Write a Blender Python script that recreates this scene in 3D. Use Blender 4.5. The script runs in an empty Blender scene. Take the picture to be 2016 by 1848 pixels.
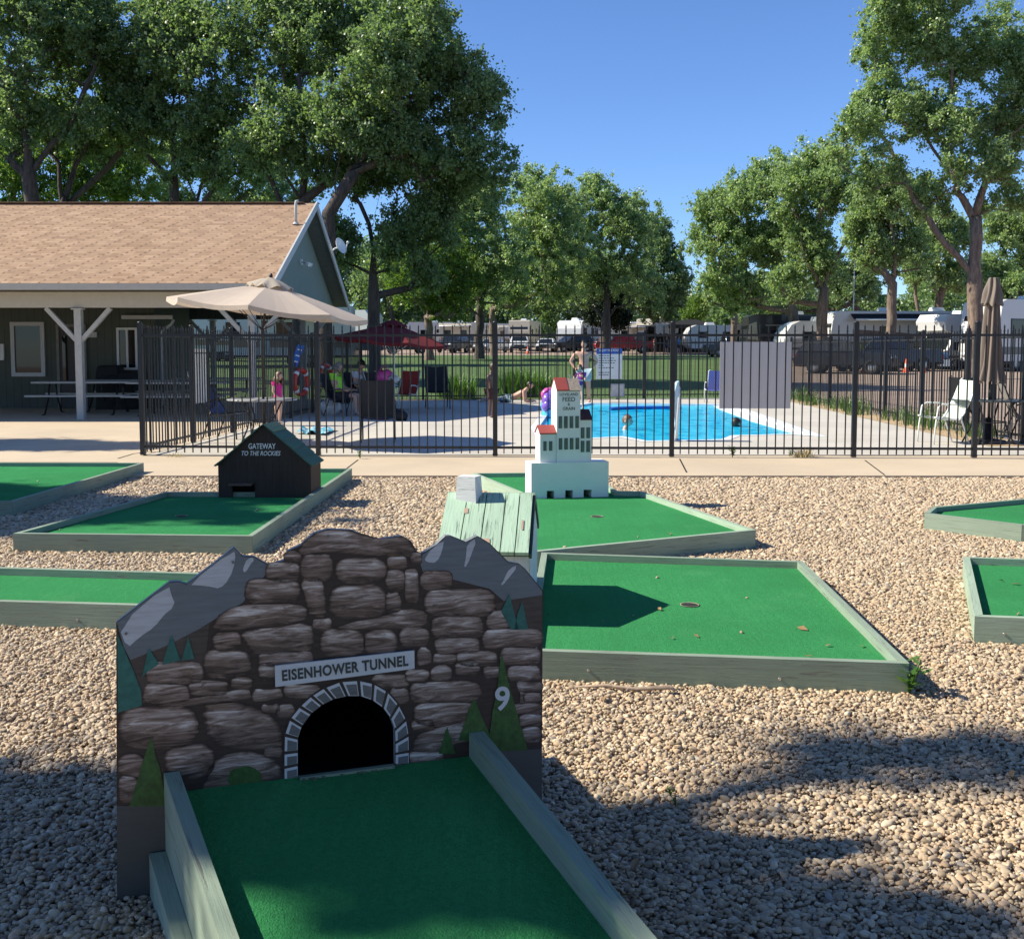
import bpy, bmesh, math, random
import numpy as np
from mathutils import Vector, Matrix, geometry

SC = bpy.context.scene
COL = SC.collection
R = math.radians
rnd = random.Random(7)

# ------------------------------------------------------------------ camera
FPX = 2090.0
PX0, PY0, HOR = 1008.0, 842.0, 688.0
TH = math.atan((PY0 - HOR) / FPX)
CAM = Vector((0, 0, 1.55))
FW = Vector((0, math.cos(TH), -math.sin(TH)))
UP = Vector((0, math.sin(TH), math.cos(TH)))
cam = bpy.data.cameras.new('camera')
cam.sensor_width = 36.0
cam.lens = FPX / 2016 * 36
cam.shift_y = -(924 - PY0) / 2016
cam.clip_start = 0.05
cam.clip_end = 3000
camo = bpy.data.objects.new('camera', cam)
COL.objects.link(camo)
camo.location = CAM
camo.rotation_euler = (math.pi / 2 - TH, 0, 0)
SC.camera = camo

def ray(px, py):
    return Vector((1, 0, 0)) * ((px - PX0) / FPX) + UP * ((PY0 - py) / FPX) + FW
def GZ(px, py, z=0.0):
    d = ray(px, py); t = (z - CAM.z) / d.z
    return CAM + d * t
def GY(px, py, Y):
    d = ray(px, py)
    return CAM + d * (Y / d.y)
SL, Y0 = 0.0165, 34.0
def zt(Y):
    return SL * min(max(Y - Y0, 0), 110)
def GT(px, Y):
    """point standing on the terrain at depth Y under picture column px"""
    d = ray(px, 700)
    return Vector((d.x / d.y * Y, Y, zt(Y)))
def plane_hit(px, py, p0, n):
    d = ray(px, py)
    return CAM + d * ((p0 - CAM).dot(n) / d.dot(n))

# ------------------------------------------------------------------ objects
def tag(o, label=None, cat=None, group=None, kind=None):
    if label: o['label'] = label
    if cat: o['category'] = cat
    if group: o['group'] = group
    if kind: o['kind'] = kind
    return o
def thing(name, label, cat, loc=(0, 0, 0), rz=0.0, group=None):
    o = bpy.data.objects.new(name, None)
    o.empty_display_size = 0.2
    COL.objects.link(o)
    o.location = loc; o.rotation_euler = (0, 0, rz)
    return tag(o, label, cat, group)
def rootmat(o):
    m = Matrix.Translation(o.location) @ o.rotation_euler.to_matrix().to_4x4()
    return m @ Matrix.Diagonal((*o.scale, 1))
def adopt(o, parent, world=True):
    o.parent = parent
    if world:
        m = Matrix.Identity(4); p = parent
        chain = []
        while p is not None:
            chain.append(p); p = p.parent
        for q in reversed(chain):
            m = m @ q.matrix_parent_inverse @ rootmat(q)
        o.matrix_parent_inverse = m.inverted()
    return o
def copy_tree(o, parent=None):
    c = o.copy(); COL.objects.link(c)
    if parent is not None: c.parent = parent
    for ch in o.children: copy_tree(ch, c)
    return c
def relabel(o, label, group=None):
    o['label'] = label
    if group: o['group'] = group
    return o

def rot_z(a): return Matrix.Rotation(a, 3, 'Z')
def frame_of(d, up=Vector((0, 0, 1))):
    d = d.normalized()
    if abs(d.dot(up)) > 0.98: up = Vector((0, 1, 0))
    x = up.cross(d).normalized(); y = d.cross(x)
    return x, y

class MB:
    def __init__(s):
        s.v = []; s.f = []; s.m = []; s.uv = []; s.sm = []; s.c = {}
    def add(s, vs, fs, mi=0, uvs=None, smooth=False, col=None):
        b = len(s.v)
        s.v.extend([tuple(p) for p in vs])
        for i, f in enumerate(fs):
            s.f.append([b + k for k in f]); s.m.append(mi); s.sm.append(smooth)
            s.uv.append([uvs[k] for k in f] if uvs else [(0, 0)] * len(f))
        if col is not None:
            for i in range(len(vs)): s.c[b + i] = col[i] if isinstance(col, list) else col
        return s
    def box(s, c, size, rot=None, mi=0, taper=None):
        hx, hy, hz = [q / 2 for q in size]
        L = max(range(3), key=lambda i: size[i])
        o = [i for i in range(3) if i != L]
        off = rnd.random() * 20
        vs, fs = [], []
        pts = [(-hx, -hy, -hz), (hx, -hy, -hz), (hx, hy, -hz), (-hx, hy, -hz), (-hx, -hy, hz), (hx, -hy, hz), (hx, hy, hz), (-hx, hy, hz)]
        if taper: pts = pts[:4] + [(x * taper, y * taper, z) for x, y, z in pts[4:]]
        quads = [(0, 3, 2, 1), (4, 5, 6, 7), (0, 1, 5, 4), (1, 2, 6, 5), (2, 3, 7, 6), (3, 0, 4, 7)]
        uvs = []
        for q in quads:
            b = len(vs)
            for k in q:
                p = pts[k]
                vs.append(p); uvs.append((p[L] + off, p[o[0]] + p[o[1]] * 1.01 + off * 0.37))
            fs.append((b, b + 1, b + 2, b + 3))
        c = Vector(c)
        vs = [c + (rot @ Vector(p) if rot else Vector(p)) for p in vs]
        return s.add(vs, fs, mi, uvs)
    def bar(s, a, b, w, h=None, mi=0, up=Vector((0, 0, 1))):
        a, b = Vector(a), Vector(b); h = h or w
        d = b - a; x, y = frame_of(d, up)
        rot = Matrix((x, y, d.normalized())).transposed()
        return s.box((a + b) / 2, (w, h, d.length), rot, mi)
    def tube(s, pts, r, n=8, mi=0, closed=False, caps=True):
        pts = [Vector(p) for p in pts]
        N = len(pts)
        rr = r if isinstance(r, (list, tuple)) else [r] * N
        vs, fs = [], []
        prevx = None
        for i, p in enumerate(pts):
            if closed: d = pts[(i + 1) % N] - pts[i - 1]
            else: d = pts[min(i + 1, N - 1)] - pts[max(i - 1, 0)]
            x, y = frame_of(d)
            if prevx is not None:
                x = (prevx - d.normalized() * prevx.dot(d.normalized()))
                x = x.normalized() if x.length > 1e-6 else frame_of(d)[0]
                y = d.normalized().cross(x)
            prevx = x
            for k in range(n):
                a = 2 * math.pi * k / n
                vs.append(p + (x * math.cos(a) + y * math.sin(a)) * rr[i])
        M = N if closed else N - 1
        for i in range(M):
            j = (i + 1) % N
            for k in range(n):
                l = (k + 1) % n
                fs.append((i * n + k, i * n + l, j * n + l, j * n + k))
        s.add(vs, fs, mi, None, True)
        if not closed and caps:
            b = len(s.v) - N * n
            s.f.append([b + k for k in reversed(range(n))]); s.m.append(mi); s.sm.append(False); s.uv.append([(0, 0)] * n)
            b2 = b + (N - 1) * n
            s.f.append([b2 + k for k in range(n)]); s.m.append(mi); s.sm.append(False); s.uv.append([(0, 0)] * n)
        return s
    def lathe(s, prof, c=(0, 0, 0), n=20, mi=0, smooth=True):
        c = Vector(c); vs, fs = [], []
        for (r, z) in prof:
            for k in range(n):
                a = 2 * math.pi * k / n
                vs.append(c + Vector((r * math.cos(a), r * math.sin(a), z)))
        for i in range(len(prof) - 1):
            for k in range(n):
                l = (k + 1) % n
                fs.append((i * n + k, i * n + l, (i + 1) * n + l, (i + 1) * n + k))
        return s.add(vs, fs, mi, None, smooth)
    def ball(s, c, r, n=12, m=8, mi=0, rot=None, fn=None, col=None):
        c = Vector(c); r = r if isinstance(r, (tuple, list)) else (r, r, r)
        vs, fs = [], []
        for i in range(m + 1):
            t = math.pi * i / m
            for k in range(n):
                a = 2 * math.pi * k / n
                p = Vector((math.sin(t) * math.cos(a), math.sin(t) * math.sin(a), math.cos(t)))
                if fn: p = fn(p)
                p = Vector((p.x * r[0], p.y * r[1], p.z * r[2]))
                vs.append(c + (rot @ p if rot else p))
        for i in range(m):
            for k in range(n):
                l = (k + 1) % n
                fs.append((i * n + k, (i + 1) * n + k, (i + 1) * n + l, i * n + l))
        return s.add(vs, fs, mi, None, True, col)
    def prism(s, poly, z0, z1, mi=0, mi_side=None):
        """vertical prism over polygon (list of xy), uv in metres"""
        n = len(poly)
        tris = geometry.tessellate_polygon([[Vector((p[0], p[1], 0)) for p in poly]])
        up = [(p[0], p[1], z1) for p in poly]
        uv = [(p[0], p[1]) for p in poly]
        tr = []
        for t in tris:
            a, b, c = [Vector((poly[i][0], poly[i][1], 0)) for i in t]
            tr.append(t if (b - a).cross(c - a).z > 0 else t[::-1])
        s.add(up, tr, mi, uv)
        area = sum(poly[i][0] * poly[(i + 1) % n][1] - poly[(i + 1) % n][0] * poly[i][1] for i in range(n))
        seq = list(range(n)) if area > 0 else list(reversed(range(n)))
        for q in range(n):
            i, j = seq[q], seq[(q + 1) % n]
            L = math.hypot(poly[i][0] - poly[j][0], poly[i][1] - poly[j][1])
            s.add([(poly[i][0], poly[i][1], z0), (poly[j][0], poly[j][1], z0), (poly[j][0], poly[j][1], z1), (poly[i][0], poly[i][1], z1)],
                  [(0, 1, 2, 3)], mi if mi_side is None else mi_side, [(0, z0), (L, z0), (L, z1), (0, z1)])
        return s
    def extr(s, prof, y0, y1, mi=0, M=None):
        """extrude an xz outline along y"""
        n = len(prof)
        pts = [Vector((p[0], p[1], 0)) for p in prof]
        tris = geometry.tessellate_polygon([pts])
        A = [Vector((p[0], y0, p[1])) for p in prof]; B = [Vector((p[0], y1, p[1])) for p in prof]
        if M is not None: A = [M @ p for p in A]; B = [M @ p for p in B]
        uv = [(p[0], p[1]) for p in prof]
        area = sum(prof[i][0] * prof[(i + 1) % n][1] - prof[(i + 1) % n][0] * prof[i][1] for i in range(n))
        fa, fb = [], []
        for t in tris:
            a, b, c = [pts[i] for i in t]
            ccw = (b - a).cross(c - a).z > 0
            tt = t if ccw else t[::-1]
            fa.append(tt); fb.append(tt[::-1])
        s.add(A, fa, mi, uv); s.add(B, fb, mi, uv)
        seq = list(range(n)) if area > 0 else list(reversed(range(n)))
        for q in range(n):
            i, j = seq[q], seq[(q + 1) % n]
            L = (pts[i] - pts[j]).length
            s.add([A[i], B[i], B[j], A[j]], [(0, 1, 2, 3)], mi, [(0, y0), (0, y1), (L, y1), (L, y0)])
        return s
    def build(s, name, mats, parent=None, world=True):
        if not isinstance(mats, (list, tuple)): mats = [mats]
        me = bpy.data.meshes.new(name)
        me.from_pydata(s.v, [], s.f)
        for m in mats: me.materials.append(m)
        me.polygons.foreach_set('material_index', s.m)
        me.polygons.foreach_set('use_smooth', s.sm)
        ul = me.uv_layers.new(name='UVMap')
        flat = [c for f in s.uv for p in f for c in p]
        ul.data.foreach_set('uv', flat)
        if s.c:
            at = me.color_attributes.new('Col', 'FLOAT_COLOR', 'POINT')
            arr = np.ones((len(s.v), 4), dtype=np.float32)
            for k, c in s.c.items(): arr[k, :3] = c[:3]
            at.data.foreach_set('color', arr.ravel())
        me.update()
        o = bpy.data.objects.new(name, me)
        COL.objects.link(o)
        if parent is not None: adopt(o, parent, world)
        return o
def np_mesh(name, v, quads, mats, cols=None, parent=None, smooth=False, k=4, mi=None):
    me = bpy.data.meshes.new(name)
    nv, nf = len(v), len(quads)
    me.vertices.add(nv); me.vertices.foreach_set('co', np.asarray(v, np.float32).ravel())
    me.loops.add(nf * k); me.loops.foreach_set('vertex_index', np.asarray(quads, np.int32).ravel())
    me.polygons.add(nf)
    me.polygons.foreach_set('loop_start', np.arange(0, nf * k, k, dtype=np.int32))
    me.polygons.foreach_set('loop_total', np.full(nf, k, np.int32))
    me.update(calc_edges=True)
    if smooth: me.polygons.foreach_set('use_smooth', np.ones(nf, bool))
    if mi is not None: me.polygons.foreach_set('material_index', np.asarray(mi, np.int32))
    if not isinstance(mats, (list, tuple)): mats = [mats]
    for m in mats: me.materials.append(m)
    if cols is not None:
        at = me.color_attributes.new('Col', 'FLOAT_COLOR', 'POINT')
        a = np.ones((nv, 4), np.float32); a[:, :3] = cols
        at.data.foreach_set('color', a.ravel())
    me.validate()
    o = bpy.data.objects.new(name, me); COL.objects.link(o)
    if parent is not None: adopt(o, parent)
    return o

# ------------------------------------------------------------------ materials
class NT:
    def __init__(s, name):
        s.mat = bpy.data.materials.new(name); s.mat.use_nodes = True
        s.t = s.mat.node_tree; s.n = s.t.nodes; s.l = s.t.links
        s.b = s.n['Principled BSDF']; s.out = s.n['Material Output']
    def node(s, ty, **kw):
        q = s.n.new(ty)
        for k, v in kw.items():
            if k in q.inputs.keys() if isinstance(k, str) else False: q.inputs[k].default_value = v
            else: setattr(q, k, v)
        return q
    def val(s, sock, v):
        if isinstance(v, bpy.types.NodeSocket): s.l.new(v, sock)
        else: sock.default_value = v
    def coord(s, kind='Object', scale=(1, 1, 1), rot=(0, 0, 0), loc=(0, 0, 0)):
        tc = s.n.new('ShaderNodeTexCoord'); mp = s.n.new('ShaderNodeMapping')
        s.l.new(tc.outputs[kind], mp.inputs[0])
        mp.inputs['Scale'].default_value = scale; mp.inputs['Rotation'].default_value = rot; mp.inputs['Location'].default_value = loc
        return mp.outputs[0]
    def geo_pos(s, scale=(1, 1, 1)):
        g = s.n.new('ShaderNodeNewGeometry'); mp = s.n.new('ShaderNodeMapping')
        s.l.new(g.outputs['Position'], mp.inputs[0]); mp.inputs['Scale'].default_value = scale
        return mp.outputs[0]
    def noise(s, vec, scale=5, detail=4, rough=0.55, dist=0.0, color=False):
        q = s.n.new('ShaderNodeTexNoise'); s.l.new(vec, q.inputs['Vector'])
        q.inputs['Scale'].default_value = scale; q.inputs['Detail'].default_value = detail
        q.inputs['Roughness'].default_value = rough; q.inputs['Distortion'].default_value = dist
        return q.outputs['Color' if color else 'Fac']
    def ramp(s, fac, stops, interp='LINEAR'):
        q = s.n.new('ShaderNodeValToRGB'); s.l.new(fac, q.inputs[0])
        cr = q.color_ramp; cr.interpolation = interp
        while len(cr.elements) < len(stops): cr.elements.new(0.5)
        for e, (p, c) in zip(cr.elements, stops):
            e.position = p; e.color = (*c, 1) if len(c) == 3 else c
        return q.outputs[0]
    def mix(s, fac, a, b, mode='MIX'):
        q = s.n.new('ShaderNodeMix'); q.data_type = 'RGBA'; q.blend_type = mode
        s.val(q.inputs[0], fac)
        for sock, v in ((q.inputs[6], a), (q.inputs[7], b)):
            if isinstance(v, tuple) and len(v) == 3: v = (*v, 1)
            s.val(sock, v)
        return q.outputs[2]
    def math(s, op, a, b=0.0, c=None):
        q = s.n.new('ShaderNodeMath'); q.operation = op
        s.val(q.inputs[0], a); s.val(q.inputs[1], b)
        if c is not None: s.val(q.inputs[2], c)
        return q.outputs[0]
    def bump(s, h, strength=0.3, dist=0.01, normal=None):
        q = s.n.new('ShaderNodeBump'); s.l.new(h, q.inputs['Height'])
        q.inputs['Strength'].default_value = strength; q.inputs['Distance'].default_value = dist
        if normal is not None: s.l.new(normal, q.inputs['Normal'])
        s.l.new(q.outputs[0], s.b.inputs['Normal'])
        return q.outputs[0]
    def attr(s, name, kind='GEOMETRY'):
        q = s.n.new('ShaderNodeAttribute'); q.attribute_name = name; q.attribute_type = kind
        return q
    def base(s, v):
        if isinstance(v, tuple): v = (*v[:3], 1)
        s.val(s.b.inputs['Base Color'], v)
    def set(s, **kw):
        for k, v in kw.items(): s.val(s.b.inputs[k.replace('_', ' ').title().replace('Ior', 'IOR')], v)
        return s

def plain(name, c, rough=0.6, metal=0.0, var=0.18, scale=9, bump=0.0, bscale=60, spec=None):
    t = NT(name); p = t.coord('Object')
    n = t.noise(p, scale, 5, 0.6)
    lo = tuple(max(q * (1 - var), 0) for q in c); hi = tuple(min(q * (1 + var), 1) for q in c)
    t.base(t.ramp(n, [(0.3, lo), (0.7, hi)]))
    t.b.inputs['Roughness'].default_value = rough; t.b.inputs['Metallic'].default_value = metal
    if spec is not None: t.b.inputs['Specular IOR Level'].default_value = spec
    if bump: t.bump(t.noise(p, bscale, 3), bump, 0.004)
    return t.mat

def wood(name, c, worn=(0.16, 0.15, 0.13), amt=0.5, rough=0.75, grain=30):
    """painted planks, uv = metres along the plank"""
    t = NT(name); p = t.coord('UV', (1.6, grain, 1)); q = t.coord('UV', (0.9, 3.0, 1))
    g = t.noise(p, 2.2, 6, 0.65, 0.6); blot = t.noise(q, 2.3, 5, 0.6); big = t.noise(t.coord('UV', (1, 1, 1)), 1.3, 3)
    lo = tuple(v * 0.86 for v in c); hi = tuple(min(v * 1.1, 1) for v in c)
    col = t.ramp(big, [(0.3, lo), (0.7, hi)])
    crack = t.ramp(g, [(0.54 + 0.05 * (1 - amt), (0, 0, 0)), (0.62 + 0.05 * (1 - amt), (1, 1, 1))])
    mask = t.math('MULTIPLY', crack, t.ramp(blot, [(0.40, (0.12, 0.12, 0.12)), (0.62, (1, 1, 1))]))
    col = t.mix(mask, col, worn)
    t.base(col); t.b.inputs['Roughness'].default_value = rough
    col = t.mix(t.ramp(t.noise(t.coord('UV', (2.2, 60, 1)), 1.7, 5, 0.6), [(.5, (0, 0, 0)), (.68, (.55, .55, .55))]), col, tuple(v * .62 for v in c)); t.base(col)
    t.bump(t.math('SUBTRACT', g, mask), 0.5, 0.005)
    return t.mat

M = {}
def concrete(name, c, stain=0.25, crackd=True):
    t = NT(name); p = t.geo_pos()
    n1 = t.noise(p, 0.55, 5, 0.6); n2 = t.noise(p, 45, 3, 0.6); n3 = t.noise(p, 4, 6, 0.7)
    lo = tuple(v * (1 - stain) for v in c)
    col = t.ramp(n1, [(0.32, lo), (0.62, c)])
    col = t.mix(t.math('MULTIPLY', n3, 0.25), col, tuple(v * 0.72 for v in c))
    col = t.mix(t.ramp(n2, [(0.55, (0, 0, 0)), (0.75, (0.3, 0.3, 0.3))]), col, tuple(v * 0.7 for v in c))
    t.base(col); t.b.inputs['Roughness'].default_value = 0.85
    t.bump(n2, 0.12, 0.003)
    return t.mat
M['walk'] = concrete('peach_concrete', (0.58, 0.465, 0.325), 0.16)
M['deck'] = concrete('grey_concrete', (0.56, 0.515, 0.44), 0.18)
def m_turf(name, c):
    t = NT(name); p = t.geo_pos()
    a = t.noise(p, 0.9, 5, 0.65); f = t.noise(p, 190, 2, 0.7); m = t.noise(p, 55, 3, 0.7); w = t.noise(t.geo_pos((42, 1.1, 1)), 1, 4, 0.65)
    lo = tuple(v * 0.74 for v in c)
    col = t.ramp(a, [(0.32, lo), (0.62, c)])
    col = t.mix(t.ramp(f, [(0.3, (0.7, 0.7, 0.7)), (0.6, (0, 0, 0))]), col, tuple(v * 0.42 for v in c))
    col = t.mix(t.ramp(m, [(0.36, (0.5, 0.5, 0.5)), (0.58, (0, 0, 0))]), col, tuple(v * 0.5 for v in c))
    col = t.mix(t.ramp(w, [(0.42, (0, 0, 0)), (0.62, (0.42, 0.42, 0.42))]), col, tuple(v * 0.62 for v in c))
    fade = t.ramp(t.noise(t.geo_pos((1, 1, 1)), 2.1, 5, 0.7), [(0.55, (0, 0, 0)), (0.75, (0.22, 0.22, 0.22))])
    col = t.mix(fade, col, (c[0] * 2.2, c[1] * 1.12, c[2] * 1.4))
    spot = t.ramp(t.noise(p, 23, 2, 0.5), [(0.75, (0, 0, 0)), (0.79, (1, 1, 1))])
    col = t.mix(t.math('MULTIPLY', spot, 0.4), col, (0.2, 0.2, 0.12))
    t.base(col); t.b.inputs['Roughness'].default_value = 1.0
    t.b.inputs['Specular IOR Level'].default_value = 0.03
    t.bump(t.math('ADD', f, m), 0.8, 0.006)
    return t.mat
M['turf'] = m_turf('green_carpet', (0.058, 0.325, 0.112))
M['rail'] = wood('green_painted_wood', (0.25, 0.315, 0.235))
M['raillite'] = wood('pale_green_painted_wood', (0.33, 0.42, 0.31), (0.2, 0.2, 0.17), 0.5)
M['plank'] = wood('mint_weathered_wood', (0.40, 0.55, 0.41), (0.07, 0.10, 0.07), 0.85, 0.8, 24)
M['white'] = plain('white_paint', (0.74, 0.75, 0.74), 0.6, var=0.06, scale=3)
M['whitew'] = wood('white_weathered_wood', (0.72, 0.73, 0.72), (0.35, 0.36, 0.35), 0.4)
M['iron'] = plain('black_iron', (0.018, 0.018, 0.021), 0.42, 0.0, 0.25, 6)
M['ironfar'] = M['iron']
M['text_dark'] = plain('dark_lettering', (0.045, 0.055, 0.055), 0.6)
M['text_white'] = plain('white_lettering', (0.75, 0.76, 0.76), 0.6, var=0.1)
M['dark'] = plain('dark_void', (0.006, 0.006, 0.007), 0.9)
M['steel'] = plain('steel', (0.55, 0.56, 0.58), 0.25, 0.9, 0.05)
M['chrome'] = plain('white_metal', (0.72, 0.74, 0.72), 0.35, 0.0, 0.04)
SKY_STR, SUN_STR, EXPO = 0.088, 5.0, 0.70
RAMP_K, RAMP_T = 0.22, 0.0
# ------------------------------------------------------------------ light and sky
SUN_EL, SUN_AZ = R(39.5), R(-3.2)          # light travels towards +X, a little towards the camera
w = bpy.data.worlds.new('World'); SC.world = w; w.use_nodes = True
wt = w.node_tree; bg = wt.nodes['Background']
sky = wt.nodes.new('ShaderNodeTexSky'); sky.sky_type = 'NISHITA'; sky.sun_disc = False
sky.sun_elevation = SUN_EL; sky.sun_rotation = R(-90) + SUN_AZ
sky.altitude = 800; sky.air_density = 1.0; sky.dust_density = 0.0; sky.ozone_density = 3.5
tint = wt.nodes.new('ShaderNodeMix'); tint.data_type = 'RGBA'; tint.blend_type = 'MULTIPLY'; tint.inputs[0].default_value = 1.0
wt.links.new(sky.outputs[0], tint.inputs[6]); tint.inputs[7].default_value = (0.80, 0.98, 1.28, 1)
wt.links.new(tint.outputs[2], bg.inputs[0]); bg.inputs[1].default_value = SKY_STR
sun = bpy.data.lights.new('sun', 'SUN'); sun.energy = SUN_STR; sun.angle = R(0.53); sun.color = (1.0, 0.935, 0.785)
so = bpy.data.objects.new('sun', sun); COL.objects.link(so)
LD = Vector((math.cos(SUN_EL) * math.cos(SUN_AZ), math.cos(SUN_EL) * math.sin(SUN_AZ), -math.sin(SUN_EL)))
so.rotation_euler = LD.to_track_quat('-Z', 'Y').to_euler()
vs = SC.view_settings
vs.view_transform = 'Standard'; vs.look = 'None'; vs.exposure = EXPO; vs.gamma = 1; vs.use_curve_mapping = False

# ------------------------------------------------------------------ ground sheets
def sheet(name, xs, ys, zoff, mat, kind='structure'):
    v = [(x, y, zt(y) + zoff) for y in ys for x in xs]
    n = len(xs)
    f = [(j * n + i, j * n + i + 1, (j + 1) * n + i + 1, (j + 1) * n + i) for j in range(len(ys) - 1) for i in range(n - 1)]
    mb = MB(); mb.add(v, f); o = mb.build(name, mat); o['kind'] = kind
    return o
t = NT('dirt'); p = t.geo_pos()
t.base(t.ramp(t.noise(p, 0.35, 6, 0.65), [(0.3, (0.24, 0.175, 0.125)), (0.7, (0.36, 0.265, 0.195))])); t.b.inputs['Roughness'].default_value = 0.95
t.bump(t.noise(p, 12, 4), 0.4, 0.02); M['dirt'] = t.mat
t = NT('lot'); p = t.geo_pos()
t.base(t.mix(t.ramp(t.noise(t.geo_pos((0.4, 3, 1)), 0.9, 5, 0.6), [(0.4, (0, 0, 0)), (0.7, (0.6, 0.6, 0.6))]), t.ramp(t.noise(p, 0.8, 6, 0.65), [(0.3, (0.23, 0.165, 0.125)), (0.7, (0.33, 0.24, 0.18))]), (0.38, 0.30, 0.23)))
t.b.inputs['Roughness'].default_value = 0.95; t.bump(t.noise(p, 30, 4), 0.4, 0.02); M['lot'] = t.mat
t = NT('lawn'); p = t.geo_pos()
g1 = t.noise(p, 0.5, 5, 0.6); g2 = t.noise(t.geo_pos((5, 1.5, 1)), 9, 3, 0.7)
col = t.ramp(g1, [(0.28, (0.055, 0.105, 0.02)), (0.55, (0.085, 0.15, 0.03)), (0.78, (0.14, 0.165, 0.05))])
t.base(t.mix(t.math('MULTIPLY', g2, 0.5), col, (0.03, 0.07, 0.012))); t.b.inputs['Roughness'].default_value = 0.9
t.bump(g2, 0.8, 0.05); M['lawn'] = t.mat
sheet('ground', [-400, -60, -20, 0, 20, 60, 400], [-30, -5, 5], -0.03, M['dirt'])
# the dirt around: the pool lies in a gap of this sheet
def area(name, poly, zoff, mat, kind='structure', z1=None):
    ys = sorted(set([p[1] for p in poly]))
    mb = MB()
    tri = geometry.tessellate_polygon([[Vector((p[0], p[1], 0)) for p in poly]])
    fs = []
    for tt in tri:
        a, b, c = [Vector((*poly[i], 0)) for i in tt]
        fs.append(tt if (b - a).cross(c - a).z > 0 else tt[::-1])
    mb.add([(p[0], p[1], zt(p[1]) + zoff) for p in poly], fs)
    o = mb.build(name, mat); o['kind'] = kind
    return o
bpy.data.objects.remove(bpy.data.objects['ground'])
gm = MB()
GXS, GYS = [-500, -70, -25, 0.2, 7.2, 25, 70, 500], [-40, 0, 17.6, 31.2, 34, 70, 144, 400, 1500]
for j in range(len(GYS) - 1):
    for i in range(len(GXS) - 1):
        if i == 3 and j == 2: continue
        x0, x1, y0, y1 = GXS[i], GXS[i + 1], GYS[j], GYS[j + 1]
        gm.add([(x0, y0, zt(y0) - 0.03), (x1, y0, zt(y0) - 0.03), (x1, y1, zt(y1) - 0.03), (x0, y1, zt(y1) - 0.03)], [(0, 1, 2, 3)])
gm.build('ground', M['dirt'])['kind'] = 'structure'

# enclosure corners (front-left, front-right far outside the frame, back-right, back-left)
EFL = GZ(282, 897, 0.03); EFR = GZ(1916, 902, 0.03)
fdir = (EFR - EFL).normalized()
EBR = GZ(1556, 783, 0.03); EBL = GZ(712, 789, 0.03)
ER2 = GZ(1753, 822, 0.03)
rdir = (ER2 - EBR)
EFR2 = EBR + rdir * ((EFL.y - EBR.y) / rdir.y)          # right fence meets the front line
EFR2 = Vector((EFR2.x, EFL.y + fdir.y / fdir.x * (EFR2.x - EFL.x), 0.03))
# sidewalk
sw_y0, sw_y1 = GZ(1008, 936, 0.03).y, EFL.y + 0.02
swb = MB()
swb.prism([(-3.35 - 0.0, sw_y0), (EFR2.x + 6, sw_y0), (EFR2.x + 6, sw_y1), (EFL.x - 0.03, sw_y1), (EFL.x - 0.03, sw_y0)], -0.03, 0.03)
swb.build('sidewalk', M['walk'])['kind'] = 'structure'
pt = MB()
pt.prism([(-30, GZ(8, 909, 0.03).y), (EFL.x - 0.035, GZ(8, 909, 0.03).y), (EFL.x - 0.035, sw_y1 + 0.2), (EBL.x - 0.25, EBL.y), (EBL.x - 0.25, 33), (-30, 33)], -0.03, 0.026)
pt.build('patio', M['walk'])['kind'] = 'structure'
# joints and cracks of the walk are thin dark gaps of their own width
jm = MB()
for (a, b) in (((705, 905), (672, 930)), ((1338, 903), (1352, 930)), ((1703, 906), (1742, 935))):
    A, B = GZ(*a, 0.031), GZ(*b, 0.031)
    jm.bar(A, B, 0.018, 0.003)
pts = [GZ(x, y, 0.031) for x, y in ((232, 902), (262, 893), (290, 889), (318, 890), (345, 884))]
for a, b in zip(pts[:-1], pts[1:]): jm.bar(a, b, 0.012, 0.003)
jm.build('pavement_joint', M['dark'])['kind'] = 'structure'

# pool outline in the deck
PW = [(1085, 806), (1165, 793.5), (1430, 796), (1478, 813), (1600, 857), (1560, 854.5), (1440, 857), (1420, 865), (1275, 868), (1225, 859), (1150, 863), (1072, 858), (1060, 842)]
POOL = [GZ(x, y, 0.03) for x, y in PW]
pool2 = [(p.x, p.y) for p in POOL]
def ringp(poly, d):
    n = len(poly); out = []
    A = sum(poly[i][0] * poly[(i + 1) % n][1] - poly[(i + 1) % n][0] * poly[i][1] for i in range(n))
    sg = 1 if A > 0 else -1
    for i in range(n):
        p0, p1, p2 = [Vector((*poly[(i + k) % n], 0)) for k in (-1, 0, 1)]
        d1, d2 = (p1 - p0).normalized(), (p2 - p1).normalized()
        n1 = Vector((d1.y, -d1.x, 0)) * sg; n2 = Vector((d2.y, -d2.x, 0)) * sg
        b = (n1 + n2).normalized(); k = d / max(b.dot(n1), 0.4)
        out.append(((p1 + b * k).x, (p1 + b * k).y))
    return out
deck_out = [(EFL.x, sw_y1 + 0.004), (EFR2.x + 0.3, sw_y1 + 0.004), (EBR.x + 0.05, EBR.y + 0.1), (EBL.x - 0.2, EBL.y + 0.1)]
cop_out = ringp(pool2, 0.16)
def holed(name, outer, inner, z, mat, depth=None):
    allp = [Vector((*p, 0)) for p in outer] + [Vector((*p, 0)) for p in inner]
    tri = geometry.tessellate_polygon([allp[:len(outer)], allp[len(outer):]])
    fs = []
    for tt in tri:
        a, b, c = [allp[i] for i in tt]
        fs.append(tt if (b - a).cross(c - a).z > 0 else tt[::-1])
    mb = MB(); mb.add([(p.x, p.y, z) for p in allp], fs)
    if depth:
        n, k = len(inner), len(outer)
        for i in range(n):
            j = (i + 1) % n
            a, b = inner[i], inner[j]
            mb.add([(*a, z), (*b, z), (*b, z - depth), (*a, z - depth)], [(0, 1, 2, 3)])
    o = mb.build(name, mat); o['kind'] = 'structure'
    return o
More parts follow.
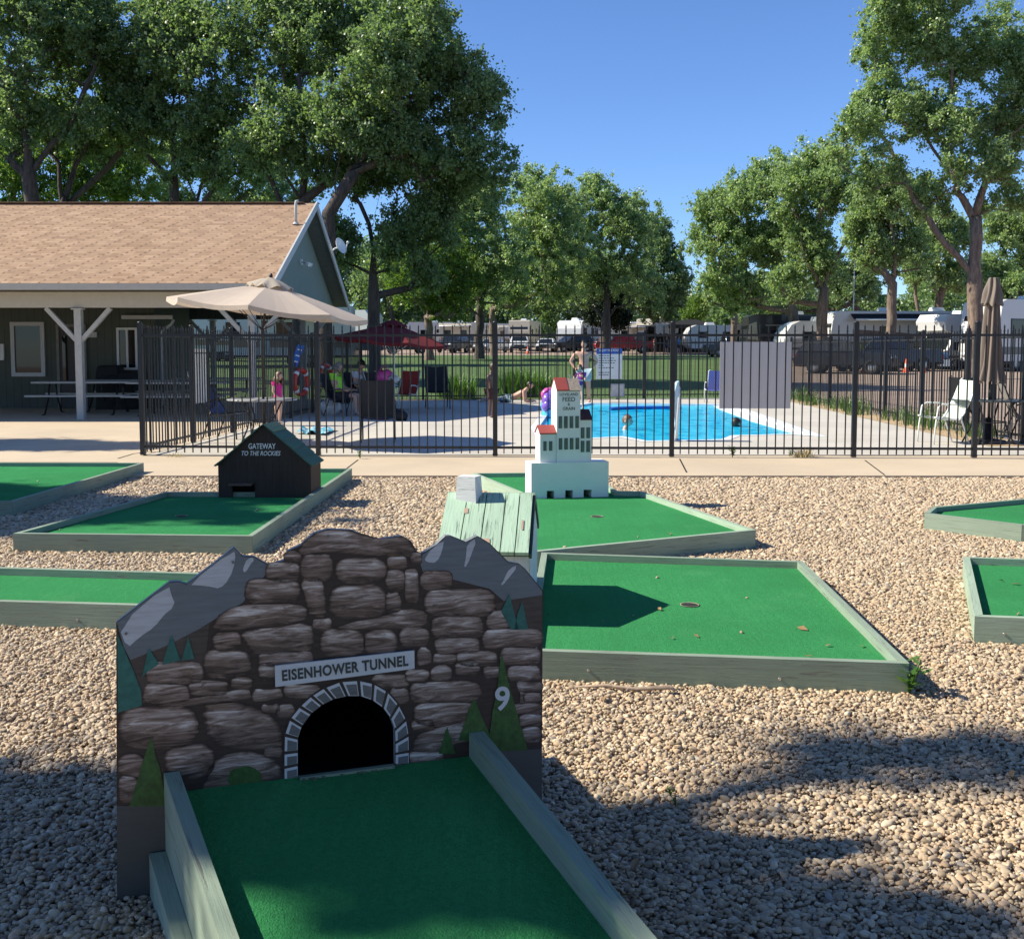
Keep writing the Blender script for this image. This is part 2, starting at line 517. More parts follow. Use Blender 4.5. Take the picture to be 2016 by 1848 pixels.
holed('pool_deck', deck_out, cop_out, 0.03, M['deck'])
M['coping'] = plain('pool_coping', (0.72, 0.75, 0.76), 0.5, var=0.07)
holed('pool_edge', cop_out, pool2, 0.036, M['coping'], 0.3)
t = NT('water'); p = t.geo_pos((1, 0.55, 1))
nz = t.noise(p, 3.2, 3, 0.55, 0.4); n2 = t.noise(p, 9, 2, 0.5)
hgt = t.math('ADD', nz, t.math('MULTIPLY', n2, 0.35))
t.base(t.ramp(nz, [(0.34, (0.0, 0.33, 0.62)), (0.46, (0.01, 0.50, 0.80)), (0.66, (0.04, 0.60, 0.88))])); t.b.inputs['Roughness'].default_value = 0.12
t.b.inputs['Specular IOR Level'].default_value = 0.03
t.bump(hgt, 0.35, 0.06); M['water'] = t.mat
win = ringp(pool2, 0.02)
mb = MB(); mb.prism(win, -0.2, -0.02); o = mb.build('water', M['water']); o['kind'] = 'structure'
# white shallow ledge along the right side, just under the surface edge
led = [GZ(x, y, -0.014) for x, y in ((1405, 799), (1436, 799), (1482, 815), (1592, 856), (1572, 856), (1480, 829), (1418, 806))]
mb = MB(); mb.prism([(p.x, p.y) for p in led], -0.1, -0.012); o = mb.build('pool_ledge', M['coping']); o['kind'] = 'structure'

# lawn, lots, roads
area('lawn', [(-80, EBL.y + 0.12), (EBR.x + 0.2, EBR.y + 0.12), (12.5, 50), (21, 97), (-80, 97)], -0.005, M['lawn'])
area('parking_lot', [(EFR2.x + 1.2, 10), (90, 10), (90, 97), (21.1, 97), (12.6, 50), (EBR.x + 0.25, EBR.y + 0.12), (EBR.x + 0.6, 30)], -0.012, M['lot'])
area('road', [(-150, 97.2), (150, 97.2), (150, 109), (-150, 109)], -0.008, M['lot'])
area('campground', [(-150, 109), (150, 109), (150, 144), (-150, 144)], -0.016, M['dirt'])

# ------------------------------------------------------------------ gravel
def pebble_field():
    rs = np.random.RandomState(3)
    P = []; S = []
    def fill(y0, y1, sp, size, zlo):
        for y in np.arange(y0, y1, sp):
            hw = y * 0.53 + 0.5
            xs = np.arange(-hw, hw, sp)
            p = np.stack([xs, np.full(len(xs), y), np.zeros(len(xs))], 1)
            p[:, :2] += rs.uniform(-sp * 0.55, sp * 0.55, (len(xs), 2))
            p[:, 2] = rs.uniform(zlo, 0.004, len(xs))
            P.append(p); S.append(np.clip(rs.gamma(5, size / 5, len(xs)), size * .35, size * 1.85))
    fill(2.2, 4.3, 0.0124, 0.0082, -0.012)
    fill(4.3, 6.4, 0.0130, 0.0083, -0.012)
    fill(6.4, 9.0, 0.0162, 0.0104, -0.013)
    fill(9.0, sw_y0 + 0.02, 0.0230, 0.0145, -0.014)
    # coarser beyond the edges of the picture
    for y in np.arange(1.3, sw_y0, 0.036):
        hw = y * 0.53 + 0.5
        for a, b in ((-hw - 3.2, -hw), (hw, hw + 3.2)) if y > 2.2 else ((-hw - 2.5, hw + 2.5),):
            xs = np.arange(a, b, 0.036)
            p = np.stack([xs, np.full(len(xs), y), rs.uniform(-.015, .004, len(xs))], 1); p[:, :2] += rs.uniform(-.02, .02, (len(xs), 2))
            P.append(p); S.append(np.clip(rs.gamma(6, .022 / 6, len(xs)), .01, .034))
    return np.concatenate(P), np.concatenate(S)
gp, gs = pebble_field()
# leave out the pebbles that lie under the decks of the golf holes
def inside(poly, P):
    x, y = P[:, 0], P[:, 1]; n = len(poly); r = np.zeros(len(P), bool); j = n - 1
    for i in range(n):
        xi, yi = poly[i][:2]; xj, yj = poly[j][:2]
        c = ((yi > y) != (yj > y)) & (x < (xj - xi) * (y - yi) / ((yj - yi) or 1e-9) + xi)
        r ^= c; j = i
    return r
t = NT('pebble'); a = t.attr('rnd', 'INSTANCER'); h = a.outputs['Fac']
pc = t.ramp(h, [(0.0, (0.137, 0.101, 0.069)), (0.07, (0.315, 0.237, 0.157)), (0.2, (0.525, 0.389, 0.245)), (0.36, (0.420, 0.338, 0.240)), (0.5, (0.588, 0.455, 0.296)), (0.63, (0.483, 0.333, 0.204)), (0.76, (0.630, 0.495, 0.332)), (0.88, (0.715, 0.606, 0.443)), (0.96, (0.525, 0.333, 0.194)), (1.0, (0.347, 0.313, 0.277))])
t.base(t.mix(t.math('MULTIPLY', t.noise(t.coord('Object'), 2.2, 4, 0.6), 0.4), pc, (0.25, 0.19, 0.13))); t.b.inputs['Roughness'].default_value = 0.75
M['pebble'] = t.mat
t = NT('gravel_bed'); p = t.geo_pos()
v = t.n.new('ShaderNodeTexVoronoi'); t.l.new(p, v.inputs['Vector']); v.inputs['Scale'].default_value = 42
t.base(t.mix(t.math('MULTIPLY', v.outputs['Distance'], 1.0), t.ramp(t.math('FRACT', t.math('MULTIPLY', v.outputs['Color'], 3.1)), [(0, (0.30, 0.225, 0.155)), (1, (0.54, 0.42, 0.30))]), (0.15, 0.11, 0.075))); t.b.inputs['Roughness'].default_value = 0.9
t.bump(v.outputs['Distance'], -0.8, 0.02); M['gravelbed'] = t.mat
area('gravel_bed', [(-25, -3), (25, -3), (25, sw_y0 - 0.002), (-25, sw_y0 - 0.002)], -0.014, M['gravelbed'])

def make_gravel(holes):
    keep = np.ones(len(gp), bool)
    for h in holes: keep &= ~inside(h, gp)
    stray = (~keep) & (np.random.RandomState(9).rand(len(gp)) < .0004) & (gp[:, 1] > 4.2)
    gp[stray, 2] = 0.099; gs[stray] = gs[stray] * .7
    keep = keep | stray
    ps, ss = gp[keep], gs[keep]
    me = bpy.data.meshes.new('gravel')
    me.vertices.add(len(ps)); me.vertices.foreach_set('co', ps.astype(np.float32).ravel())
    rs = np.random.RandomState(5)
    def attrib(nm, ty, arr, key='value'):
        at = me.attributes.new(nm, ty, 'POINT'); at.data.foreach_set(key, np.asarray(arr, np.float32).ravel())
    attrib('rnd', 'FLOAT', rs.rand(len(ps)))
    sc = np.stack([ss * rs.uniform(0.8, 1.45, len(ps)), ss * rs.uniform(0.7, 1.1, len(ps)), ss * rs.uniform(0.5, 0.8, len(ps))], 1)
    attrib('psc', 'FLOAT_VECTOR', sc, 'vector')
    ro = np.stack([rs.uniform(-0.5, 0.5, len(ps)), rs.uniform(-0.5, 0.5, len(ps)), rs.uniform(0, 6.28, len(ps))], 1)
    attrib('prot', 'FLOAT_VECTOR', ro, 'vector')
    o = bpy.data.objects.new('gravel', me); COL.objects.link(o); o['kind'] = 'stuff'
    tag(o, 'tan and pink river gravel covering the ground between the greens', 'gravel')
    g = bpy.data.node_groups.new('scatter_pebbles', 'GeometryNodeTree')
    g.interface.new_socket('Geometry', in_out='INPUT', socket_type='NodeSocketGeometry')
    g.interface.new_socket('Geometry', in_out='OUTPUT', socket_type='NodeSocketGeometry')
    N = g.nodes; L = g.links
    gi = N.new('NodeGroupInput'); go = N.new('NodeGroupOutput')
    ico = N.new('GeometryNodeMeshIcoSphere'); ico.inputs['Radius'].default_value = 1; ico.inputs['Subdivisions'].default_value = 2
    sp = N.new('GeometryNodeSetPosition'); L.new(ico.outputs[0], sp.inputs['Geometry'])
    nz = N.new('ShaderNodeTexNoise'); nz.inputs['Scale'].default_value = 1.1; nz.inputs['Detail'].default_value = 1
    vm = N.new('ShaderNodeVectorMath'); vm.operation = 'SUBTRACT'; L.new(nz.outputs['Color'], vm.inputs[0]); vm.inputs[1].default_value = (0.5, 0.5, 0.5)
    vs2 = N.new('ShaderNodeVectorMath'); vs2.operation = 'SCALE'; L.new(vm.outputs[0], vs2.inputs[0]); vs2.inputs['Scale'].default_value = 0.9
    L.new(vs2.outputs[0], sp.inputs['Offset'])
    sm = N.new('GeometryNodeSetShadeSmooth'); L.new(sp.outputs[0], sm.inputs['Geometry'])
    mt = N.new('GeometryNodeSetMaterial'); L.new(sm.outputs[0], mt.inputs['Geometry']); mt.inputs['Material'].default_value = M['pebble']
    iop = N.new('GeometryNodeInstanceOnPoints'); L.new(gi.outputs[0], iop.inputs['Points']); L.new(mt.outputs[0], iop.inputs['Instance'])
    def na(nm, ty):
        q = N.new('GeometryNodeInputNamedAttribute'); q.data_type = ty; q.inputs['Name'].default_value = nm
        return q.outputs[0]
    L.new(na('psc', 'FLOAT_VECTOR'), iop.inputs['Scale'])
    e2r = N.new('FunctionNodeEulerToRotation'); L.new(na('prot', 'FLOAT_VECTOR'), e2r.inputs[0]); L.new(e2r.outputs[0], iop.inputs['Rotation'])
    L.new(iop.outputs[0], go.inputs[0])
    me.materials.append(M['pebble'])
    md = o.modifiers.new('scatter', 'NODES'); md.node_group = g
    return o

# ------------------------------------------------------------------ golf holes
HOLES = []
RH = 0.14
def golf_hole(label, px, rail_h=RH, zt_=0.095, skip=(), cup=None, rail_m=None, world=None, group='low green putting decks with painted wood rails'):
    P = [Vector((p[0], p[1], 0)) for p in world] if world else [GZ(x, y, rail_h).to_2d().to_3d() for x, y in px]
    n = len(P)
    A = sum(P[i].x * P[(i + 1) % n].y - P[(i + 1) % n].x * P[i].y for i in range(n))
    if A < 0: P.reverse(); skip = tuple((n - 2 - s) % n for s in skip)
    c = sum(P, Vector()) / n
    root = thing('golf_hole', label, 'golf hole', (c.x, c.y, 0), 0, group)
    inn = ringp([(p.x, p.y) for p in P], -0.042)
    tb = MB(); tb.prism(ringp([(p.x, p.y) for p in P], -0.04), -0.02, zt_)
    tb.build('turf', M['turf'], root)
    for i in range(n):
        if i in skip: continue
        a, b = P[i], P[(i + 1) % n]; ia, ib = Vector((*inn[i], 0)), Vector((*inn[(i + 1) % n], 0))
        L = (b - a).length; off = rnd.random() * 9
        mb = MB()
        h = rail_h + rnd.uniform(-0.002, 0.002) + 0.001 * (i % 2)
        vsx = [(a.x, a.y, -0.02), (b.x, b.y, -0.02), (b.x, b.y, h), (a.x, a.y, h), (ia.x, ia.y, -0.02), (ib.x, ib.y, -0.02), (ib.x, ib.y, h), (ia.x, ia.y, h)]
        e = (b - a).normalized() * 0.0012
        def fc(idx, uv): mb.add([Vector(vsx[k]) + (e if k in (0, 3, 4, 7) else -e) for k in idx], [(0, 1, 2, 3)], 0, uv)
        fc((0, 1, 2, 3), [(off, 0), (off + L, 0), (off + L, h), (off, h)])
        fc((3, 2, 6, 7), [(off, h), (off + L, h), (off + L, h + 0.04), (off, h + 0.04)])
        fc((5, 4, 7, 6), [(off, 0.5), (off + L, 0.5), (off + L, 0.5 + h), (off, 0.5 + h)])
        fc((0, 3, 7, 4), [(off, 0), (off + .1, 0), (off + .1, .04), (off, .04)])
        fc((1, 5, 6, 2), [(off, 0), (off + .1, 0), (off + .1, .04), (off, .04)])
        mb.build('rail', rail_m or M['rail'], root)
        k = max(2, int(L / 0.9))
        for q in range(k):
            s = a.lerp(b, (q + 0.35) / k)
            nn = Vector((b.y - a.y, a.x - b.x, 0)).normalized()
            if nn.y < 0 and s.y < 7.6:
                bb = MB(); s2 = Vector((s.x, s.y, 0.045 + 0.02 * rnd.random()))
                bb.tube([s2 - nn * 0.002, s2 + nn * 0.004], 0.007, 8); bb.build('bolt', M['steel'], root)
    if cup:
        g = GZ(*cup, zt_)
        cb = MB(); cb.lathe([(0.052, 0.003), (0.056, 0.0045), (0.05, 0.0045), (0.049, 0.002)], (g.x, g.y, zt_), 20, 0)
        cb.build('cup_rim', M['cuprim'], root)
        cb = MB(); cb.lathe([(0.05, 0.0022), (0.0001, 0.0022)], (g.x, g.y, zt_), 20, 0, False); cb.build('cup', M['cup'], root)  # flat dark disc; its black stands in for shade inside the hole
    HOLES.append([(p.x, p.y) for p in P])
    return root
M['cuprim'] = plain('worn_rim', (0.33, 0.29, 0.2), 0.8)
t = NT('cup_hole_shade'); t.base((0.012, 0.014, 0.01)); t.b.inputs['Roughness'].default_value = 0.9; M['cup'] = t.mat

D_ = golf_hole('largest bright green putting deck, right of the painted tunnel obstacle, with house shadow on it',
     [(1066, 1087), (1580, 1104), (1790, 1305), (1030, 1279)], cup=(1358, 1191))
golf_hole('putting deck under the white grain elevator model, sunlit green with one cup',
     [(930, 931), (1160, 929), (1216, 966), (1265, 967), (1488, 1043), (1040, 1087), (880, 990), (1010, 985), (1034, 974)], cup=(1175, 1017), rail_m=M['raillite'])
golf_hole('putting deck holding the brown gabled toy house, mostly in tree shade',
     [(25, 1050), (497, 1055), (693, 922), (545, 922), (500, 968), (325, 968)], cup=(357, 1016))
golf_hole('putting deck before the picnic shelter, its far half bright and near half shaded',
     [(283, 911), (24, 987), (-260, 990), (-260, 910)])
golf_hole('long narrow putting deck left of the painted tunnel obstacle, cut off by the frame',
     [(-380, 1105), (560, 1132), (440, 1196), (-420, 1172)])
golf_hole('putting deck with pointed end, alone in the gravel at the far right',
     [(1836, 997), (1820, 1010), (2012, 1033), (2230, 1040), (2230, 962)])
golf_hole('putting deck with pale rails cut off by the frame, nearest on the right side',
     [(1896, 1096), (1919, 1213), (2260, 1226), (2260, 1107)], rail_m=M['raillite'])
# stop block at the corner of the far right deck
c = GZ(2012, 1030, RH)

# ------------------------------------------------------------------ tunnel obstacle with its ramp
B0 = GZ(230, 1770, 0); B1 = GZ(1066, 1645, 0)
bu = (B1 - B0); BW = bu.length; bu.normalize(); bn = Vector((bu.y, -bu.x, 0))      # towards the camera
def bp(px, py):
    h = plane_hit(px, py, B0, bn)
    return ((h - B0).dot(bu), h.z)
def Z1(x, y): return bp((x / 1.6843 + 250) * 0.7875, (y / 1.6843 + 1250) * 0.7875)
def bw(u, z, d=0.0): return B0 + bu * u + Vector((0, 0, z)) + bn * d
tun = thing('tunnel_obstacle', 'painted plywood mountain and stone tunnel with an arched hole and white name board', 'golf obstacle', tuple(B0.lerp(B1, .5)))
OUT = [(68, 515), (95, 493), (290, 345), (330, 342), (365, 352), (480, 265), (565, 197), (600, 235), (650, 238), (715, 275), (745, 262), (785, 252), (788, 215), (845, 190), (900, 140), (960, 122), (1060, 126), (1120, 150), (1180, 164), (1270, 150), (1310, 172), (1335, 215), (1353, 226), (1415, 188), (1455, 150), (1475, 149), (1540, 175), (1590, 150), (1640, 180), (1720, 260), (1765, 267), (1790, 288), (1865, 380)]
out = [Z1(*p) for p in OUT] + [(BW, -0.02), (0, -0.02)]
INN = [(833, 1165), (833, 1110), (833, 1055), (833, 1000), (850, 950), (890, 895), (935, 860), (985, 835), (1040, 823), (1095, 823), (1145, 840), (1190, 872), (1222, 915), (1240, 965), (1242, 1020), (1242, 1065), (1242, 1112)]
inn = [Z1(*p) for p in INN]
inn2 = [(inn[0][0], 0.2)] + inn + [(inn[-1][0], 0.2)]
def holed_panel(outer, hole, th, mb, mi):
    a = [Vector((p[0], p[1], 0)) for p in outer]; b = [Vector((p[0], p[1], 0)) for p in hole]
    al = a + b
    tri = geometry.tessellate_polygon([a, b])
    fr = [bw(p.x, p.y, 0) for p in al]; bk = [bw(p.x, p.y, -th) for p in al]
    uv = [(p.x, p.y) for p in al]
    ff = []
    for tt in tri:
        q = [al[i] for i in tt]
        ff.append(tt if (q[1] - q[0]).cross(q[2] - q[0]).z > 0 else tt[::-1])
    mb.add(fr, ff, mi, uv); mb.add(bk, [f[::-1] for f in ff], mi, uv)
    for loop, base in ((a, 0), (b, len(a))):
        n = len(loop)
        for i in range(n):
            j = (i + 1) % n
            mb.add([fr[base + i], fr[base + j], bk[base + j], bk[base + i]], [(0, 1, 2, 3)], 5, [(0, 0), (.1, 0), (.1, .02), (0, .02)])
pm = MB()
holed_panel(out, inn2, 0.022, pm, 0)
# paint, as the sign painter laid it on
def m_paint(name, c, var=0.15, st=(3, 30, 1)):
    t = NT(name); g = t.noise(t.coord('UV', st), 3, 5, 0.65); gr = t.noise(t.coord('UV', (4, 170, 1)), 3, 5, 0.6)
    col = t.ramp(g, [(0.3, tuple(v * (1 - var) for v in c)), (0.7, tuple(min(v * (1 + var), 1) for v in c))])
    t.base(t.mix(t.ramp(gr, [(0.6, (0, 0, 0)), (0.72, (0.45, 0.45, 0.45))]), col, tuple(v * 0.45 for v in c)))
    t.b.inputs['Roughness'].default_value = 0.6; t.bump(gr, 0.12, 0.002)
    return t.mat
M['pboard'] = m_paint('dark_brown_paint', (0.036, 0.024, 0.022), 0.35)
M['pgrey'] = m_paint('mountain_grey_paint', (0.135, 0.165, 0.195))
M['psnow'] = m_paint('snow_grey_paint', (0.46, 0.50, 0.56))
M['pbase'] = m_paint('dark_grey_paint', (0.075, 0.082, 0.085), 0.1)
M['pedge'] = m_paint('edge_paint', (0.30, 0.31, 0.30))
M['pteal'] = m_paint('teal_tree_paint', (0.022, 0.14, 0.125), 0.3, (14, 14, 1))
M['pgreen'] = m_paint('green_tree_paint', (0.033, 0.10, 0.022), 0.45, (16, 14, 1))
M['pwhite'] = m_paint('white_sign_paint', (0.56, 0.60, 0.66), 0.06)
M['pgblock'] = m_paint('arch_block_paint', (0.13, 0.14, 0.15), 0.25)
M['pbrown2'] = m_paint('brown_wash_paint', (0.062, 0.05, 0.046), 0.35)
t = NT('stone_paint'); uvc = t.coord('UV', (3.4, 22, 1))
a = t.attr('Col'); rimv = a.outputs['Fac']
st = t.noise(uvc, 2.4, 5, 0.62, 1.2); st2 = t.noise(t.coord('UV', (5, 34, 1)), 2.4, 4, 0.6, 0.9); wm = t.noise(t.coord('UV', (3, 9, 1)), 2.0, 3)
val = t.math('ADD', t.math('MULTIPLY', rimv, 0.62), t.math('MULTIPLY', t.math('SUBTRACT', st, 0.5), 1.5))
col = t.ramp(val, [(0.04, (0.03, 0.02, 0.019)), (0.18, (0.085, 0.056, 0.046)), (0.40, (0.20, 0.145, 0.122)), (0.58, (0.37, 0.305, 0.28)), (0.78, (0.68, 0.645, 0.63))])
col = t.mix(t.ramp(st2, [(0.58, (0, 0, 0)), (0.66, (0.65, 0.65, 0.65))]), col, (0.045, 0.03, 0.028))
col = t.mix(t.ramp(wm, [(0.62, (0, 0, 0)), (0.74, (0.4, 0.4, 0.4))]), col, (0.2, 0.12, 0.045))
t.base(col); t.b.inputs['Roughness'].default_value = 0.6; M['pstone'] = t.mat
PM = [M['pboard'], M['pgrey'], M['psnow'], M['pbase'], M['pstone'], M['pedge'], M['pteal'], M['pgreen'], M['pgblock'], M['pbrown2'], M['pwhite']]
def flat(poly, d, mi, z1=True, col=None):
    q = [Z1(*p) for p in poly] if z1 else poly
    vv = [Vector((p[0], p[1], 0)) for p in q]
    ff = []
    for tt in geometry.tessellate_polygon([vv]):
        a, b, c = [vv[i] for i in tt]
        ff.append(tt if (b - a).cross(c - a).z > 0 else tt[::-1])
    pm.add([bw(p[0], p[1], d) for p in q], ff, mi, [(p[0], p[1]) for p in q])
def chaikin(poly, k=.28):
    out = []
    for i in range(len(poly)):
        a, b = poly[i], poly[(i + 1) % len(poly)]
        out += [(a[0] * (1 - k) + b[0] * k, a[1] * (1 - k) + b[1] * k), (a[0] * k + b[0] * (1 - k) + rnd.uniform(-2, 2), a[1] * k + b[1] * (1 - k) + rnd.uniform(-2, 2))]
    return out
# grey mountains, snow, brown foot
flat([(72, 516), (96, 496), (290, 348), (330, 345), (365, 355), (565, 200), (599, 238), (650, 241), (712, 278), (692, 320), (640, 380), (600, 432), (500, 490), (420, 540), (280, 612), (128, 672), (100, 620)], 0.0006, 1)
flat([(1347, 262), (1358, 228), (1416, 191), (1456, 153), (1474, 152), (1540, 178), (1590, 153), (1638, 183), (1718, 263), (1764, 270), (1788, 291), (1861, 382), (1861, 400), (1700, 424), (1640, 372), (1480, 332), (1360, 302)], 0.0006, 1)
flat([(1700, 424), (1861, 398), (1861, 545), (1730, 545), (1690, 480), (1660, 440)], 0.0006, 9)
flat([(420, 540), (460, 520), (440, 700), (170, 860), (128, 672), (280, 612)], 0.0007, 9)
for s in ([(78, 528), (288, 352), (302, 400), (316, 445), (262, 490), (235, 530), (160, 580), (115, 626)], [(372, 356), (563, 204), (572, 250), (545, 335), (500, 372), (480, 365), (420, 358)], [(622, 243), (655, 243), (628, 280), (608, 312), (602, 285)],
          [(1362, 238), (1450, 158), (1440, 215), (1420, 262), (1376, 264)], [(1547, 182), (1588, 158), (1562, 240), (1530, 298), (1542, 222)], [(1727, 284), (1762, 274), (1712, 340), (1685, 362), (1700, 330)]):
    flat(chaikin(s), 0.0012, 2)
# dark grey unpainted foot at both ends
flat([(71, 1285), (320, 1285), (320, 1688), (72, 1688)], 0.0018, 3)
flat([(1600, 1060), (1860, 1045), (1860, 1560), (1600, 1560)], 0.0018, 3)
def stone(poly):
    if len(poly) == 2:
        (x0, y0), (x1, y1) = poly
        j = lambda k: rnd.uniform(-k, k)
        h = y1 - y0; w_ = x1 - x0; c = min(h, w_) * 0.28
        poly = [(x0 + c + j(4), y0 + j(5)), ((x0 + x1) / 2 + j(8), y0 + j(6)), (x1 - c + j(4), y0 + j(5)), (x1 + j(4), y0 + c + j(4)), (x1 + j(5), y1 - c + j(4)), (x1 - c, y1 + j(5)), ((x0 + x1) / 2 + j(8), y1 + j(6)), (x0 + c, y1 + j(5)), (x0 + j(5), y1 - c), (x0 + j(5), y0 + c)]
    # smooth the outline once
    n = len(poly); sm = []
    for i in range(n):
        a, b = poly[i], poly[(i + 1) % n]
        sm += [(a[0] * .75 + b[0] * .25, a[1] * .75 + b[1] * .25), (a[0] * .25 + b[0] * .75, a[1] * .25 + b[1] * .75)]
    q = [Z1(*p) for p in sm]; n = len(q)
    cx, cz = sum(p[0] for p in q) / n, sum(p[1] for p in q) / n
    q = [(cx + (p[0] - cx) + math.copysign(.0042, p[0] - cx), p[1] + math.copysign(.0038, p[1] - cz)) for p in q]
    ru, rz = rnd.uniform(0, 30), rnd.uniform(0, 30)
    vv, uv, cc = [], [], []
    ys = [p[1] for p in q]; zt0, zt1 = min(ys), max(ys)
    ext = min(max(p[0] for p in q) - min(p[0] for p in q), zt1 - zt0)
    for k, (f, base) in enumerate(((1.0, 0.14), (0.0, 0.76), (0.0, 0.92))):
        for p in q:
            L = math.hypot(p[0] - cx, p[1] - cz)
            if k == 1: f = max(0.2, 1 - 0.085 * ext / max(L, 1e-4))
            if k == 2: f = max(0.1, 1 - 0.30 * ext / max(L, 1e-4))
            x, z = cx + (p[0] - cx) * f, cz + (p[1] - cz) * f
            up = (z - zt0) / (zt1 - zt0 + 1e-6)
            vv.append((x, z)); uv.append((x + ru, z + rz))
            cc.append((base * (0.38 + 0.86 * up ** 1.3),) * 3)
    fs = []
    for k in (0, 1):
        for i in range(n):
            j = (i + 1) % n
            fs.append((k * n + i, k * n + j, (k + 1) * n + j, (k + 1) * n + i))
    fs.append(tuple(range(2 * n, 3 * n)))
    A = sum(q[i][0] * q[(i + 1) % n][1] - q[(i + 1) % n][0] * q[i][1] for i in range(n))
    if A < 0: fs = [f[::-1] for f in fs]
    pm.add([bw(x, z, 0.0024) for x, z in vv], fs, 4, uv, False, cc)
STONES = [
 [(838, 200), (905, 145), (960, 127), (1060, 131), (1130, 155), (1180, 170), (1270, 156), (1308, 182), (1325, 215), (1300, 236), (1220, 232), (1120, 226), (1000, 214), (900, 214), (845, 225)],
 [(782, 218), (838, 258)], [(843, 228), (980, 335)], [(1000, 245), (1202, 346)], [(1213, 238), (1287, 285)], [(1208, 292), (1282, 378)], [(1308, 222), (1350, 268)],
 [(700, 264), (836, 335)], [(614, 334), (838, 428)], [(843, 338), (925, 324), (940, 380), (948, 490), (890, 488), (872, 425)], [(970, 358), (1200, 496)], [(1210, 392), (1262, 470)], [(1288, 288), (1338, 428)],
 [(1353, 302), (1480, 372)], [(1372, 374), (1660, 484)],
 [(465, 545), (520, 470), (640, 434), (840, 440), (875, 472), (850, 505), (620, 540)], [(898, 500), (972, 540)],
 [(985, 528), (1100, 512), (1200, 490), (1290, 455), (1377, 475), (1372, 522), (1270, 538), (1060, 540)],
 [(478, 558), (592, 628)], [(588, 560), (700, 540), (886, 514), (897, 600), (880, 632), (660, 648), (622, 604)], [(928, 545), (1108, 652)], [(1112, 548), (1248, 646)], [(1263, 540), (1380, 612)],
 [(1400, 495), (1612, 575)], [(1412, 578), (1594, 644)], [(1632, 462), (1724, 540)], [(1612, 545), (1858, 618)],
 [(438, 632), (628, 742)], [(556, 745), (632, 792)], [(672, 642), (894, 692)], [(673, 690), (738, 752)], [(1335, 625), (1388, 690)], [(1288, 712), (1382, 768)],
 [(1405, 652), (1495, 684)], [(1505, 640), (1665, 690)], [(1398, 698), (1478, 762)], [(1500, 675), (1592, 740)],
 [(196, 682), (432, 768)], [(188, 776), (370, 850)], [(376, 762), (535, 812)], [(200, 862), (400, 838), (520, 812), (620, 792), (640, 838), (420, 858)],
 [(648, 798), (768, 848)], [(780, 778), (920, 826)], [(688, 862), (748, 888)], [(750, 862), (815, 912)], [(1150, 738), (1292, 792)], [(1222, 790), (1295, 850)],
 [(1305, 765), (1604, 850)], [(1325, 852), (1592, 945)], [(1316, 928), (1402, 970)], [(1318, 1020), (1342, 985), (1540, 925), (1605, 930), (1560, 1010), (1440, 1045), (1320, 1056)], [(1306, 1058), (1445, 1105)],
 [(80, 874), (408, 1036)], [(428, 872), (520, 848), (600, 854), (742, 922), (764, 1000), (752, 1045), (560, 1040), (468, 1012)], [(78, 1072), (185, 1155)], [(82, 1160), (155, 1270)],
 [(278, 1032), (476, 1165)], [(440, 1195), (470, 1110), (560, 1062), (650, 1062), (758, 1110), (758, 1175), (430, 1225)], [(698, 1038), (764, 1078)],
 [(1688, 620), (1852, 692)], [(1618, 700), (1692, 745)], [(1718, 698), (1852, 760)], [(1758, 764), (1858, 806)], [(1770, 808), (1784, 850)], [(1790, 810), (1856, 850)], [(1740, 855), (1856, 898)], [(1770, 902), (1856, 950)], [(1780, 954), (1856, 1012)]]
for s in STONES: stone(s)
# painted trees
flat([(73, 562), (100, 622), (140, 715), (172, 800), (176, 862), (76, 892)], 0.0032, 6)
for s in ([(176, 745), (205, 620), (248, 688), (200, 720)], [(262, 692), (300, 563), (338, 672)], [(343, 674), (371, 573), (397, 665)], [(1688, 468), (1722, 393), (1742, 470), (1762, 542), (1730, 544)], [(1758, 474), (1776, 424), (1802, 542), (1742, 544)]):
    flat(s, 0.0034, 6)
def fir(pts, teeth=7):
    """a painted fir: ragged triangle"""
    (x0, y0), (xt, yt), (x1, y1) = pts
    L, Rr = [], []
    for i in range(teeth + 1):
        f = i / teeth
        L.append((x0 + (xt - x0) * f + rnd.uniform(-6, 3), y0 + (yt - y0) * f))
        Rr.append((x1 + (xt - x1) * f + rnd.uniform(-3, 6), y1 + (yt - y1) * f))
    return L[:-1] + [(xt, yt)] + list(reversed(Rr[:-1]))
flat(fir([(128, 1285), (215, 992), (284, 1285)]), 0.0038, 7)
flat(fir([(1628, 1055), (1691, 648), (1795, 1050)]), 0.0036, 7)
flat(fir([(1510, 1010), (1571, 832), (1648, 1010)]), 0.0038, 7)
flat(fir([(1425, 1065), (1462, 952), (1494, 1065)]), 0.0040, 7)
flat([(610 + 72 * math.cos(a) * (1 + 0.06 * math.sin(7 * a)), 1168 + 50 * math.sin(a) * (1 + 0.06 * math.cos(5 * a))) for a in [2 * math.pi * k / 22 for k in range(22)]], 0.0034, 7)
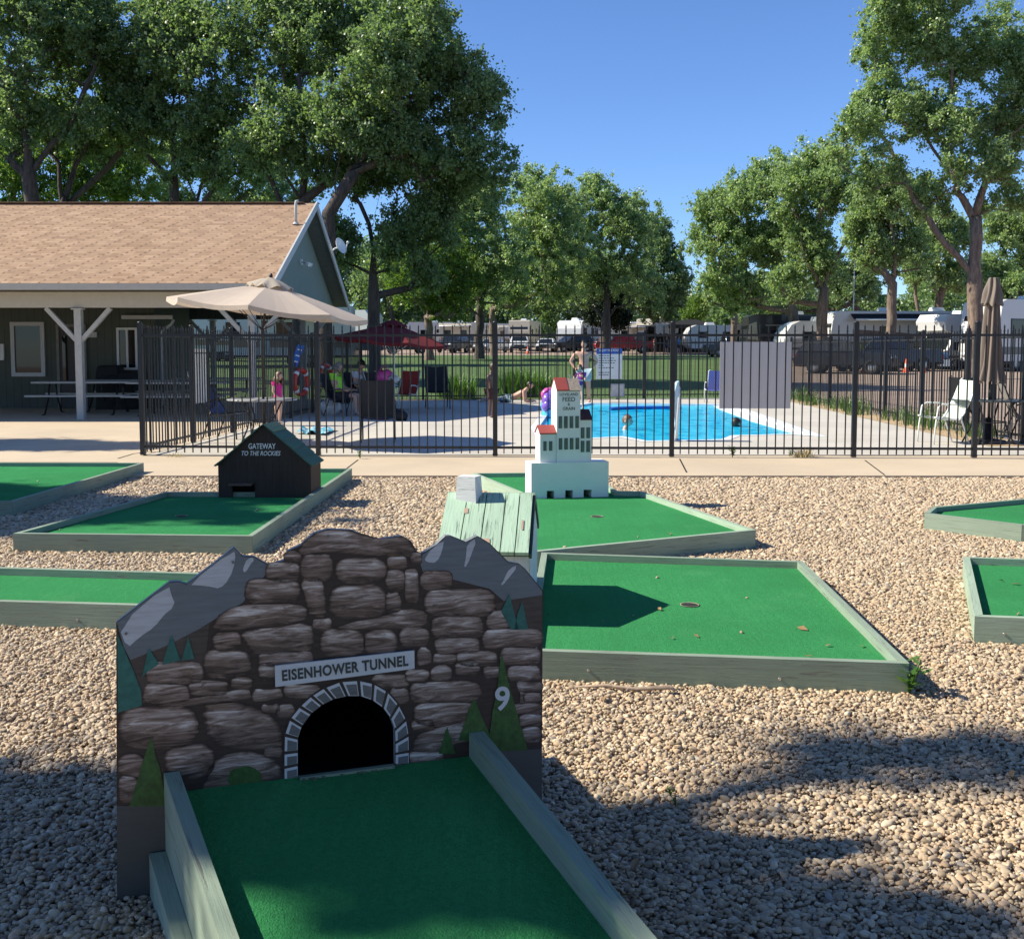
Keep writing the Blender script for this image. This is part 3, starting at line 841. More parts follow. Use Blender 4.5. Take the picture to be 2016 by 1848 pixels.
# arch of painted blocks
OUTR = [(775, 1182), (775, 1122), (775, 1062), (777, 985), (800, 918), (842, 866), (890, 822), (945, 788), (1012, 762), (1088, 757), (1150, 770), (1208, 803), (1256, 858), (1288, 920), (1299, 985), (1300, 1055), (1300, 1110)]
dk = [Z1(*p) for p in OUTR] + [Z1(*p) for p in reversed(INN)]
flat([((p[0] - 1037) * 1.012 + 1037, p[1] - 5) for p in OUTR] + list(reversed(INN)), 0.0040, 0)
for i in range(16):
    o0, o1, i0, i1 = [Vector(p) for p in (OUTR[i], OUTR[i + 1], INN[i], INN[i + 1])]
    g = 0.08
    a, b, c, d = o0.lerp(o1, g), o0.lerp(o1, 1 - g), i0.lerp(i1, 1 - g), i0.lerp(i1, g)
    q = [a, b, c, d]
    cn = sum(q, Vector((0, 0))) / 4
    q = [cn + (p - cn) * 0.94 for p in q]
    flat([tuple(p) for p in q], 0.0046, 10)
    inner = [cn + (p - cn) * 0.76 + Vector((4, 5)) for p in q]
    flat([tuple(p) for p in inner], 0.0052, 8)
pm.build('painted_panel', PM, tun)
M['winscrew'] = plain('dull_screw', (.16, .16, .16), .6)
for (x, y) in ((110, 560), (110, 1240), (1835, 620), (1835, 1010), (960, 150), (1330, 205), (560, 260)):
    sb_ = MB(); c_ = bw(*Z1(x, y)); sb_.tube([c_ + bn * .004, c_ + bn * .0062], .0042, 8); sb_.build('screw', M['winscrew'], tun)
# dark box behind the arch
xb = MB()
u0, u1 = inn[0][0] - 0.05, inn[-1][0] + 0.05
dpt = 0.84
for (ua, ub, za, zb, da, db) in ((u0 - 0.02, u0, 0.0, 0.58, -0.024, -dpt), (u1, u1 + 0.02, 0.0, 0.58, -0.024, -dpt), (u0 - 0.02, u1 + 0.02, 0.58, 0.6, -0.024, -dpt), (u0 - 0.02, u1 + 0.02, 0.0, 0.6, -dpt, -dpt - 0.02), (u0, u1, 0.2, 0.235, -0.0245, -dpt)):
    cc = bw((ua + ub) / 2, (za + zb) / 2, (da + db) / 2)
    xb.box(cc, (ub - ua, abs(da - db), zb - za), Matrix((bu, -bn, Vector((0, 0, 1)))).transposed())
xb.build('tunnel_box', plain('black_paint', (0.012, 0.012, 0.012), 0.9), tun)

def text_mesh(name, s, h, mat, parent, org, xd, yd, bold=0.0, ext=0.0015, shear=0.0, width=None, track=1.0):
    """flat lettering: centre of the line at org, cap height h, reading along xd"""
    cu = bpy.data.curves.new(name, 'FONT'); cu.body = s; cu.align_x = 'CENTER'; cu.align_y = 'CENTER'
    cu.size = 1; cu.offset = bold; cu.shear = shear; cu.space_character = track; cu.resolution_u = 4
    ob = bpy.data.objects.new('tmp', cu); COL.objects.link(ob)
    dg = bpy.context.evaluated_depsgraph_get()
    me = bpy.data.meshes.new_from_object(ob.evaluated_get(dg))
    bpy.data.objects.remove(ob)
    vv = [v.co.copy() for v in me.vertices]
    x0, x1 = min(v.x for v in vv), max(v.x for v in vv); y0, y1 = min(v.y for v in vv), max(v.y for v in vv)
    k = h / (y1 - y0); kx = k if width is None else width / (x1 - x0)
    xd, yd = Vector(xd).normalized(), Vector(yd).normalized(); nd = xd.cross(yd)
    for v in me.vertices:
        v.co = Vector(org) + xd * ((v.co.x - (x0 + x1) / 2) * kx) + yd * ((v.co.y - (y0 + y1) / 2) * k) + nd * ext
    me.name = name; me.materials.clear(); me.materials.append(mat)
    o = bpy.data.objects.new(name, me); COL.objects.link(o)
    adopt(o, parent)
    return o
# name board
sq = [Z1(*p) for p in ((735, 692), (1320, 628), (1321, 704), (737, 781))]
nb = MB()
fr = [bw(u, z, 0.012) for u, z in sq]; bk = [bw(u, z, 0.005) for u, z in sq]
nb.add(fr, [(3, 2, 1, 0)], 0, [(u, z) for u, z in sq])
for i in range(4): nb.add([fr[i], fr[(i + 1) % 4], bk[(i + 1) % 4], bk[i]], [(0, 1, 2, 3)], 0, [(0, 0), (.1, 0), (.1, .1), (0, .1)])
nbo = nb.build('name_board', M['pwhite'], tun)
mid = (fr[0] + fr[1] + fr[2] + fr[3]) / 4
xd = ((fr[1] - fr[0]) + (fr[2] - fr[3])).normalized()
TW = (Vector(Z1(1303, 660)) - Vector(Z1(765, 722))).length
text_mesh('lettering', 'EISENHOWER TUNNEL', 0.0335, M['text_dark'], nbo, mid + bn * 0.0005, xd, bn.cross(xd), 0.036, 0.001, width=TW * 0.985, track=1.08)
text_mesh('hole_number', '9', 0.078, M['pwhite'], tun, bw(*Z1(1692, 832), 0.0048), bu, Vector((0, 0, 1)), 0.02, 0.001)

# ramp in front of the tunnel
uL, zRL = bp(352, 1515); uL2, _ = bp(330, 1515)
uR, zRR = bp(921.6, 1440); uR2, _ = bp(963, 1440)
zT = (bp(395, 1560)[1] + bp(930, 1477)[1]) / 2
ramp = thing('golf_hole', 'shaded putting ramp nearest the camera, rising into the painted tunnel arch', 'golf hole', tuple(B0.lerp(B1, .5) + bn * .6), 0, 'low green putting decks with painted wood rails')
KS = RAMP_K
SLEN = 1.62
def rp(u, s, z): return bw(u, z - KS * s, s)
def rq(u, s, z):
    f = min(max((u - uL) / (uR - uL), -0.1), 1.1)
    return bw(u + (0.18 + (0.172 - 0.18) * f) * s, z - KS * s, s)
uvq = lambda a, b: [(0, a), (SLEN, a), (SLEN, b), (0, b)]
mb = MB()
ntu, nts = 24, 30
gv, gf, guv = [], [], []
for j in range(nts + 1):
    for i in range(ntu + 1):
        u = uL + (uR - uL) * i / ntu; s = 0.004 + (SLEN + 0.3) * j / nts
        gv.append(rq(u, s, zT + 0.004 * math.sin(u * 9) * math.sin(s * 5))); guv.append((u, s))
for j in range(nts):
    for i in range(ntu):
        a = j * (ntu + 1) + i
        gf.append((a, a + ntu + 1, a + ntu + 2, a + 1))
mb.add(gv, gf, 0, guv)
mb.build('turf', M['turf'], ramp)
def plank(name, ua, ub, s0, s1, ztop, hgt, mat=None, n=8, wob=0.0):
    off = rnd.random() * 9
    m2 = MB(); vv, uv = [], []
    for i in range(n + 1):
        s = s0 + (s1 - s0) * i / n
        for (u, z, q) in ((ua, ztop, 0), (ub, ztop, 0.04), (ub, ztop - hgt, 0.04 + hgt), (ua, ztop - hgt, -hgt)):
            vv.append(rq(u + wob * math.sin(s * 4), s, z)); uv.append((s + off, q))
    ff = []
    for i in range(n):
        for k in range(4):
            l = (k + 1) % 4
            ff.append((i * 4 + k, i * 4 + l, i * 4 + 4 + l, i * 4 + 4 + k))
    ff += [(3, 2, 1, 0), tuple(n * 4 + k for k in range(4))]
    m2.add(vv, ff, 0, uv)
    o = m2.build(name, mat or M['rail'], ramp)
    return o
plank('rail', uL - 0.042, uL, 0.006, SLEN + .3, zRL, 0.235)
plank('rail', uL - 0.088, uL - 0.0435, 0.012, SLEN + .3, zRL - 0.225, 0.15)
plank('rail', uR, uR + 0.048, 0.006, 1.02, zRR, 0.09)
plank('rail', uR + 0.006, uR + 0.056, 1.026, SLEN + .3, zRR - 0.012, 0.09)
plank('side_board', uR + 0.012, uR + 0.044, 0.006, SLEN + .3, zRR - 0.092, 0.27, M['pbase'])
HOLES.append([(p.x, p.y) for p in (rq(uL, 0, 0), rq(uR, 0, 0), rq(uR, SLEN + .3, 0), rq(uL, SLEN + .3, 0))])
# worn marks where the carpet meets the arch
wm = MB(); vv = []; nq = 46
for k in range(nq + 1):
    u = uL + (uR - uL) * (.38 + .37 * k / nq); l = rnd.choice((.002, .004, .012, .026)) * rnd.uniform(.5, 1.3)
    vv += [rq(u, .006, zT + .0045), rq(u + rnd.uniform(-.004, .004), .009 + l, zT + .0045)]
wm.add(vv, [(2 * k, 2 * k + 1, 2 * k + 3, 2 * k + 2) for k in range(nq)])
wm.build('frayed_edge', plain('frayed_carpet', (0.12, 0.15, 0.10), 0.95, var=.5, scale=70), ramp)
sill = MB(); sill.bar(bw(inn[0][0] + 0.005, inn[0][1] + 0.0, 0.01), bw(inn[-1][0] - 0.005, inn[-1][1], 0.01), 0.02, 0.008); sill.build('sill', M['rail'], tun)

# ------------------------------------------------------------------ white farm house obstacle
hd = Vector((math.sin(R(3.8)), math.cos(R(3.8)), 0)); hx = Vector((hd.y, -hd.x, 0))
def local(org, ex, ey):
    return Matrix((ex, ey, Vector((0, 0, 1)))).transposed(), Vector(org)
fr0 = plane_hit(1044, 1080, Vector((0, 5.58, 0)), Vector((0, 1, 0))).to_2d().to_3d()
Rm, Og = local(fr0, hx, hd)
def hp(x, y, z): return Og + Rm @ Vector((x, y, z))
WH, HD, ZE, ZR = 0.485, 0.86, 0.50, 0.72
house = thing('farmhouse_obstacle', 'white toy farmhouse with mint plank roof and white chimney behind the tunnel', 'golf obstacle', tuple(hp(-WH / 2, HD / 2, 0)))
mb = MB()
prof = [(0, -0.02), (HD, -0.02), (HD, ZE), (HD / 2, ZR - 0.02), (0, ZE)]
ME = Matrix((Vector((0, 1, 0)), Vector((1, 0, 0)), Vector((0, 0, 1)))).transposed()
mb.extr([(p[0], p[1]) for p in prof], -WH, 0, 0, None)
mb.v = [tuple(hp(v[1], v[0], v[2])) for v in mb.v]; mb.f = [f[::-1] for f in mb.f]
mb.build('wall', M['whitew'], house)
def slope_planks(x0, x1, y0, z0, y1, z1, n, th, gap, wid=None):
    m2 = MB()
    e = [x0]
    ws = wid or [1] * n; tot = sum(ws)
    for q in ws: e.append(e[-1] + (x1 - x0) * q / tot)
    d = (Vector((0, y1, z1)) - Vector((0, y0, z0))); nn = Vector((0, -d.z, d.y)).normalized()
    if nn.z < 0: nn = -nn
    for i in range(len(ws)):
        a, b = e[i] + gap / 2, e[i + 1] - gap / 2
        ext = rnd.uniform(-0.006, 0.006)
        dd = d.normalized()
        p0 = Vector((0, y0, z0)) - dd * ext; p1 = Vector((0, y1, z1))
        off = rnd.random() * 9; L = d.length
        vv = []
        for (x, p) in ((a, p0), (b, p0), (b, p1), (a, p1)):
            vv.append(Vector((x, p.y, p.z)))
        lift = nn * (th + rnd.uniform(0, 0.003))
        allv = vv + [v + lift for v in vv]
        ww = [hp(*v) for v in allv]
        uv = [(off, 0), (off, b - a), (off + L, b - a), (off + L, 0)] * 2
        fs = [(4, 5, 6, 7), (3, 2, 1, 0), (0, 1, 5, 4), (1, 2, 6, 5), (2, 3, 7, 6), (3, 0, 4, 7)]
        m2.add(ww, fs, 0, uv)
    return m2
rf = slope_planks(-WH - 0.012, -0.004, -0.055, ZE - 0.03, HD / 2, ZR - 0.004, 5, 0.02, 0.006, [1.15, 1.05, 1.05, 0.75, 0.72])
r2 = slope_planks(-WH - 0.012, 0.012, HD + 0.055, ZE - 0.03, HD / 2 + 0.003, ZR - 0.004, 5, 0.02, 0.006)
b0 = len(rf.v); rf.v += r2.v; rf.f += [[k + b0 for k in f] for f in r2.f]; rf.m += r2.m; rf.sm += r2.sm; rf.uv += r2.uv
rf.build('roof', M['plank'], house)
tb = MB(); tb.bar(hp(0.002, -0.05, ZE - 0.036), hp(0.002, HD / 2, ZR - 0.01), 0.016, 0.03, 0); tb.bar(hp(0.002, HD / 2, ZR - 0.012), hp(0.002, HD + 0.05, ZE - 0.036), 0.016, 0.03)
tb.bar(hp(-WH, -0.042, ZE - 0.03), hp(-0.006, -0.042, ZE - 0.03), 0.014, 0.018)
tb.build('trim_board', plain('dark_green_trim', (0.035, 0.06, 0.045), 0.7), house)
c0 = hp(-WH * 0.80, HD * 0.5 - 0.06, 0)
chim = MB(); zz = [(0.645, 0.066), (0.835, 0.055)]
vv = []
cx, cy = -WH * 0.80 + 0.02, HD * 0.5 - 0.04
for z, hw in zz:
    for sx, sy in ((-1, -1), (1, -1), (1, 1), (-1, 1)):
        q_ = rot_z(R(-17)) @ Vector((sx * hw, sy * hw * .8, 0)); vv.append(hp(cx + q_.x, cy + q_.y, z))
chim.add(vv, [(0, 1, 5, 4), (1, 2, 6, 5), (2, 3, 7, 6), (3, 0, 4, 7), (4, 5, 6, 7)], 0, [(0, 0), (.13, 0), (.13, .13), (0, .13), (0, .2), (.13, .2), (.13, .33), (0, .33)])
chim.build('chimney', M['whitew'], house)
M['barewood'] = plain('bare_wood', (0.42, 0.30, 0.22), 0.85)
# bare wood patches where the paint has come off
dsl = (Vector((0, HD / 2, ZR - 0.004)) - Vector((0, -0.055, ZE - 0.03)))
for (x, f, w_, l_) in ((-0.27 + 0.02, 0.10, 0.035, 0.055), (-WH + 0.115, 0.62, 0.012, 0.05), (-0.05, 0.35, 0.006, 0.09)):
    p = Vector((x, -0.055, ZE - 0.03)) + dsl * f + Vector((0, -dsl.z, dsl.y)).normalized() * 0.0255
    dn = dsl.normalized()
    q = [p + Vector((-w_, 0, 0)), p + Vector((w_, 0, 0)), p + Vector((w_ * 0.9, 0, 0)) + dn * l_, p + Vector((-w_ * 0.95, 0, 0)) + dn * l_]
    bp2 = MB(); bp2.add([hp(*v) for v in q], [(0, 1, 2, 3)]); bp2.build('bare_patch', M['barewood'], house)
# ================================================================== toy grain elevator
BL = GZ(1046, 982, 0.095).to_2d().to_3d(); BR = GZ(1198, 977.5, 0.095).to_2d().to_3d()
gx = (BR - BL).normalized(); gy = Vector((-gx.y, gx.x, 0)); GWD = (BR - BL).length
Rg = Matrix((gx, gy, Vector((0, 0, 1)))).transposed()
def gpt(x, y, z): return BL + Rg @ Vector((x, y, z))
elev = thing('grain_elevator_obstacle', 'white toy grain elevator with red roofs standing on a block with three ball holes', 'golf obstacle', tuple(BL.lerp(BR, .5)))
GD, ZB = 0.27, 0.445
mb = MB()
ops = [(0.156, 0.232), (0.343, 0.42), (0.53, 0.612)]
xs = [0] + [q for o in ops for q in o] + [GWD]
mb.box(gpt(GWD / 2, GD / 2, (ZB + 0.17) / 2), (GWD, GD, ZB - 0.17), Rg)
for i in range(0, len(xs), 2):
    mb.box(gpt((xs[i] + xs[i + 1]) / 2, GD / 2, 0.0875), (xs[i + 1] - xs[i], GD - 0.002, 0.165), Rg)
M['whiteblk'] = plain('white_block_paint', (0.76, 0.77, 0.76), 0.55, var=0.05, scale=4)
mb.build('base_block', M['whiteblk'], elev)
mb = MB(); mb.box(gpt(GWD / 2, GD - 0.03, 0.13), (GWD - 0.04, 0.03, 0.07), Rg); mb.build('ball_channel', plain('green_block_paint', (0.05, 0.14, 0.07), 0.8), elev)
def gable_block(x0, x1, y0, y1, zb, ze, zr):
    m2 = MB()
    prof = [(y0, zb), (y1, zb), (y1, ze), ((y0 + y1) / 2, zr), (y0, ze)]
    m2.extr(prof, x0, x1)
    m2.v = [tuple(gpt(v[1], v[0], v[2])) for v in m2.v]; m2.f = [f[::-1] for f in m2.f]
    return m2
def roof_slab(x0, x1, y0, y1, ze, zr, th=0.012, over=0.012):
    m2 = MB(); ym = (y0 + y1) / 2
    sl = (zr - ze) / (ym - y0)
    for (ya, za) in ((y0 - over, ze - over * sl), (y1 + over, ze - over * sl)):
        q = [(x0, ya, za), (x1, ya, za), (x1, ym, zr), (x0, ym, zr)]
        vv = [gpt(*p) for p in q] + [gpt(p[0], p[1], p[2] + th) for p in q]
        f = [(4, 5, 6, 7), (3, 2, 1, 0), (0, 1, 5, 4), (1, 2, 6, 5), (2, 3, 7, 6), (3, 0, 4, 7)]
        if ya > ym: f = [k[::-1] for k in f]
        m2.add(vv, f, 0, [(0, 0), (.2, 0), (.2, .2), (0, .2)] * 2)
    return m2
X = {'m': (0.26, 0.497), 'l': (0.095, 0.258), 'r': (0.499, 0.613)}
M['redroof'] = plain('red_roof_paint', (0.34, 0.062, 0.05), 0.7, var=0.12, scale=5)
M['darkroof'] = plain('maroon_roof_paint', (0.07, 0.02, 0.02), 0.7)
M['tarpaper'] = plain('bare_grey_shingle', (0.30, 0.25, 0.20), 0.95, var=0.35, scale=60)
TD0, TD1 = 0.02, 0.25
gable_block(*X['m'], TD0, TD1, ZB, 1.155, 1.262).build('tower', M['white'], elev)
gable_block(*X['l'], TD0 + .012, TD1 - .02, ZB, 0.73, 0.795).build('wing', M['white'], elev)
gable_block(*X['r'], TD0 + .006, TD1 - .02, ZB, 0.865, 0.945).build('wing', M['white'], elev)
mx = X['m'][0] + 0.118
tagp = roof_slab(X['m'][0] - .004, mx, TD0, TD1, 1.157, 1.264).build('roof', M['redroof'], elev)
tagp['label'] = 'red half of the tower roof'
o = roof_slab(mx + .002, X['m'][1] + .006, TD0, TD1, 1.155, 1.260, 0.008).build('roof', M['tarpaper'], elev); o['label'] = 'bare grey half of the tower roof'
roof_slab(X['l'][0] - .008, X['l'][1] - .001, TD0 + .012, TD1 - .02, 0.732, 0.797).build('roof', M['redroof'], elev)
o = roof_slab(X['r'][0] + .001, X['r'][1] + .006, TD0 + .006, TD1 - .02, 0.867, 0.947).build('roof', M['darkroof'], elev); o['label'] = 'dark maroon roof of the short wing'
wf = 0.237 / 172
M['winp'] = plain('green_grey_window_paint', (0.10, 0.135, 0.12), 0.7)
def gwin(x0, x1, z0, z1, y):
    m2 = MB()
    m2.box(gpt((x0 + x1) / 2, y - 0.002, (z0 + z1) / 2), (x1 - x0 + .003, 0.003, z1 - z0 + .003), Rg, 1)
    m2.box(gpt((x0 + x1) / 2 + .002, y - 0.0045, (z0 + z1) / 2 - .002), (x1 - x0 - .003, 0.003, z1 - z0 - .003), Rg, 0)
    m2.build('window', [M['winp'], M['text_dark']], elev)
for (za, zb2) in ((0.782, 0.897), (0.572, 0.682)):
    for a, b in ((1147, 1170), (1187, 1211), (1228, 1252), (1270, 1294)):
        sh = 2 if za > .7 else 4
        gwin(X['m'][0] + (a + sh - 1135) * wf, X['m'][0] + (b + sh - 1135) * wf, za, zb2, TD0)
for a, b in ((1040, 1061), (1081, 1103)): gwin(X['l'][0] + (a - 1015) * wf, X['l'][0] + (b - 1015) * wf, 0.562, 0.653, TD0 + .012)
for (za, zb2) in ((0.680, 0.783), (0.543, 0.652)):
    for a, b in ((1316, 1340), (1357, 1382)): gwin(X['r'][0] + (a - 1310) * wf, X['r'][0] + (b - 1310) * wf, za, zb2, TD0 + .006)
tc = (X['m'][0] + X['m'][1]) / 2
for s_, z, h, wd in (('LOVELAND', 1.112, 0.026, 0.186), ('FEED', 1.064, 0.042, 0.128), ('&', 1.016, 0.026, 0.022), ('GRAIN', 0.973, 0.031, 0.122)):
    text_mesh('lettering', s_, h, M['text_dark'], elev, gpt(tc + 0.002, TD0 - .0012, z), gx, (0, 0, 1), 0.012, 0.001, width=wd)

# ================================================================== brown gateway house
CL = GZ(430.5, 979, 0.095).to_2d().to_3d(); CR = GZ(612.5, 979.3, 0.095).to_2d().to_3d()
cx_ = (CR - CL).normalized(); cy_ = Vector((-cx_.y, cx_.x, 0)).normalized()
cy_ = (cy_ * 1.0 + cx_ * 0.02).normalized()
CW, CD = (CR - CL).length, 0.46
Rc = Matrix((cx_, cy_, Vector((0, 0, 1)))).transposed()
def cpt(x, y, z): return CL + Rc @ Vector((x, y, z))
gate = thing('gabled_house_obstacle', 'dark brown toy house with green gable roof and small ball hole', 'golf obstacle', tuple(cpt(CW / 2, CD / 2, 0)))
t = NT('dark_brown_siding'); uvc = t.coord('Object')
g = t.noise(t.coord('Object', (26, 26, 1.5)), 2.5, 4, 0.6)
t.base(t.ramp(g, [(0.3, (0.016, 0.009, 0.006)), (0.7, (0.038, 0.022, 0.016))])); t.b.inputs['Roughness'].default_value = 0.7; t.bump(g, 0.4, 0.004); M['siding'] = t.mat
ZCE, ZCR = 0.435, 0.805
mb = MB()
ox0, ox1, oz = 0.135, 0.36, 0.215
for (xa, xb, za, zb2) in ((0, ox0, 0.0, ZCE), (ox1, CW, 0.0, ZCE), (ox0, ox1, oz, ZCE)):
    mb.box(cpt((xa + xb) / 2, 0.012, (za + zb2) / 2), (xb - xa, 0.024, zb2 - za), Rc)
mb.box(cpt(0.011, CD / 2, ZCE / 2), (0.022, CD - 0.05, ZCE - .001), Rc); mb.box(cpt(CW - 0.011, CD / 2, ZCE / 2), (0.022, CD - 0.05, ZCE - .001), Rc)
mb.box(cpt(CW / 2, CD - 0.012, ZCE / 2), (CW, 0.024, ZCE), Rc)
for ya, yb in ((0.0, 0.024), (CD - 0.024, CD)):
    m3 = MB(); m3.extr([(0, ZCE + .0005), (CW, ZCE + .0005), (CW / 2, ZCR)], ya, yb); b0 = len(mb.v)
    mb.add([cpt(*v) for v in m3.v], m3.f, 0)
mb.build('wall', M['siding'], gate)
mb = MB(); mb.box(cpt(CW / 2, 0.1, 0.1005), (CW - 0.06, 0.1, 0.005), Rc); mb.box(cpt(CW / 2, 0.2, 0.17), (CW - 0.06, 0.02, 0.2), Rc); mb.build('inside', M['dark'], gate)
mb = MB(); mb.box(cpt((ox0 + ox1) / 2 - .02, -0.03, oz + 0.014), (0.225, 0.07, 0.022), Rc); mb.build('hole_awning', plain('brown_awning_paint', (0.10, 0.062, 0.045), 0.7), gate)
M['groof'] = wood('green_roof_boards', (0.055, 0.135, 0.095), (0.10, 0.11, 0.08), 0.7, 0.8, 22)
for side in (-1, 1):
    mb = MB()
    for k in range(5):
        f0, f1 = k / 5 - 0.002, (k + 1) / 5 + 0.03
        xe = -0.02 if side < 0 else CW + 0.02
        ze = ZCE - 0.03
        p = lambda f: Vector((xe + (CW / 2 - xe) * f, 0, ze + (ZCR + 0.012 - ze) * f))
        a, b = p(f0), p(min(f1, 1.0)); lift = 0.011 * (1 - 0) 
        nn = Vector((-(b - a).z, 0, (b - a).x)); nn = nn.normalized() * (1 if nn.z > 0 else -1)
        aa = a + nn * 0.016; bb = b + nn * 0.006
        ya, yb = -0.035 + rnd.uniform(-.004, .004), CD + 0.03
        q = [a, b, bb, aa]
        off = rnd.random() * 9
        vv = [cpt(v.x, ya, v.z) for v in q] + [cpt(v.x, yb, v.z) for v in q]
        uv = [(off, 0), (off, .1), (off, .12), (off, .02)] + [(off + .5, 0), (off + .5, .1), (off + .5, .12), (off + .5, .02)]
        fs = [(0, 1, 2, 3), (7, 6, 5, 4), (3, 2, 6, 7), (1, 0, 4, 5), (0, 3, 7, 4), (2, 1, 5, 6)]
        if side < 0: fs = [f for f in fs]
        else: fs = [f[::-1] for f in fs]
        mb.add(vv, fs, 0, uv)
    mb.build('roof', M['groof'], gate)
text_mesh('lettering', 'GATEWAY', 0.056, M['text_white'], gate, cpt(CW * 0.48, -0.0015, 0.603), cx_, (0, 0, 1), 0.015, 0.001, width=0.268)
text_mesh('lettering', 'TO THE ROCKIES', 0.046, M['text_white'], gate, cpt(CW * 0.468, -0.0015, 0.533), cx_, (0.0, 0, 1), 0.012, 0.001, shear=0.25, width=0.385)

# ================================================================== fences
FT, FRAIL = 1.83, 1.72
def fence(label, A, B, sect, name='iron_fence', r=0.0078, first=True, last=True, pick=0.122, skip=None):
    A, B = Vector(A), Vector(B)
    root = thing(name, label, 'fence', tuple(A.lerp(B, .5).to_2d()) + (0.03,), 0, 'black picket fences round the pool')
    d = (B - A); L = d.length; d.normalize()
    rm = Matrix((d, Vector((-d.y, d.x, 0)), Vector((0, 0, 1)))).transposed()
    for i, (s0, s1) in enumerate(zip(sect[:-1], sect[1:])):
        mb = MB()
        for z in (0.13, FRAIL):
            mb.box(A + d * ((s0 + s1) / 2) + Vector((0, 0, z)), (s1 - s0 - 0.05, 0.03, 0.034), rm)
        n = max(1, round((s1 - s0) / pick))
        for k in range(1, n):
            s = s0 + (s1 - s0) * k / n
            c = A + d * s
            mb.box(c + Vector((0, 0, (0.045 + FT) / 2)), (2 * r, 2 * r, FT - 0.045), rm)
            mb.box(c + Vector((0, 0, FT + 0.02)), (2.6 * r, 2.6 * r, 0.04), rm, 0, 0.12)
            mb.box(c + Vector((0, 0, FRAIL + 0.055)), (3 * r, 3 * r, 0.012), rm)
        mb.build('fence_panel', M['iron'], root)
    for i, s in enumerate(sect):
        if (i == 0 and not first) or (i == len(sect) - 1 and not last): continue
        mb = MB(); c = A + d * s
        mb.box(c + Vector((0, 0, 0.955)), (0.064, 0.064, 1.89), rm)
        mb.ball(c + Vector((0, 0, 1.90)), (0.036, 0.036, 0.022), 10, 6)
        mb.box(c + Vector((0, 0, 0.035)), (0.075, 0.075, 0.012), rm)
        mb.build('fence_post', M['iron'], root)
    return root
def s_at(A, B, px):
    """distance along A-B of the picture column px"""
    k = (px - PX0) / FPX
    dy0 = Vector(A) - CAM; d = (Vector(B) - Vector(A)).normalized()
    f = lambda p: p.x - k * p.dot(FW)
    return -f(dy0) / f(d)
A_, B_ = Vector((EFL.x, EFL.y + .03, 0.03)), Vector((EFR2.x, EFR2.y + .03, 0.03))
posts = [s_at(A_, B_, x) for x in (282, 627, 975, 1322, 1680, 1917)]
posts += [posts[-1] + 2.4, (B_ - A_).length]
posts = [p for p in posts if p <= (B_ - A_).length + 1e-3]
fence('black picket fence along the sidewalk, in front of the pool', A_, B_, posts)
LA = Vector((A_.x, A_.y, .03)); LB = Vector((EBL.x, EBL.y, .03)); LL = (LB - LA).length
fence('black picket fence at the shelter side of the pool, seen nearly end on', LA, LB, [LL * k / 8 for k in range(9)], first=False)
BB = Vector((EBR.x, EBR.y, .03)); BLn = (BB - LB).length
bpost = sorted([0] + [s_at(LB, BB, x) for x in (833, 978, 1130, 1267, 1330, 1420)] + [BLn])
fence('black picket fence between the far end of the pool and the lawn', LB, BB, bpost, first=False)
RL = (BB - B_).length
fence('black picket fence between the pool deck and the brown parking lot', B_, BB, [RL * k / 8 for k in range(9)], first=False, last=False, pick=.14)
# dark steel edge where deck and sidewalk meet
mb = MB(); mb.bar(Vector((EFL.x, sw_y1 + .002, 0.033)), Vector((EFR2.x + 3, sw_y1 + .002 + fdir.y / fdir.x * 0, 0.033)), 0.02, 0.012); o = mb.build('expansion_joint', M['dark']); o['kind'] = 'structure'

# grey panel hung on the inner side of the front fence
pa, pb = GY(1418, 673, A_.y + .06), GY(1556, 804, A_.y + .06)
def panel(label, x0, x1, z0, z1, y, mat, edge):
    root = thing('sign_panel', label, 'sign', ((x0 + x1) / 2, y, z0))
    mb = MB(); mb.box(((x0 + x1) / 2, y, (z0 + z1) / 2), (x1 - x0, 0.006, z1 - z0)); mb.build('board', mat, root)
    for xx in (x0 + 0.08, x1 - 0.08):
        mb = MB(); mb.tube([(xx, y - .004, z1 - .05), (xx, y - .03, z1 - .05), (xx, y - .03, z1 - .02), (xx, y - .02, FRAIL + .03)], 0.004, 6)
        mb.build('hanger', M['steel'], root)
    return root
t = NT('brushed_grey_panel'); sw = t.noise(t.coord('Object', (0.7, 1, 0.25)), 1.5, 2, 0.4, 2.0); pn = t.noise(t.coord('Object'), 90, 2)
t.base(t.mix(t.ramp(sw, [(0.495, (0, 0, 0)), (0.51, (0.5, 0.5, 0.5)), (0.525, (0, 0, 0))]), t.ramp(pn, [(.3, (0.60, 0.60, 0.64)), (.7, (0.66, 0.66, 0.70))]), (0.7, 0.7, 0.74))); t.b.inputs['Roughness'].default_value = 0.45; M['gpanel'] = t.mat
panel('plain grey metal panel hung inside the front fence before the pool', pa.x, pb.x, pb.z, pa.z, A_.y + .06, M['gpanel'], None)

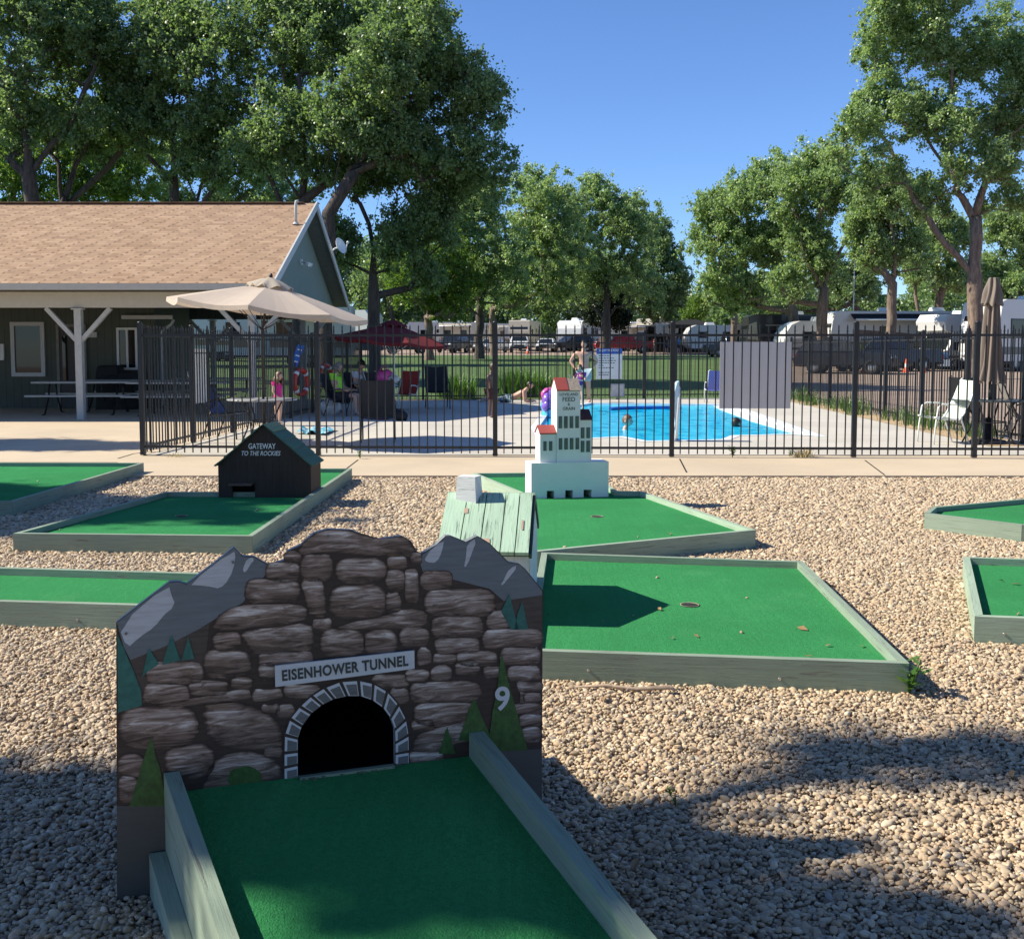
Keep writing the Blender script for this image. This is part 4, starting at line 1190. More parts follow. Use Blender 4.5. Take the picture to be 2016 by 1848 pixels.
# ================================================================== clubhouse with picnic shelter
EY, RY, BY = 22.7, 27.9, 33.0
EZ, RZ = 2.95, 5.33
BX1 = GY(622, 405, RY).x + 0.0
BX0 = -24.0
club = thing('clubhouse', 'grey green clubhouse with tan shingle roof and open picnic porch', 'building', (BX1 - 5, RY, 0))
t = NT('tan_shingles'); u = t.coord('UV'); sp = t.n.new('ShaderNodeSeparateXYZ'); t.l.new(u, sp.inputs[0])
RH_, RW_ = 0.145, 0.32
row = t.math('FLOOR', t.math('DIVIDE', sp.outputs[1], RH_))
ux = t.math('ADD', sp.outputs[0], t.math('MULTIPLY', row, -0.065))
rowo = t.math('MULTIPLY', t.math('MODULO', t.math('ADD', row, 400), 6.0), 0.0)
fx = t.math('FRACT', t.math('DIVIDE', ux, 0.42)); fy = t.math('FRACT', t.math('DIVIDE', sp.outputs[1], RH_))
cmb = t.n.new('ShaderNodeCombineXYZ'); t.l.new(t.math('FLOOR', t.math('DIVIDE', ux, 0.42)), cmb.inputs[0]); t.l.new(row, cmb.inputs[1])
wn = t.n.new('ShaderNodeTexWhiteNoise'); t.l.new(cmb.outputs[0], wn.inputs['Vector'])
cmb2 = t.n.new('ShaderNodeCombineXYZ'); t.l.new(t.math('FLOOR', t.math('DIVIDE', t.math('ADD', ux, t.math('MULTIPLY', row, 0.37)), 0.16)), cmb2.inputs[0]); t.l.new(row, cmb2.inputs[1])
wn2 = t.n.new('ShaderNodeTexWhiteNoise'); t.l.new(cmb2.outputs[0], wn2.inputs['Vector'])
tone = t.math('ADD', t.math('MULTIPLY', wn.outputs['Value'], 0.45), t.math('MULTIPLY', wn2.outputs['Value'], 0.55))
col = t.ramp(tone, [(0.1, (0.305, 0.188, 0.108)), (0.5, (0.395, 0.252, 0.148)), (0.95, (0.495, 0.33, 0.205))])
jl = t.math('LESS_THAN', fx, 0.13); hl = t.math('LESS_THAN', fy, 0.13)
col = t.mix(t.math('MULTIPLY', t.math('MULTIPLY', jl, t.math('LESS_THAN', fy, 0.55)), 0.72), col, (0.10, 0.05, 0.03)); col = t.mix(t.math('MULTIPLY', hl, 0.5), col, (0.16, 0.085, 0.05))
col = t.mix(t.math('MULTIPLY', t.noise(t.geo_pos(), 120, 2), 0.3), col, (0.2, 0.12, 0.075))
big = t.noise(t.geo_pos(), 0.5, 4); col = t.mix(t.math('MULTIPLY', t.ramp(big, [(.4, (0, 0, 0)), (.7, (1, 1, 1))]), 0.22), col, (0.36, 0.25, 0.18))
t.base(col); t.b.inputs['Roughness'].default_value = 0.95
t.bump(t.math('SUBTRACT', fy, t.math('MULTIPLY', jl, 0.6)), 0.35, 0.012); M['shingle'] = t.mat
M['sage'] = plain('sage_green_siding', (0.185, 0.235, 0.205), 0.7, var=0.06, scale=2)
M['fascia'] = plain('cream_fascia', (0.50, 0.47, 0.40), 0.6, var=0.05)
M['trim'] = plain('light_grey_trim', (0.50, 0.51, 0.50), 0.6, var=0.06)
M['soffit'] = plain('grey_soffit', (0.13, 0.135, 0.125), 0.8)
t = NT('dark_green_siding'); g = t.math('FRACT', t.math('MULTIPLY', t.n.new('ShaderNodeSeparateXYZ').outputs[0], 1.0))
p = t.coord('Object'); s3 = t.n.new('ShaderNodeSeparateXYZ'); t.l.new(p, s3.inputs[0])
gr = t.math('LESS_THAN', t.math('FRACT', t.math('DIVIDE', s3.outputs[0], 0.2)), 0.06)
t.base(t.mix(gr, t.ramp(t.noise(p, 3, 4), [(.3, (0.075, 0.088, 0.07)), (.7, (0.092, 0.105, 0.085))]), (0.04, 0.045, 0.035))); t.b.inputs['Roughness'].default_value = 0.8; M['dgreen'] = t.mat
slope = (RZ - EZ) / (RY - EY)
def roofside(y0, y1):
    mb = MB()
    L = math.hypot(RY - y0, RZ - EZ)
    q = [(BX0, y0, EZ), (BX1, y0, EZ), (BX1, RY, RZ), (BX0, RY, RZ)]
    vv = q + [(a, b, c - 0.09) for a, b, c in q]
    uv = [(BX0, 0), (BX1, 0), (BX1, L), (BX0, L)] * 2
    fs = [(0, 1, 2, 3), (7, 6, 5, 4), (0, 4, 5, 1), (1, 5, 6, 2), (2, 6, 7, 3), (3, 7, 4, 0)]
    if y0 > RY: fs = [f[::-1] for f in fs]
    mb.add(vv, fs, 0, uv)
    return mb
mb = roofside(EY, RY); m2 = roofside(BY + 0.1, RY)
b0 = len(mb.v); mb.v += m2.v; mb.f += [[k + b0 for k in f] for f in m2.f]; mb.m += m2.m; mb.sm += m2.sm; mb.uv += m2.uv
for k in range(62):
    xx = BX0 + 0.3 * k
    if xx > BX1 - .15: break
    mb.box((xx + .15, RY, RZ + 0.012), (0.295, 0.26, 0.02))
rfo = mb.build('roof', M['shingle'], club)
# rakes, gutters, soffit
def rake(y0, y1, z0, z1, x, wd, th, mat, nm):
    m3 = MB(); m3.add([(x, y0, z0), (x, y1, z1), (x, y1, z1 - wd), (x, y0, z0 - wd), (x + th, y0, z0), (x + th, y1, z1), (x + th, y1, z1 - wd), (x + th, y0, z0 - wd)],
        [(0, 1, 2, 3), (7, 6, 5, 4), (0, 4, 5, 1), (1, 5, 6, 2), (2, 6, 7, 3), (3, 7, 4, 0)]); return m3.build(nm, mat, club)
rake(EY - .05, RY, EZ + .01, RZ + .04, BX1 + .002, 0.2, 0.04, M['trim'], 'rake_board')
rake(BY + .15, RY + .001, EZ + .01, RZ + .04, BX1 + .002, 0.2, 0.04, M['trim'], 'rake_board')
mb = MB(); mb.box(((BX0 + BX1) / 2, EY - 0.06, EZ - 0.075), (BX1 - BX0, 0.11, 0.13)); mb.build('gutter', M['fascia'], club)
mb = MB(); mb.box(((BX0 + BX1) / 2 - .4, EY + 0.62, EZ - 0.32), (BX1 - BX0 - 1.0, 0.12, 0.34)); mb.build('beam', M['fascia'], club)
mb = MB(); mb.box(((BX0 + BX1) / 2 - .4, BY - 0.6, EZ - 0.32), (BX1 - BX0 - 1.0, 0.12, 0.34)); mb.build('beam', M['dgreen'], club)
mb = MB(); mb.box(((BX0 + BX1) / 2, (EY + BY) / 2, EZ - 0.12), (BX1 - BX0 - .9, BY - EY - 0.1, 0.02)); mb.build('porch_ceiling', M['soffit'], club)
GX = BX1 - 0.42
mb = MB(); m3 = MB(); m3.extr([(EY + .15, EZ - .48), (BY - .15, EZ - .48), (BY - .15, EZ - .06), (RY, RZ - .1), (EY + .15, EZ - .06)], GX - .12, GX)
mb.add([(v[1], v[0], v[2]) for v in m3.v], [f[::-1] for f in m3.f]); mb.build('gable_wall', M['sage'], club)
for (ya, yb) in ((EY, RY), (BY + .1, RY)):
    mb = MB(); za, zb2 = EZ - .095, RZ - .095
    mb.add([(GX - .1, ya, za), (BX1 - .002, ya, za), (BX1 - .002, yb, zb2), (GX - .1, yb, zb2)], [(3, 2, 1, 0) if ya < yb else (0, 1, 2, 3)]); mb.build('soffit', M['soffit'], club)
# posts with Y braces
PXs = [GY(157, 700, EY + .62).x, GY(497, 700, EY + .62).x]
PXs += [PXs[0] - 3.85, PXs[0] - 7.7]
M['post'] = plain('white_post_paint', (0.46, 0.46, 0.43), 0.65, var=0.08)
def post(x, y, mat, w_=0.15, run=0.62):
    m3 = MB()
    m3.box((x, y, (EZ - .5) / 2), (w_, w_, EZ - .5))
    for sgn in (-1, 1): m3.bar((x + sgn * .04, y, EZ - .5 - run - .10), (x + sgn * (run + .08), y, EZ - .50), 0.09, 0.09)
    m3.box((x, y - .02, EZ - .52), (0.24, 0.2, 0.03))
    m3.build('porch_post', mat, club)
for x in PXs: post(x, EY + .62, M['post'])
for px_ in (420, 598): post(GY(px_, 700, BY - .6).x, BY - .6, M['post'])
# enclosed room behind the porch
WY = 27.7
WX1 = GY(306, 700, WY).x
m3 = MB(); m3.box(((BX0 + WX1) / 2, WY + 1.5, 1.42), (WX1 - BX0, 3.0, 2.8)); m3.build('wall', M['dgreen'], club)
M['glass'] = None
t = NT('window_glass'); t.base((0.012, 0.016, 0.017)); t.b.inputs['Roughness'].default_value = 0.03; t.b.inputs['Specular IOR Level'].default_value = 0.5; M['glass'] = t.mat
def window(px0, py0, px1, py1, split=False, Y=WY, fr=0.09, mat=None):
    a, b = GY(px0, py0, Y), GY(px1, py1, Y)
    x0, x1, z0, z1 = a.x, b.x, b.z, a.z
    m3 = MB()
    for (c, s_) in ((((x0 + x1) / 2, Y - .03, z1 - fr / 2), (x1 - x0, .06, fr)), (((x0 + x1) / 2, Y - .03, z0 + fr / 2), (x1 - x0, .06, fr)),
                    ((x0 + fr / 2, Y - .03, (z0 + z1) / 2), (fr, .056, z1 - z0 - 2 * fr)), ((x1 - fr / 2, Y - .03, (z0 + z1) / 2), (fr, .056, z1 - z0 - 2 * fr))):
        m3.box(c, s_)
    if split: m3.box(((x0 + x1) / 2, Y - .03, (z0 + z1) / 2), (0.05, .05, z1 - z0 - 2 * fr))
    o = m3.build('window', mat or M['trim'], club)
    m3 = MB(); m3.box(((x0 + x1) / 2, Y - .012, (z0 + z1) / 2), (x1 - x0 - fr, .01, z1 - z0 - fr)); m3.build('pane', M['glass'], o)
window(21, 634, 91, 741, fr=.1); window(230, 645, 273, 728, True, fr=.06, mat=M['white'])
a, b = GY(114, 645, WY), GY(172, 800, WY)
m3 = MB()
for x in (a.x, b.x): m3.box((x, WY - .03, 1.08), (.07, .06, 2.12))
m3.box(((a.x + b.x) / 2, WY - .03, 2.17), (b.x - a.x + .07, .06, .07))
dr = m3.build('door', plain('grey_door_frame', (0.2, 0.2, 0.18), .7), club)
m3 = MB(); m3.box(((a.x + b.x) / 2, WY - .02, 1.08), (b.x - a.x - .07, .03, 2.1)); m3.build('door_leaf', plain('dark_door', (0.05, 0.045, 0.04), .6), dr)
m3 = MB()
for s_ in (-1, 1): m3.box(((a.x + b.x) / 2 + s_ * (b.x - a.x) / 4, WY - .038, 1.3), ((b.x - a.x) / 2 - .22, .01, 1.2))
m3.build('pane', M['glass'], dr)
a = GY(3, 693, WY); m3 = MB(); m3.box((a.x, WY - .03, a.z), (.16, .05, .42)); m3.build('notice_board', M['white'], club)
a = GY(178, 659, WY); m3 = MB(); m3.box((a.x, WY - .03, a.z), (.36, .05, .14)); m3.build('door_sign', M['trim'], club)
# downspout with bent elbow at the corner of the room
a = GY(318, 640, WY - .1)
m3 = MB(); m3.tube([(a.x + .32, WY - .1, 2.32), (a.x + .25, WY - .1, 2.2), (a.x + .02, WY - .1, 2.02), (a.x - .02, WY - .1, 1.85), (a.x - .02, WY - .1, 0.1)], 0.04, 8)
m3.box((a.x - .35, WY - .15, 2.38), (1.3, 0.1, 0.1)); m3.build('downspout', M['trim'], club)
# vent pipe, flood lights, dish
a = GY(583, 457, EY + 2.9); vy = EY + 3.6; vz = EZ + slope * 3.6
vx = GY(583, 457, vy).x
m3 = MB(); m3.tube([(vx, vy, vz - .05), (vx, vy, vz + .48), (vx + .01, vy, vz + .56), (vx + .07, vy, vz + .57)], 0.035, 10); m3.lathe([(.09, .01), (.05, .06)], (vx, vy, vz), 12); m3.build('vent_pipe', M['trim'], club)
fl = GY(606, 516, RY); fx_ = GX + .02
m3 = MB(); c0 = Vector((fx_, RY + 0.0, fl.z)); m3.box(c0, (.05, .14, .14))
for s_ in (-1, 1): m3.tube([c0, c0 + Vector((.12, s_ * .1, -.02)), c0 + Vector((.24, s_ * .16, -.08))], [0.02, 0.03, 0.06], 8)
m3.build('flood_light', M['chrome'], club)
dd = GY(671, 501, RY + 2.6); dish = MB()
dc = Vector((BX1 + .22, RY + 2.2, 4.42))
ax = Vector((0.75, -0.35, 0.3)).normalized(); x_, y_ = frame_of(ax)
Rdish = Matrix((x_, y_, ax)).transposed()
m4 = MB(); m4.lathe([(0.0, 0.0), (.10, .015), (.19, .055), (.235, .095), (.23, .10), (.16, .05), (.0, .01)], (0, 0, 0), 20)
dish.add([dc + Rdish @ Vector((v[0] , v[1] , v[2])) for v in m4.v], m4.f, 0, None, True)
dish.tube([dc, dc - ax * .15, Vector((BX1 + .03, RY + 2.2, 4.3))], .025, 8)
dish.tube([dc + Rdish @ Vector((0, -.28, .1)), dc + ax * .32], .012, 6); dish.ball(dc + ax * .33, .04, 8, 6)
dish.build('satellite_dish', M['chrome'], club)
# ================================================================== pool furniture
DZ = 0.03
def G3(px, py): return GZ(px, py, DZ)
def col(name, c, rough=0.6, var=0.12): return plain(name, c, rough, var=var)
M['mesh_dark'] = col('charcoal_sling', (0.035, 0.036, 0.042), 0.8)
M['mesh_blue'] = plain('blue_sling', (0.05, 0.075, 0.17), 0.8, var=.2, scale=40)
M['mesh_red'] = col('red_strap', (0.42, 0.05, 0.035), .7)
M['mesh_pale'] = col('pale_green_sling', (0.50, 0.56, 0.47), .7)
M['mesh_grey'] = col('grey_sling', (0.22, 0.2, 0.18), .8)
M['mesh_black'] = col('black_sling', (0.015, 0.015, 0.015), .8)
t = NT('navy_strap_weave'); wv = t.n.new('ShaderNodeTexWave'); wv.wave_type = 'BANDS'; wv.bands_direction = 'DIAGONAL'; wv.inputs['Scale'].default_value = 9; wv.inputs['Distortion'].default_value = 0.6
t.l.new(t.coord('Object'), wv.inputs['Vector']); t.base(t.ramp(wv.outputs['Fac'], [(.55, (0.02, 0.03, 0.30)), (.85, (0.22, 0.27, 0.6))])); M['mesh_navy'] = t.mat

def make_chair(label, fm, sm, tall=0.98, recl=0.22, arms=True):
    """patio chair facing -Y, origin on the ground under the seat"""
    root = thing('patio_chair', label, 'chair', (0, 0, 0), 0, 'patio chairs round the pool')
    w_ = 0.27; sz = 0.42
    for s in (-1, 1):
        mb = MB()
        mb.tube([(s * w_, -.26, 0), (s * w_, -.24, .3), (s * w_, -.2, .60), (s * w_, -.12, .65), (s * w_, .12, .64), (s * w_, .24, .60)], .013, 8) if arms else mb.tube([(s * w_, -.26, 0), (s * w_, -.24, sz)], .013, 8)
        mb.build('front_leg', fm, root, False)
        mb = MB(); mb.tube([(s * w_, .34, 0), (s * w_, .2, .38), (s * w_, .18, .45)], .013, 8); mb.build('back_leg', fm, root, False)
        mb = MB(); mb.tube([(s * w_, -.26, sz + .02), (s * w_, -.2, sz), (s * w_, .16, sz - .03), (s * w_, .24, sz + .08), (s * w_, .24 + recl * .5, (tall + sz) / 2), (s * w_, .24 + recl, tall - .03), (s * (w_ - .05), .24 + recl + .01, tall)], .013, 8)
        mb.build('side_rail', fm, root, False)
    def sling(nm, prof, th=.006):
        m2 = MB(); n = len(prof); vv = []
        for k, x in enumerate((-w_ + .01, -.1, .1, w_ - .01)):
            dip = .0 if k in (0, 3) else .012
            for (y, z) in prof: vv.append((x, y + dip * .4, z - dip))
        fs = [(k * n + i, (k + 1) * n + i, (k + 1) * n + i + 1, k * n + i + 1) for k in range(3) for i in range(n - 1)]
        m2.add(vv, fs, 0, None, True); m2.add([(x, y, z - th) for x, y, z in vv], [f[::-1] for f in fs], 0, None, True)
        m2.build(nm, sm, root, False)
    sling('seat', [(-.26, sz + .02), (-.2, sz), (0, sz - .02), (.16, sz - .03)])
    sling('backrest', [(.18, sz), (.24, sz + .08), (.24 + recl * .5, (tall + sz) / 2), (.24 + recl, tall - .02)])
    return root
def place(o, px, py, rz, sc=1.0):
    g = G3(px, py); o.location = (g.x, g.y, DZ); o.rotation_euler = (0, 0, rz); o.scale = (sc,) * 3
    return o
ch_dark = make_chair('charcoal sling chair with its back to the fence, right of the beige umbrella table', M['iron'], M['mesh_dark'], 1.05)
place(ch_dark, 745, 868, R(185))
ch_blue = make_chair('blue sling lounge chair under the beige umbrella, beside the shelter fence', M['iron'], M['mesh_blue'], 1.08, .34)
place(ch_blue, 452, 862, R(78), 1.05)
def another(src, label, px, py, rz, sc=1.0, sm=None, fm=None):
    c = copy_tree(src); relabel(c, label); place(c, px, py, rz, sc)
    if sm or fm:
        for ch in c.children:
            ch.data = ch.data.copy(); ch.data.materials.clear(); ch.data.materials.append(sm if ch.name.split('.')[0] in ('seat', 'backrest') else (fm or M['iron']))
    return c
another(ch_dark, 'orange red chair between the red umbrella table and the far fence', 796, 806, R(-20), .95, M['mesh_red'], M['chrome'])
another(ch_dark, 'black sling chair standing alone right of the orange red chair', 862, 804, R(10), 1.05, M['mesh_black'])
another(ch_dark, 'white framed chair with empty seat in front of the orange red chair', 757, 812, R(60), .95, M['mesh_dark'], M['chrome'])
another(ch_dark, 'dark chair holding the person in the lime shirt', 672, 818, R(75), .95, M['mesh_dark'])
another(ch_dark, 'dark chair holding the person in the white shirt', 716, 812, R(60), .95, M['mesh_dark'])
another(ch_dark, 'white chair with navy woven back beside the grey panel', 1406, 792, R(180), .9, M['mesh_navy'], M['chrome'])
another(ch_dark, 'pale green sling chair with white frame beside the folded umbrella', 1852, 872, R(-84), 1.0, M['mesh_pale'], M['chrome'])
another(ch_dark, 'grey sling chair cut off by the frame, beyond the glass table', 2022, 868, R(75), 1.0, M['mesh_grey'])
another(ch_dark, 'black chair behind the pale green sling chair', 1898, 852, R(-20), .98, M['mesh_black'])
another(ch_dark, 'dark chair behind the white umbrella table at the shelter fence', 640, 812, R(-60), .95, M['mesh_dark'])

def make_table(label, r, h, topm, legm):
    root = thing('patio_table', label, 'table', (0, 0, 0), 0, 'round patio tables')
    mb = MB(); mb.lathe([(0, h - .02), (r - .01, h - .02), (r, h - .01), (r, h), (r - .01, h + .005), (0, h + .005)], (0, 0, 0), 32); mb.build('table_top', topm, root, False)
    for k in range(4):
        a = math.pi / 4 + k * math.pi / 2; c, s = math.cos(a), math.sin(a)
        mb = MB(); mb.tube([(c * r * .72, s * r * .72, 0), (c * r * .5, s * r * .5, h * .35), (c * r * .42, s * r * .42, h * .6), (c * r * .6, s * r * .6, h * .85), (c * r * .7, s * r * .7, h - .02)], .014, 8); mb.build('leg', legm, root, False)
    mb = MB(); mb.tube([(r * .45 * math.cos(2 * math.pi * k / 20), r * .45 * math.sin(2 * math.pi * k / 20), h * .5) for k in range(20)], .01, 6, 0, True); mb.build('leg_ring', legm, root, False)
    return root
M['tabletop'] = plain('white_table_top', (0.34, 0.35, 0.36), .3, var=.05)
t = NT('smoked_glass'); t.base((0.05, 0.06, 0.065)); t.b.inputs['Roughness'].default_value = .08; M['smoke'] = t.mat
tb1 = make_table('white round table under the large beige umbrella', .56, .72, M['tabletop'], M['iron'])
UMB = GY(516, 788, 17.2)
tb1.location = (UMB.x, 17.2, DZ)
tb2 = copy_tree(tb1); relabel(tb2, 'round table under the red umbrella, bags piled on it'); g = G3(738, 812); tb2.location = (g.x, g.y, DZ)
tb3 = make_table('smoked glass round table around the folded umbrella', .58, .71, M['smoke'], M['iron']); FU = G3(1945, 873); tb3.location = (FU.x, FU.y, DZ)

def umbrella(label, base, apex, rad, drop, tilt_axis, tilt, mat, ventm, polem, nseg=8, vent=True, rot0=0.2):
    """open market umbrella: apex is the top of the canopy"""
    root = thing('patio_umbrella', label, 'umbrella', tuple(base), 0, 'umbrellas over the pool tables')
    T = Matrix.Rotation(tilt, 3, Vector(tilt_axis))
    apex = Vector(apex)
    def cp(r, a, z): return apex + T @ Vector((r * math.cos(a), r * math.sin(a), z))
    mb = MB(); NR = 7; SUB = 6
    vv = []; n = nseg * SUB
    for i in range(NR + 1):
        f = 0.06 + .94 * i / NR
        for k in range(n):
            a = rot0 + 2 * math.pi * k / n
            w_ = (k % SUB) / SUB
            sc = math.cos(math.pi / nseg) / math.cos((w_ - .5) * 2 * math.pi / nseg)      # straight hems between ribs
            sag = math.sin(math.pi * w_) * (0.02 + 0.035 * f) * f
            vv.append(cp(rad * f * (sc * (1 - .025 * math.sin(math.pi * w_) * f)), a, -drop * (f ** 1.08) - sag))
    fs = [(i * n + k, (i + 1) * n + k, (i + 1) * n + (k + 1) % n, i * n + (k + 1) % n) for i in range(NR) for k in range(n)]
    mb.add(vv, fs, 0, None, False)
    nn = len(vv)
    low = [(p - T @ Vector((0, 0, .07)) * 1.0) for p in vv[-n:]]
    mb.add(vv[-n:] + low, [(k, n + k, n + (k + 1) % n, (k + 1) % n) for k in range(n)], 0)
    mb.build('canopy', mat, root)
    if vent:
        mb = MB(); v2 = []; n2 = 40
        for i, (f, dz, wv_) in enumerate(((0.02, .10, 0), (.10, .085, .0), (.19, .03, .016), (.235, -.005, .034))):
            for k in range(n2):
                a = rot0 + 2 * math.pi * k / n2
                v2.append(cp(rad * f, a, dz - drop * f * .6 + wv_ * math.sin(a * 11 + 1.5 * math.sin(a * 3))))
        mb.add(v2, [(i * n2 + k, (i + 1) * n2 + k, (i + 1) * n2 + (k + 1) % n2, i * n2 + (k + 1) % n2) for i in range(3) for k in range(n2)], 0, None, True)
        mb.build('vent', ventm, root)
    mb = MB(); mb.ball(cp(0, 0, .12), (.03, .03, .05), 10, 6); mb.build('finial', M['iron'], root)
    knee = Vector((base[0], base[1], apex.z - .75))
    mb = MB(); mb.tube([tuple(base), tuple(knee), tuple(cp(0, 0, .05))], .021, 10); mb.build('pole', polem, root)
    mb = MB(); hubz = knee + Vector((0, 0, -.25)) 
    for k in range(nseg):
        a = rot0 + 2 * math.pi * k / nseg
        mb2 = MB(); mb2.tube([cp(.03, a, -.05), cp(rad * .5, a, -drop * .5 - .03), cp(rad * .99, a, -drop - .02)], .007, 6)
        mb2.tube([knee, cp(rad * .5, a, -drop * .5 - .03)], .006, 6)
        mb2.build('rib', polem, root)
    mb = MB(); mb.lathe([(.0, .0), (.25, 0), (.25, .04), (.2, .07), (.05, .1), (.035, .3), (.0, .3)], tuple(base), 24); mb.build('base', M['iron'], root)
    return root
def fabric(name, c):
    t = NT(name); p = t.coord('Object'); n = t.noise(p, 3, 4); w2 = t.noise(p, 160, 2)
    t.base(t.ramp(n, [(.3, tuple(v * .92 for v in c)), (.7, c)])); t.b.inputs['Roughness'].default_value = .85; t.bump(w2, .1, .002)
    tr = t.n.new('ShaderNodeBsdfTranslucent'); tr.inputs[0].default_value = (*c, 1)
    mx = t.n.new('ShaderNodeMixShader'); mx.inputs[0].default_value = .22
    t.l.new(t.b.outputs[0], mx.inputs[1]); t.l.new(tr.outputs[0], mx.inputs[2]); t.l.new(mx.outputs[0], t.out.inputs[0])
    return t.mat
M['beige'] = fabric('beige_canvas', (0.62, 0.51, 0.41)); M['ventbeige'] = fabric('pale_vent_canvas', (0.55, 0.47, 0.37)); M['redcanvas'] = fabric('red_canvas', (0.17, 0.012, 0.014)); M['taupe'] = fabric('taupe_canvas', (0.25, 0.20, 0.165))
M['bronze'] = plain('bronze_pole', (0.05, 0.043, 0.036), .4, .3)
ap = GY(532, 556, 17.25)
umbrella('large beige umbrella tilted toward the pool', (UMB.x + .02, 17.2, DZ), (ap.x, ap.y, ap.z - .02), 1.62, .40, (0, 1, 0), R(6.5), M['beige'], M['ventbeige'], M['bronze'], 8, True, R(3))
RU = G3(738, 812); rap = GY(775, 637, RU.y)
umbrella('dark red umbrella beyond the charcoal sling chair', (rap.x, RU.y, DZ), (rap.x, RU.y, rap.z - .0), 1.42, .42, (0, 1, 0), R(5), M['redcanvas'], M['redcanvas'], M['chrome'], 8, True, R(22))

# folded umbrella with its stand
fu = thing('folded_umbrella', 'closed taupe umbrella in the smoked glass table at the right', 'umbrella', (FU.x, FU.y, DZ))
mb = MB(); mb.tube([(FU.x, FU.y, .05), (FU.x, FU.y, 2.35)], .022, 10); mb.build('pole', M['bronze'], fu)
mb = MB(); mb.lathe([(0, 0), (.28, 0), (.29, .03), (.26, .06), (.07, .09), (.05, .42), (0.0, .42)], (FU.x, FU.y, DZ), 28); mb.build('base', M['iron'], fu)
def bundle(z0, z1, r0, r1, ph, n=72, folds=9, amp=.28, lean=0.0, flare=0):
    mb = MB(); NR = 26; vv = []
    for i in range(NR + 1):
        f = i / NR; z = z0 + (z1 - z0) * f
        r = r0 + (r1 - r0) * f ** .8 + flare * max(0, f - .85)
        for k in range(n):
            a = 2 * math.pi * k / n
            rr = r * (1 + amp * math.sin(folds * a + ph + 1.2 * math.sin(3 * f + a)) + .1 * math.sin(4 * a + 5 * f))
            vv.append((FU.x + lean * f + rr * math.cos(a), FU.y + rr * math.sin(a), z + .03 * math.sin(folds * a) * f))
    mb.add(vv, [(i * n + k, (i + 1) * n + k, (i + 1) * n + (k + 1) % n, i * n + (k + 1) % n) for i in range(NR) for k in range(n)], 0, None, True)
    return mb
ftop = GY(1937, 548, FU.y).z; fbot = GY(1937, 752, FU.y).z
bundle(ftop, fbot, .055, .155, .4, lean=.0, flare=.25).build('canopy', M['taupe'], fu)
bundle(ftop + .01, GY(1937, 600, FU.y).z, .06, .15, 1.4, folds=7, amp=.2).build('vent', M['taupe'], fu)
mb = MB(); mb.box((FU.x + .03, FU.y - .05, GY(1937, 772, FU.y).z), (.09, .07, .26)); mb.build('crank_housing', M['bronze'], fu)

# picnic tables under the porch
def picnic(label, x, y, rz, L=1.85):
    root = thing('picnic_table', label, 'picnic table', (x, y, .026), rz, 'picnic tables under the porch')
    mt = M['pictop']
    mb = MB(); 
    for k in range(5): mb.box((0, -.3 + .15 * k, .75), (L, .142, .04))
    mb.build('table_top', mt, root, False)
    for s in (-1, 1):
        mb = MB(); mb.box((0, s * .66, .45), (L, .26, .04)); mb.build('bench', mt, root, False)
    for e in (-1, 1):
        mb = MB(); xx = e * L * .34
        mb.tube([(xx, -.72, .0), (xx, -.55, .02), (xx, -.28, .4), (xx, -.2, .72)], .022, 8); mb.tube([(xx, .72, 0), (xx, .55, .02), (xx, .28, .4), (xx, .2, .72)], .022, 8)
        mb.tube([(xx, -.72, .42), (xx, .72, .42)], .02, 8); mb.build('leg_frame', M['iron'], root, False)
    return root
M['pictop'] = plain('white_picnic_top', (0.42, 0.42, 0.39), .5, var=.12)
g1 = GY(150, 755, 25.2); p1 = picnic('white picnic table behind the lit porch post', g1.x + .2, 25.3, R(4), 2.3)
g2 = GY(250, 745, 26.4); p2_ = copy_tree(p1); relabel(p2_, 'white picnic table in front of the dark bins by the small window'); p2_.location = (g2.x, 26.5, .026); p2_.rotation_euler = (0, 0, R(-3))
p3_ = copy_tree(p1); relabel(p3_, 'white picnic table behind the fence, nearest the porch corner'); g3 = GY(330, 760, 24.9); p3_.location = (g3.x + .3, 24.9, .026); p3_.rotation_euler = (0, 0, R(3))
p4_ = copy_tree(p1); relabel(p4_, 'white picnic table behind the fence, farther under the shelter'); g3 = GY(430, 760, 28.5); p4_.location = (g3.x, 28.5, .026)
# dark bins at the wall
def bin_(label, px, w_, h, y=27.2):
    x = GY(px, 760, y).x
    root = thing('barbecue_grill', label, 'grill', (x, y, .03), 0, 'covered grills by the wall')
    mb = MB(); vv = []
    for i, (z, k) in enumerate(((.0, 1.03), (.3, 1.0), (h * .75, .98), (h * .95, .9), (h, .7))):
        for q in range(16):
            a = 2 * math.pi * q / 16; r = 1 / max(abs(math.cos(a)), abs(math.sin(a))) ** .75
            vv.append((x + r * math.cos(a) * w_ / 2 * k * (1 + .02 * math.sin(5 * a + z * 9)), y + r * math.sin(a) * .28 * k, .03 + z))
    mb.add(vv, [(i * 16 + q, i * 16 + (q + 1) % 16, (i + 1) * 16 + (q + 1) % 16, (i + 1) * 16 + q) for i in range(4) for q in range(16)] + [tuple(64 + q for q in range(16))], 0, None, False)
    mb.build('cover', M['mesh_black'], root)
    mb = MB(); mb.tube([(x - w_ * .3, y - .3, h * .8), (x - w_ * .28, y - .34, h * .8), (x + w_ * .28, y - .34, h * .8), (x + w_ * .3, y - .3, h * .8)], .012, 6); mb.build('handle', M['iron'], root)
bin_('black covered grill left of the small porch window', 218, .62, 1.12); bin_('smaller black covered grill under the small porch window', 252, .5, .95)

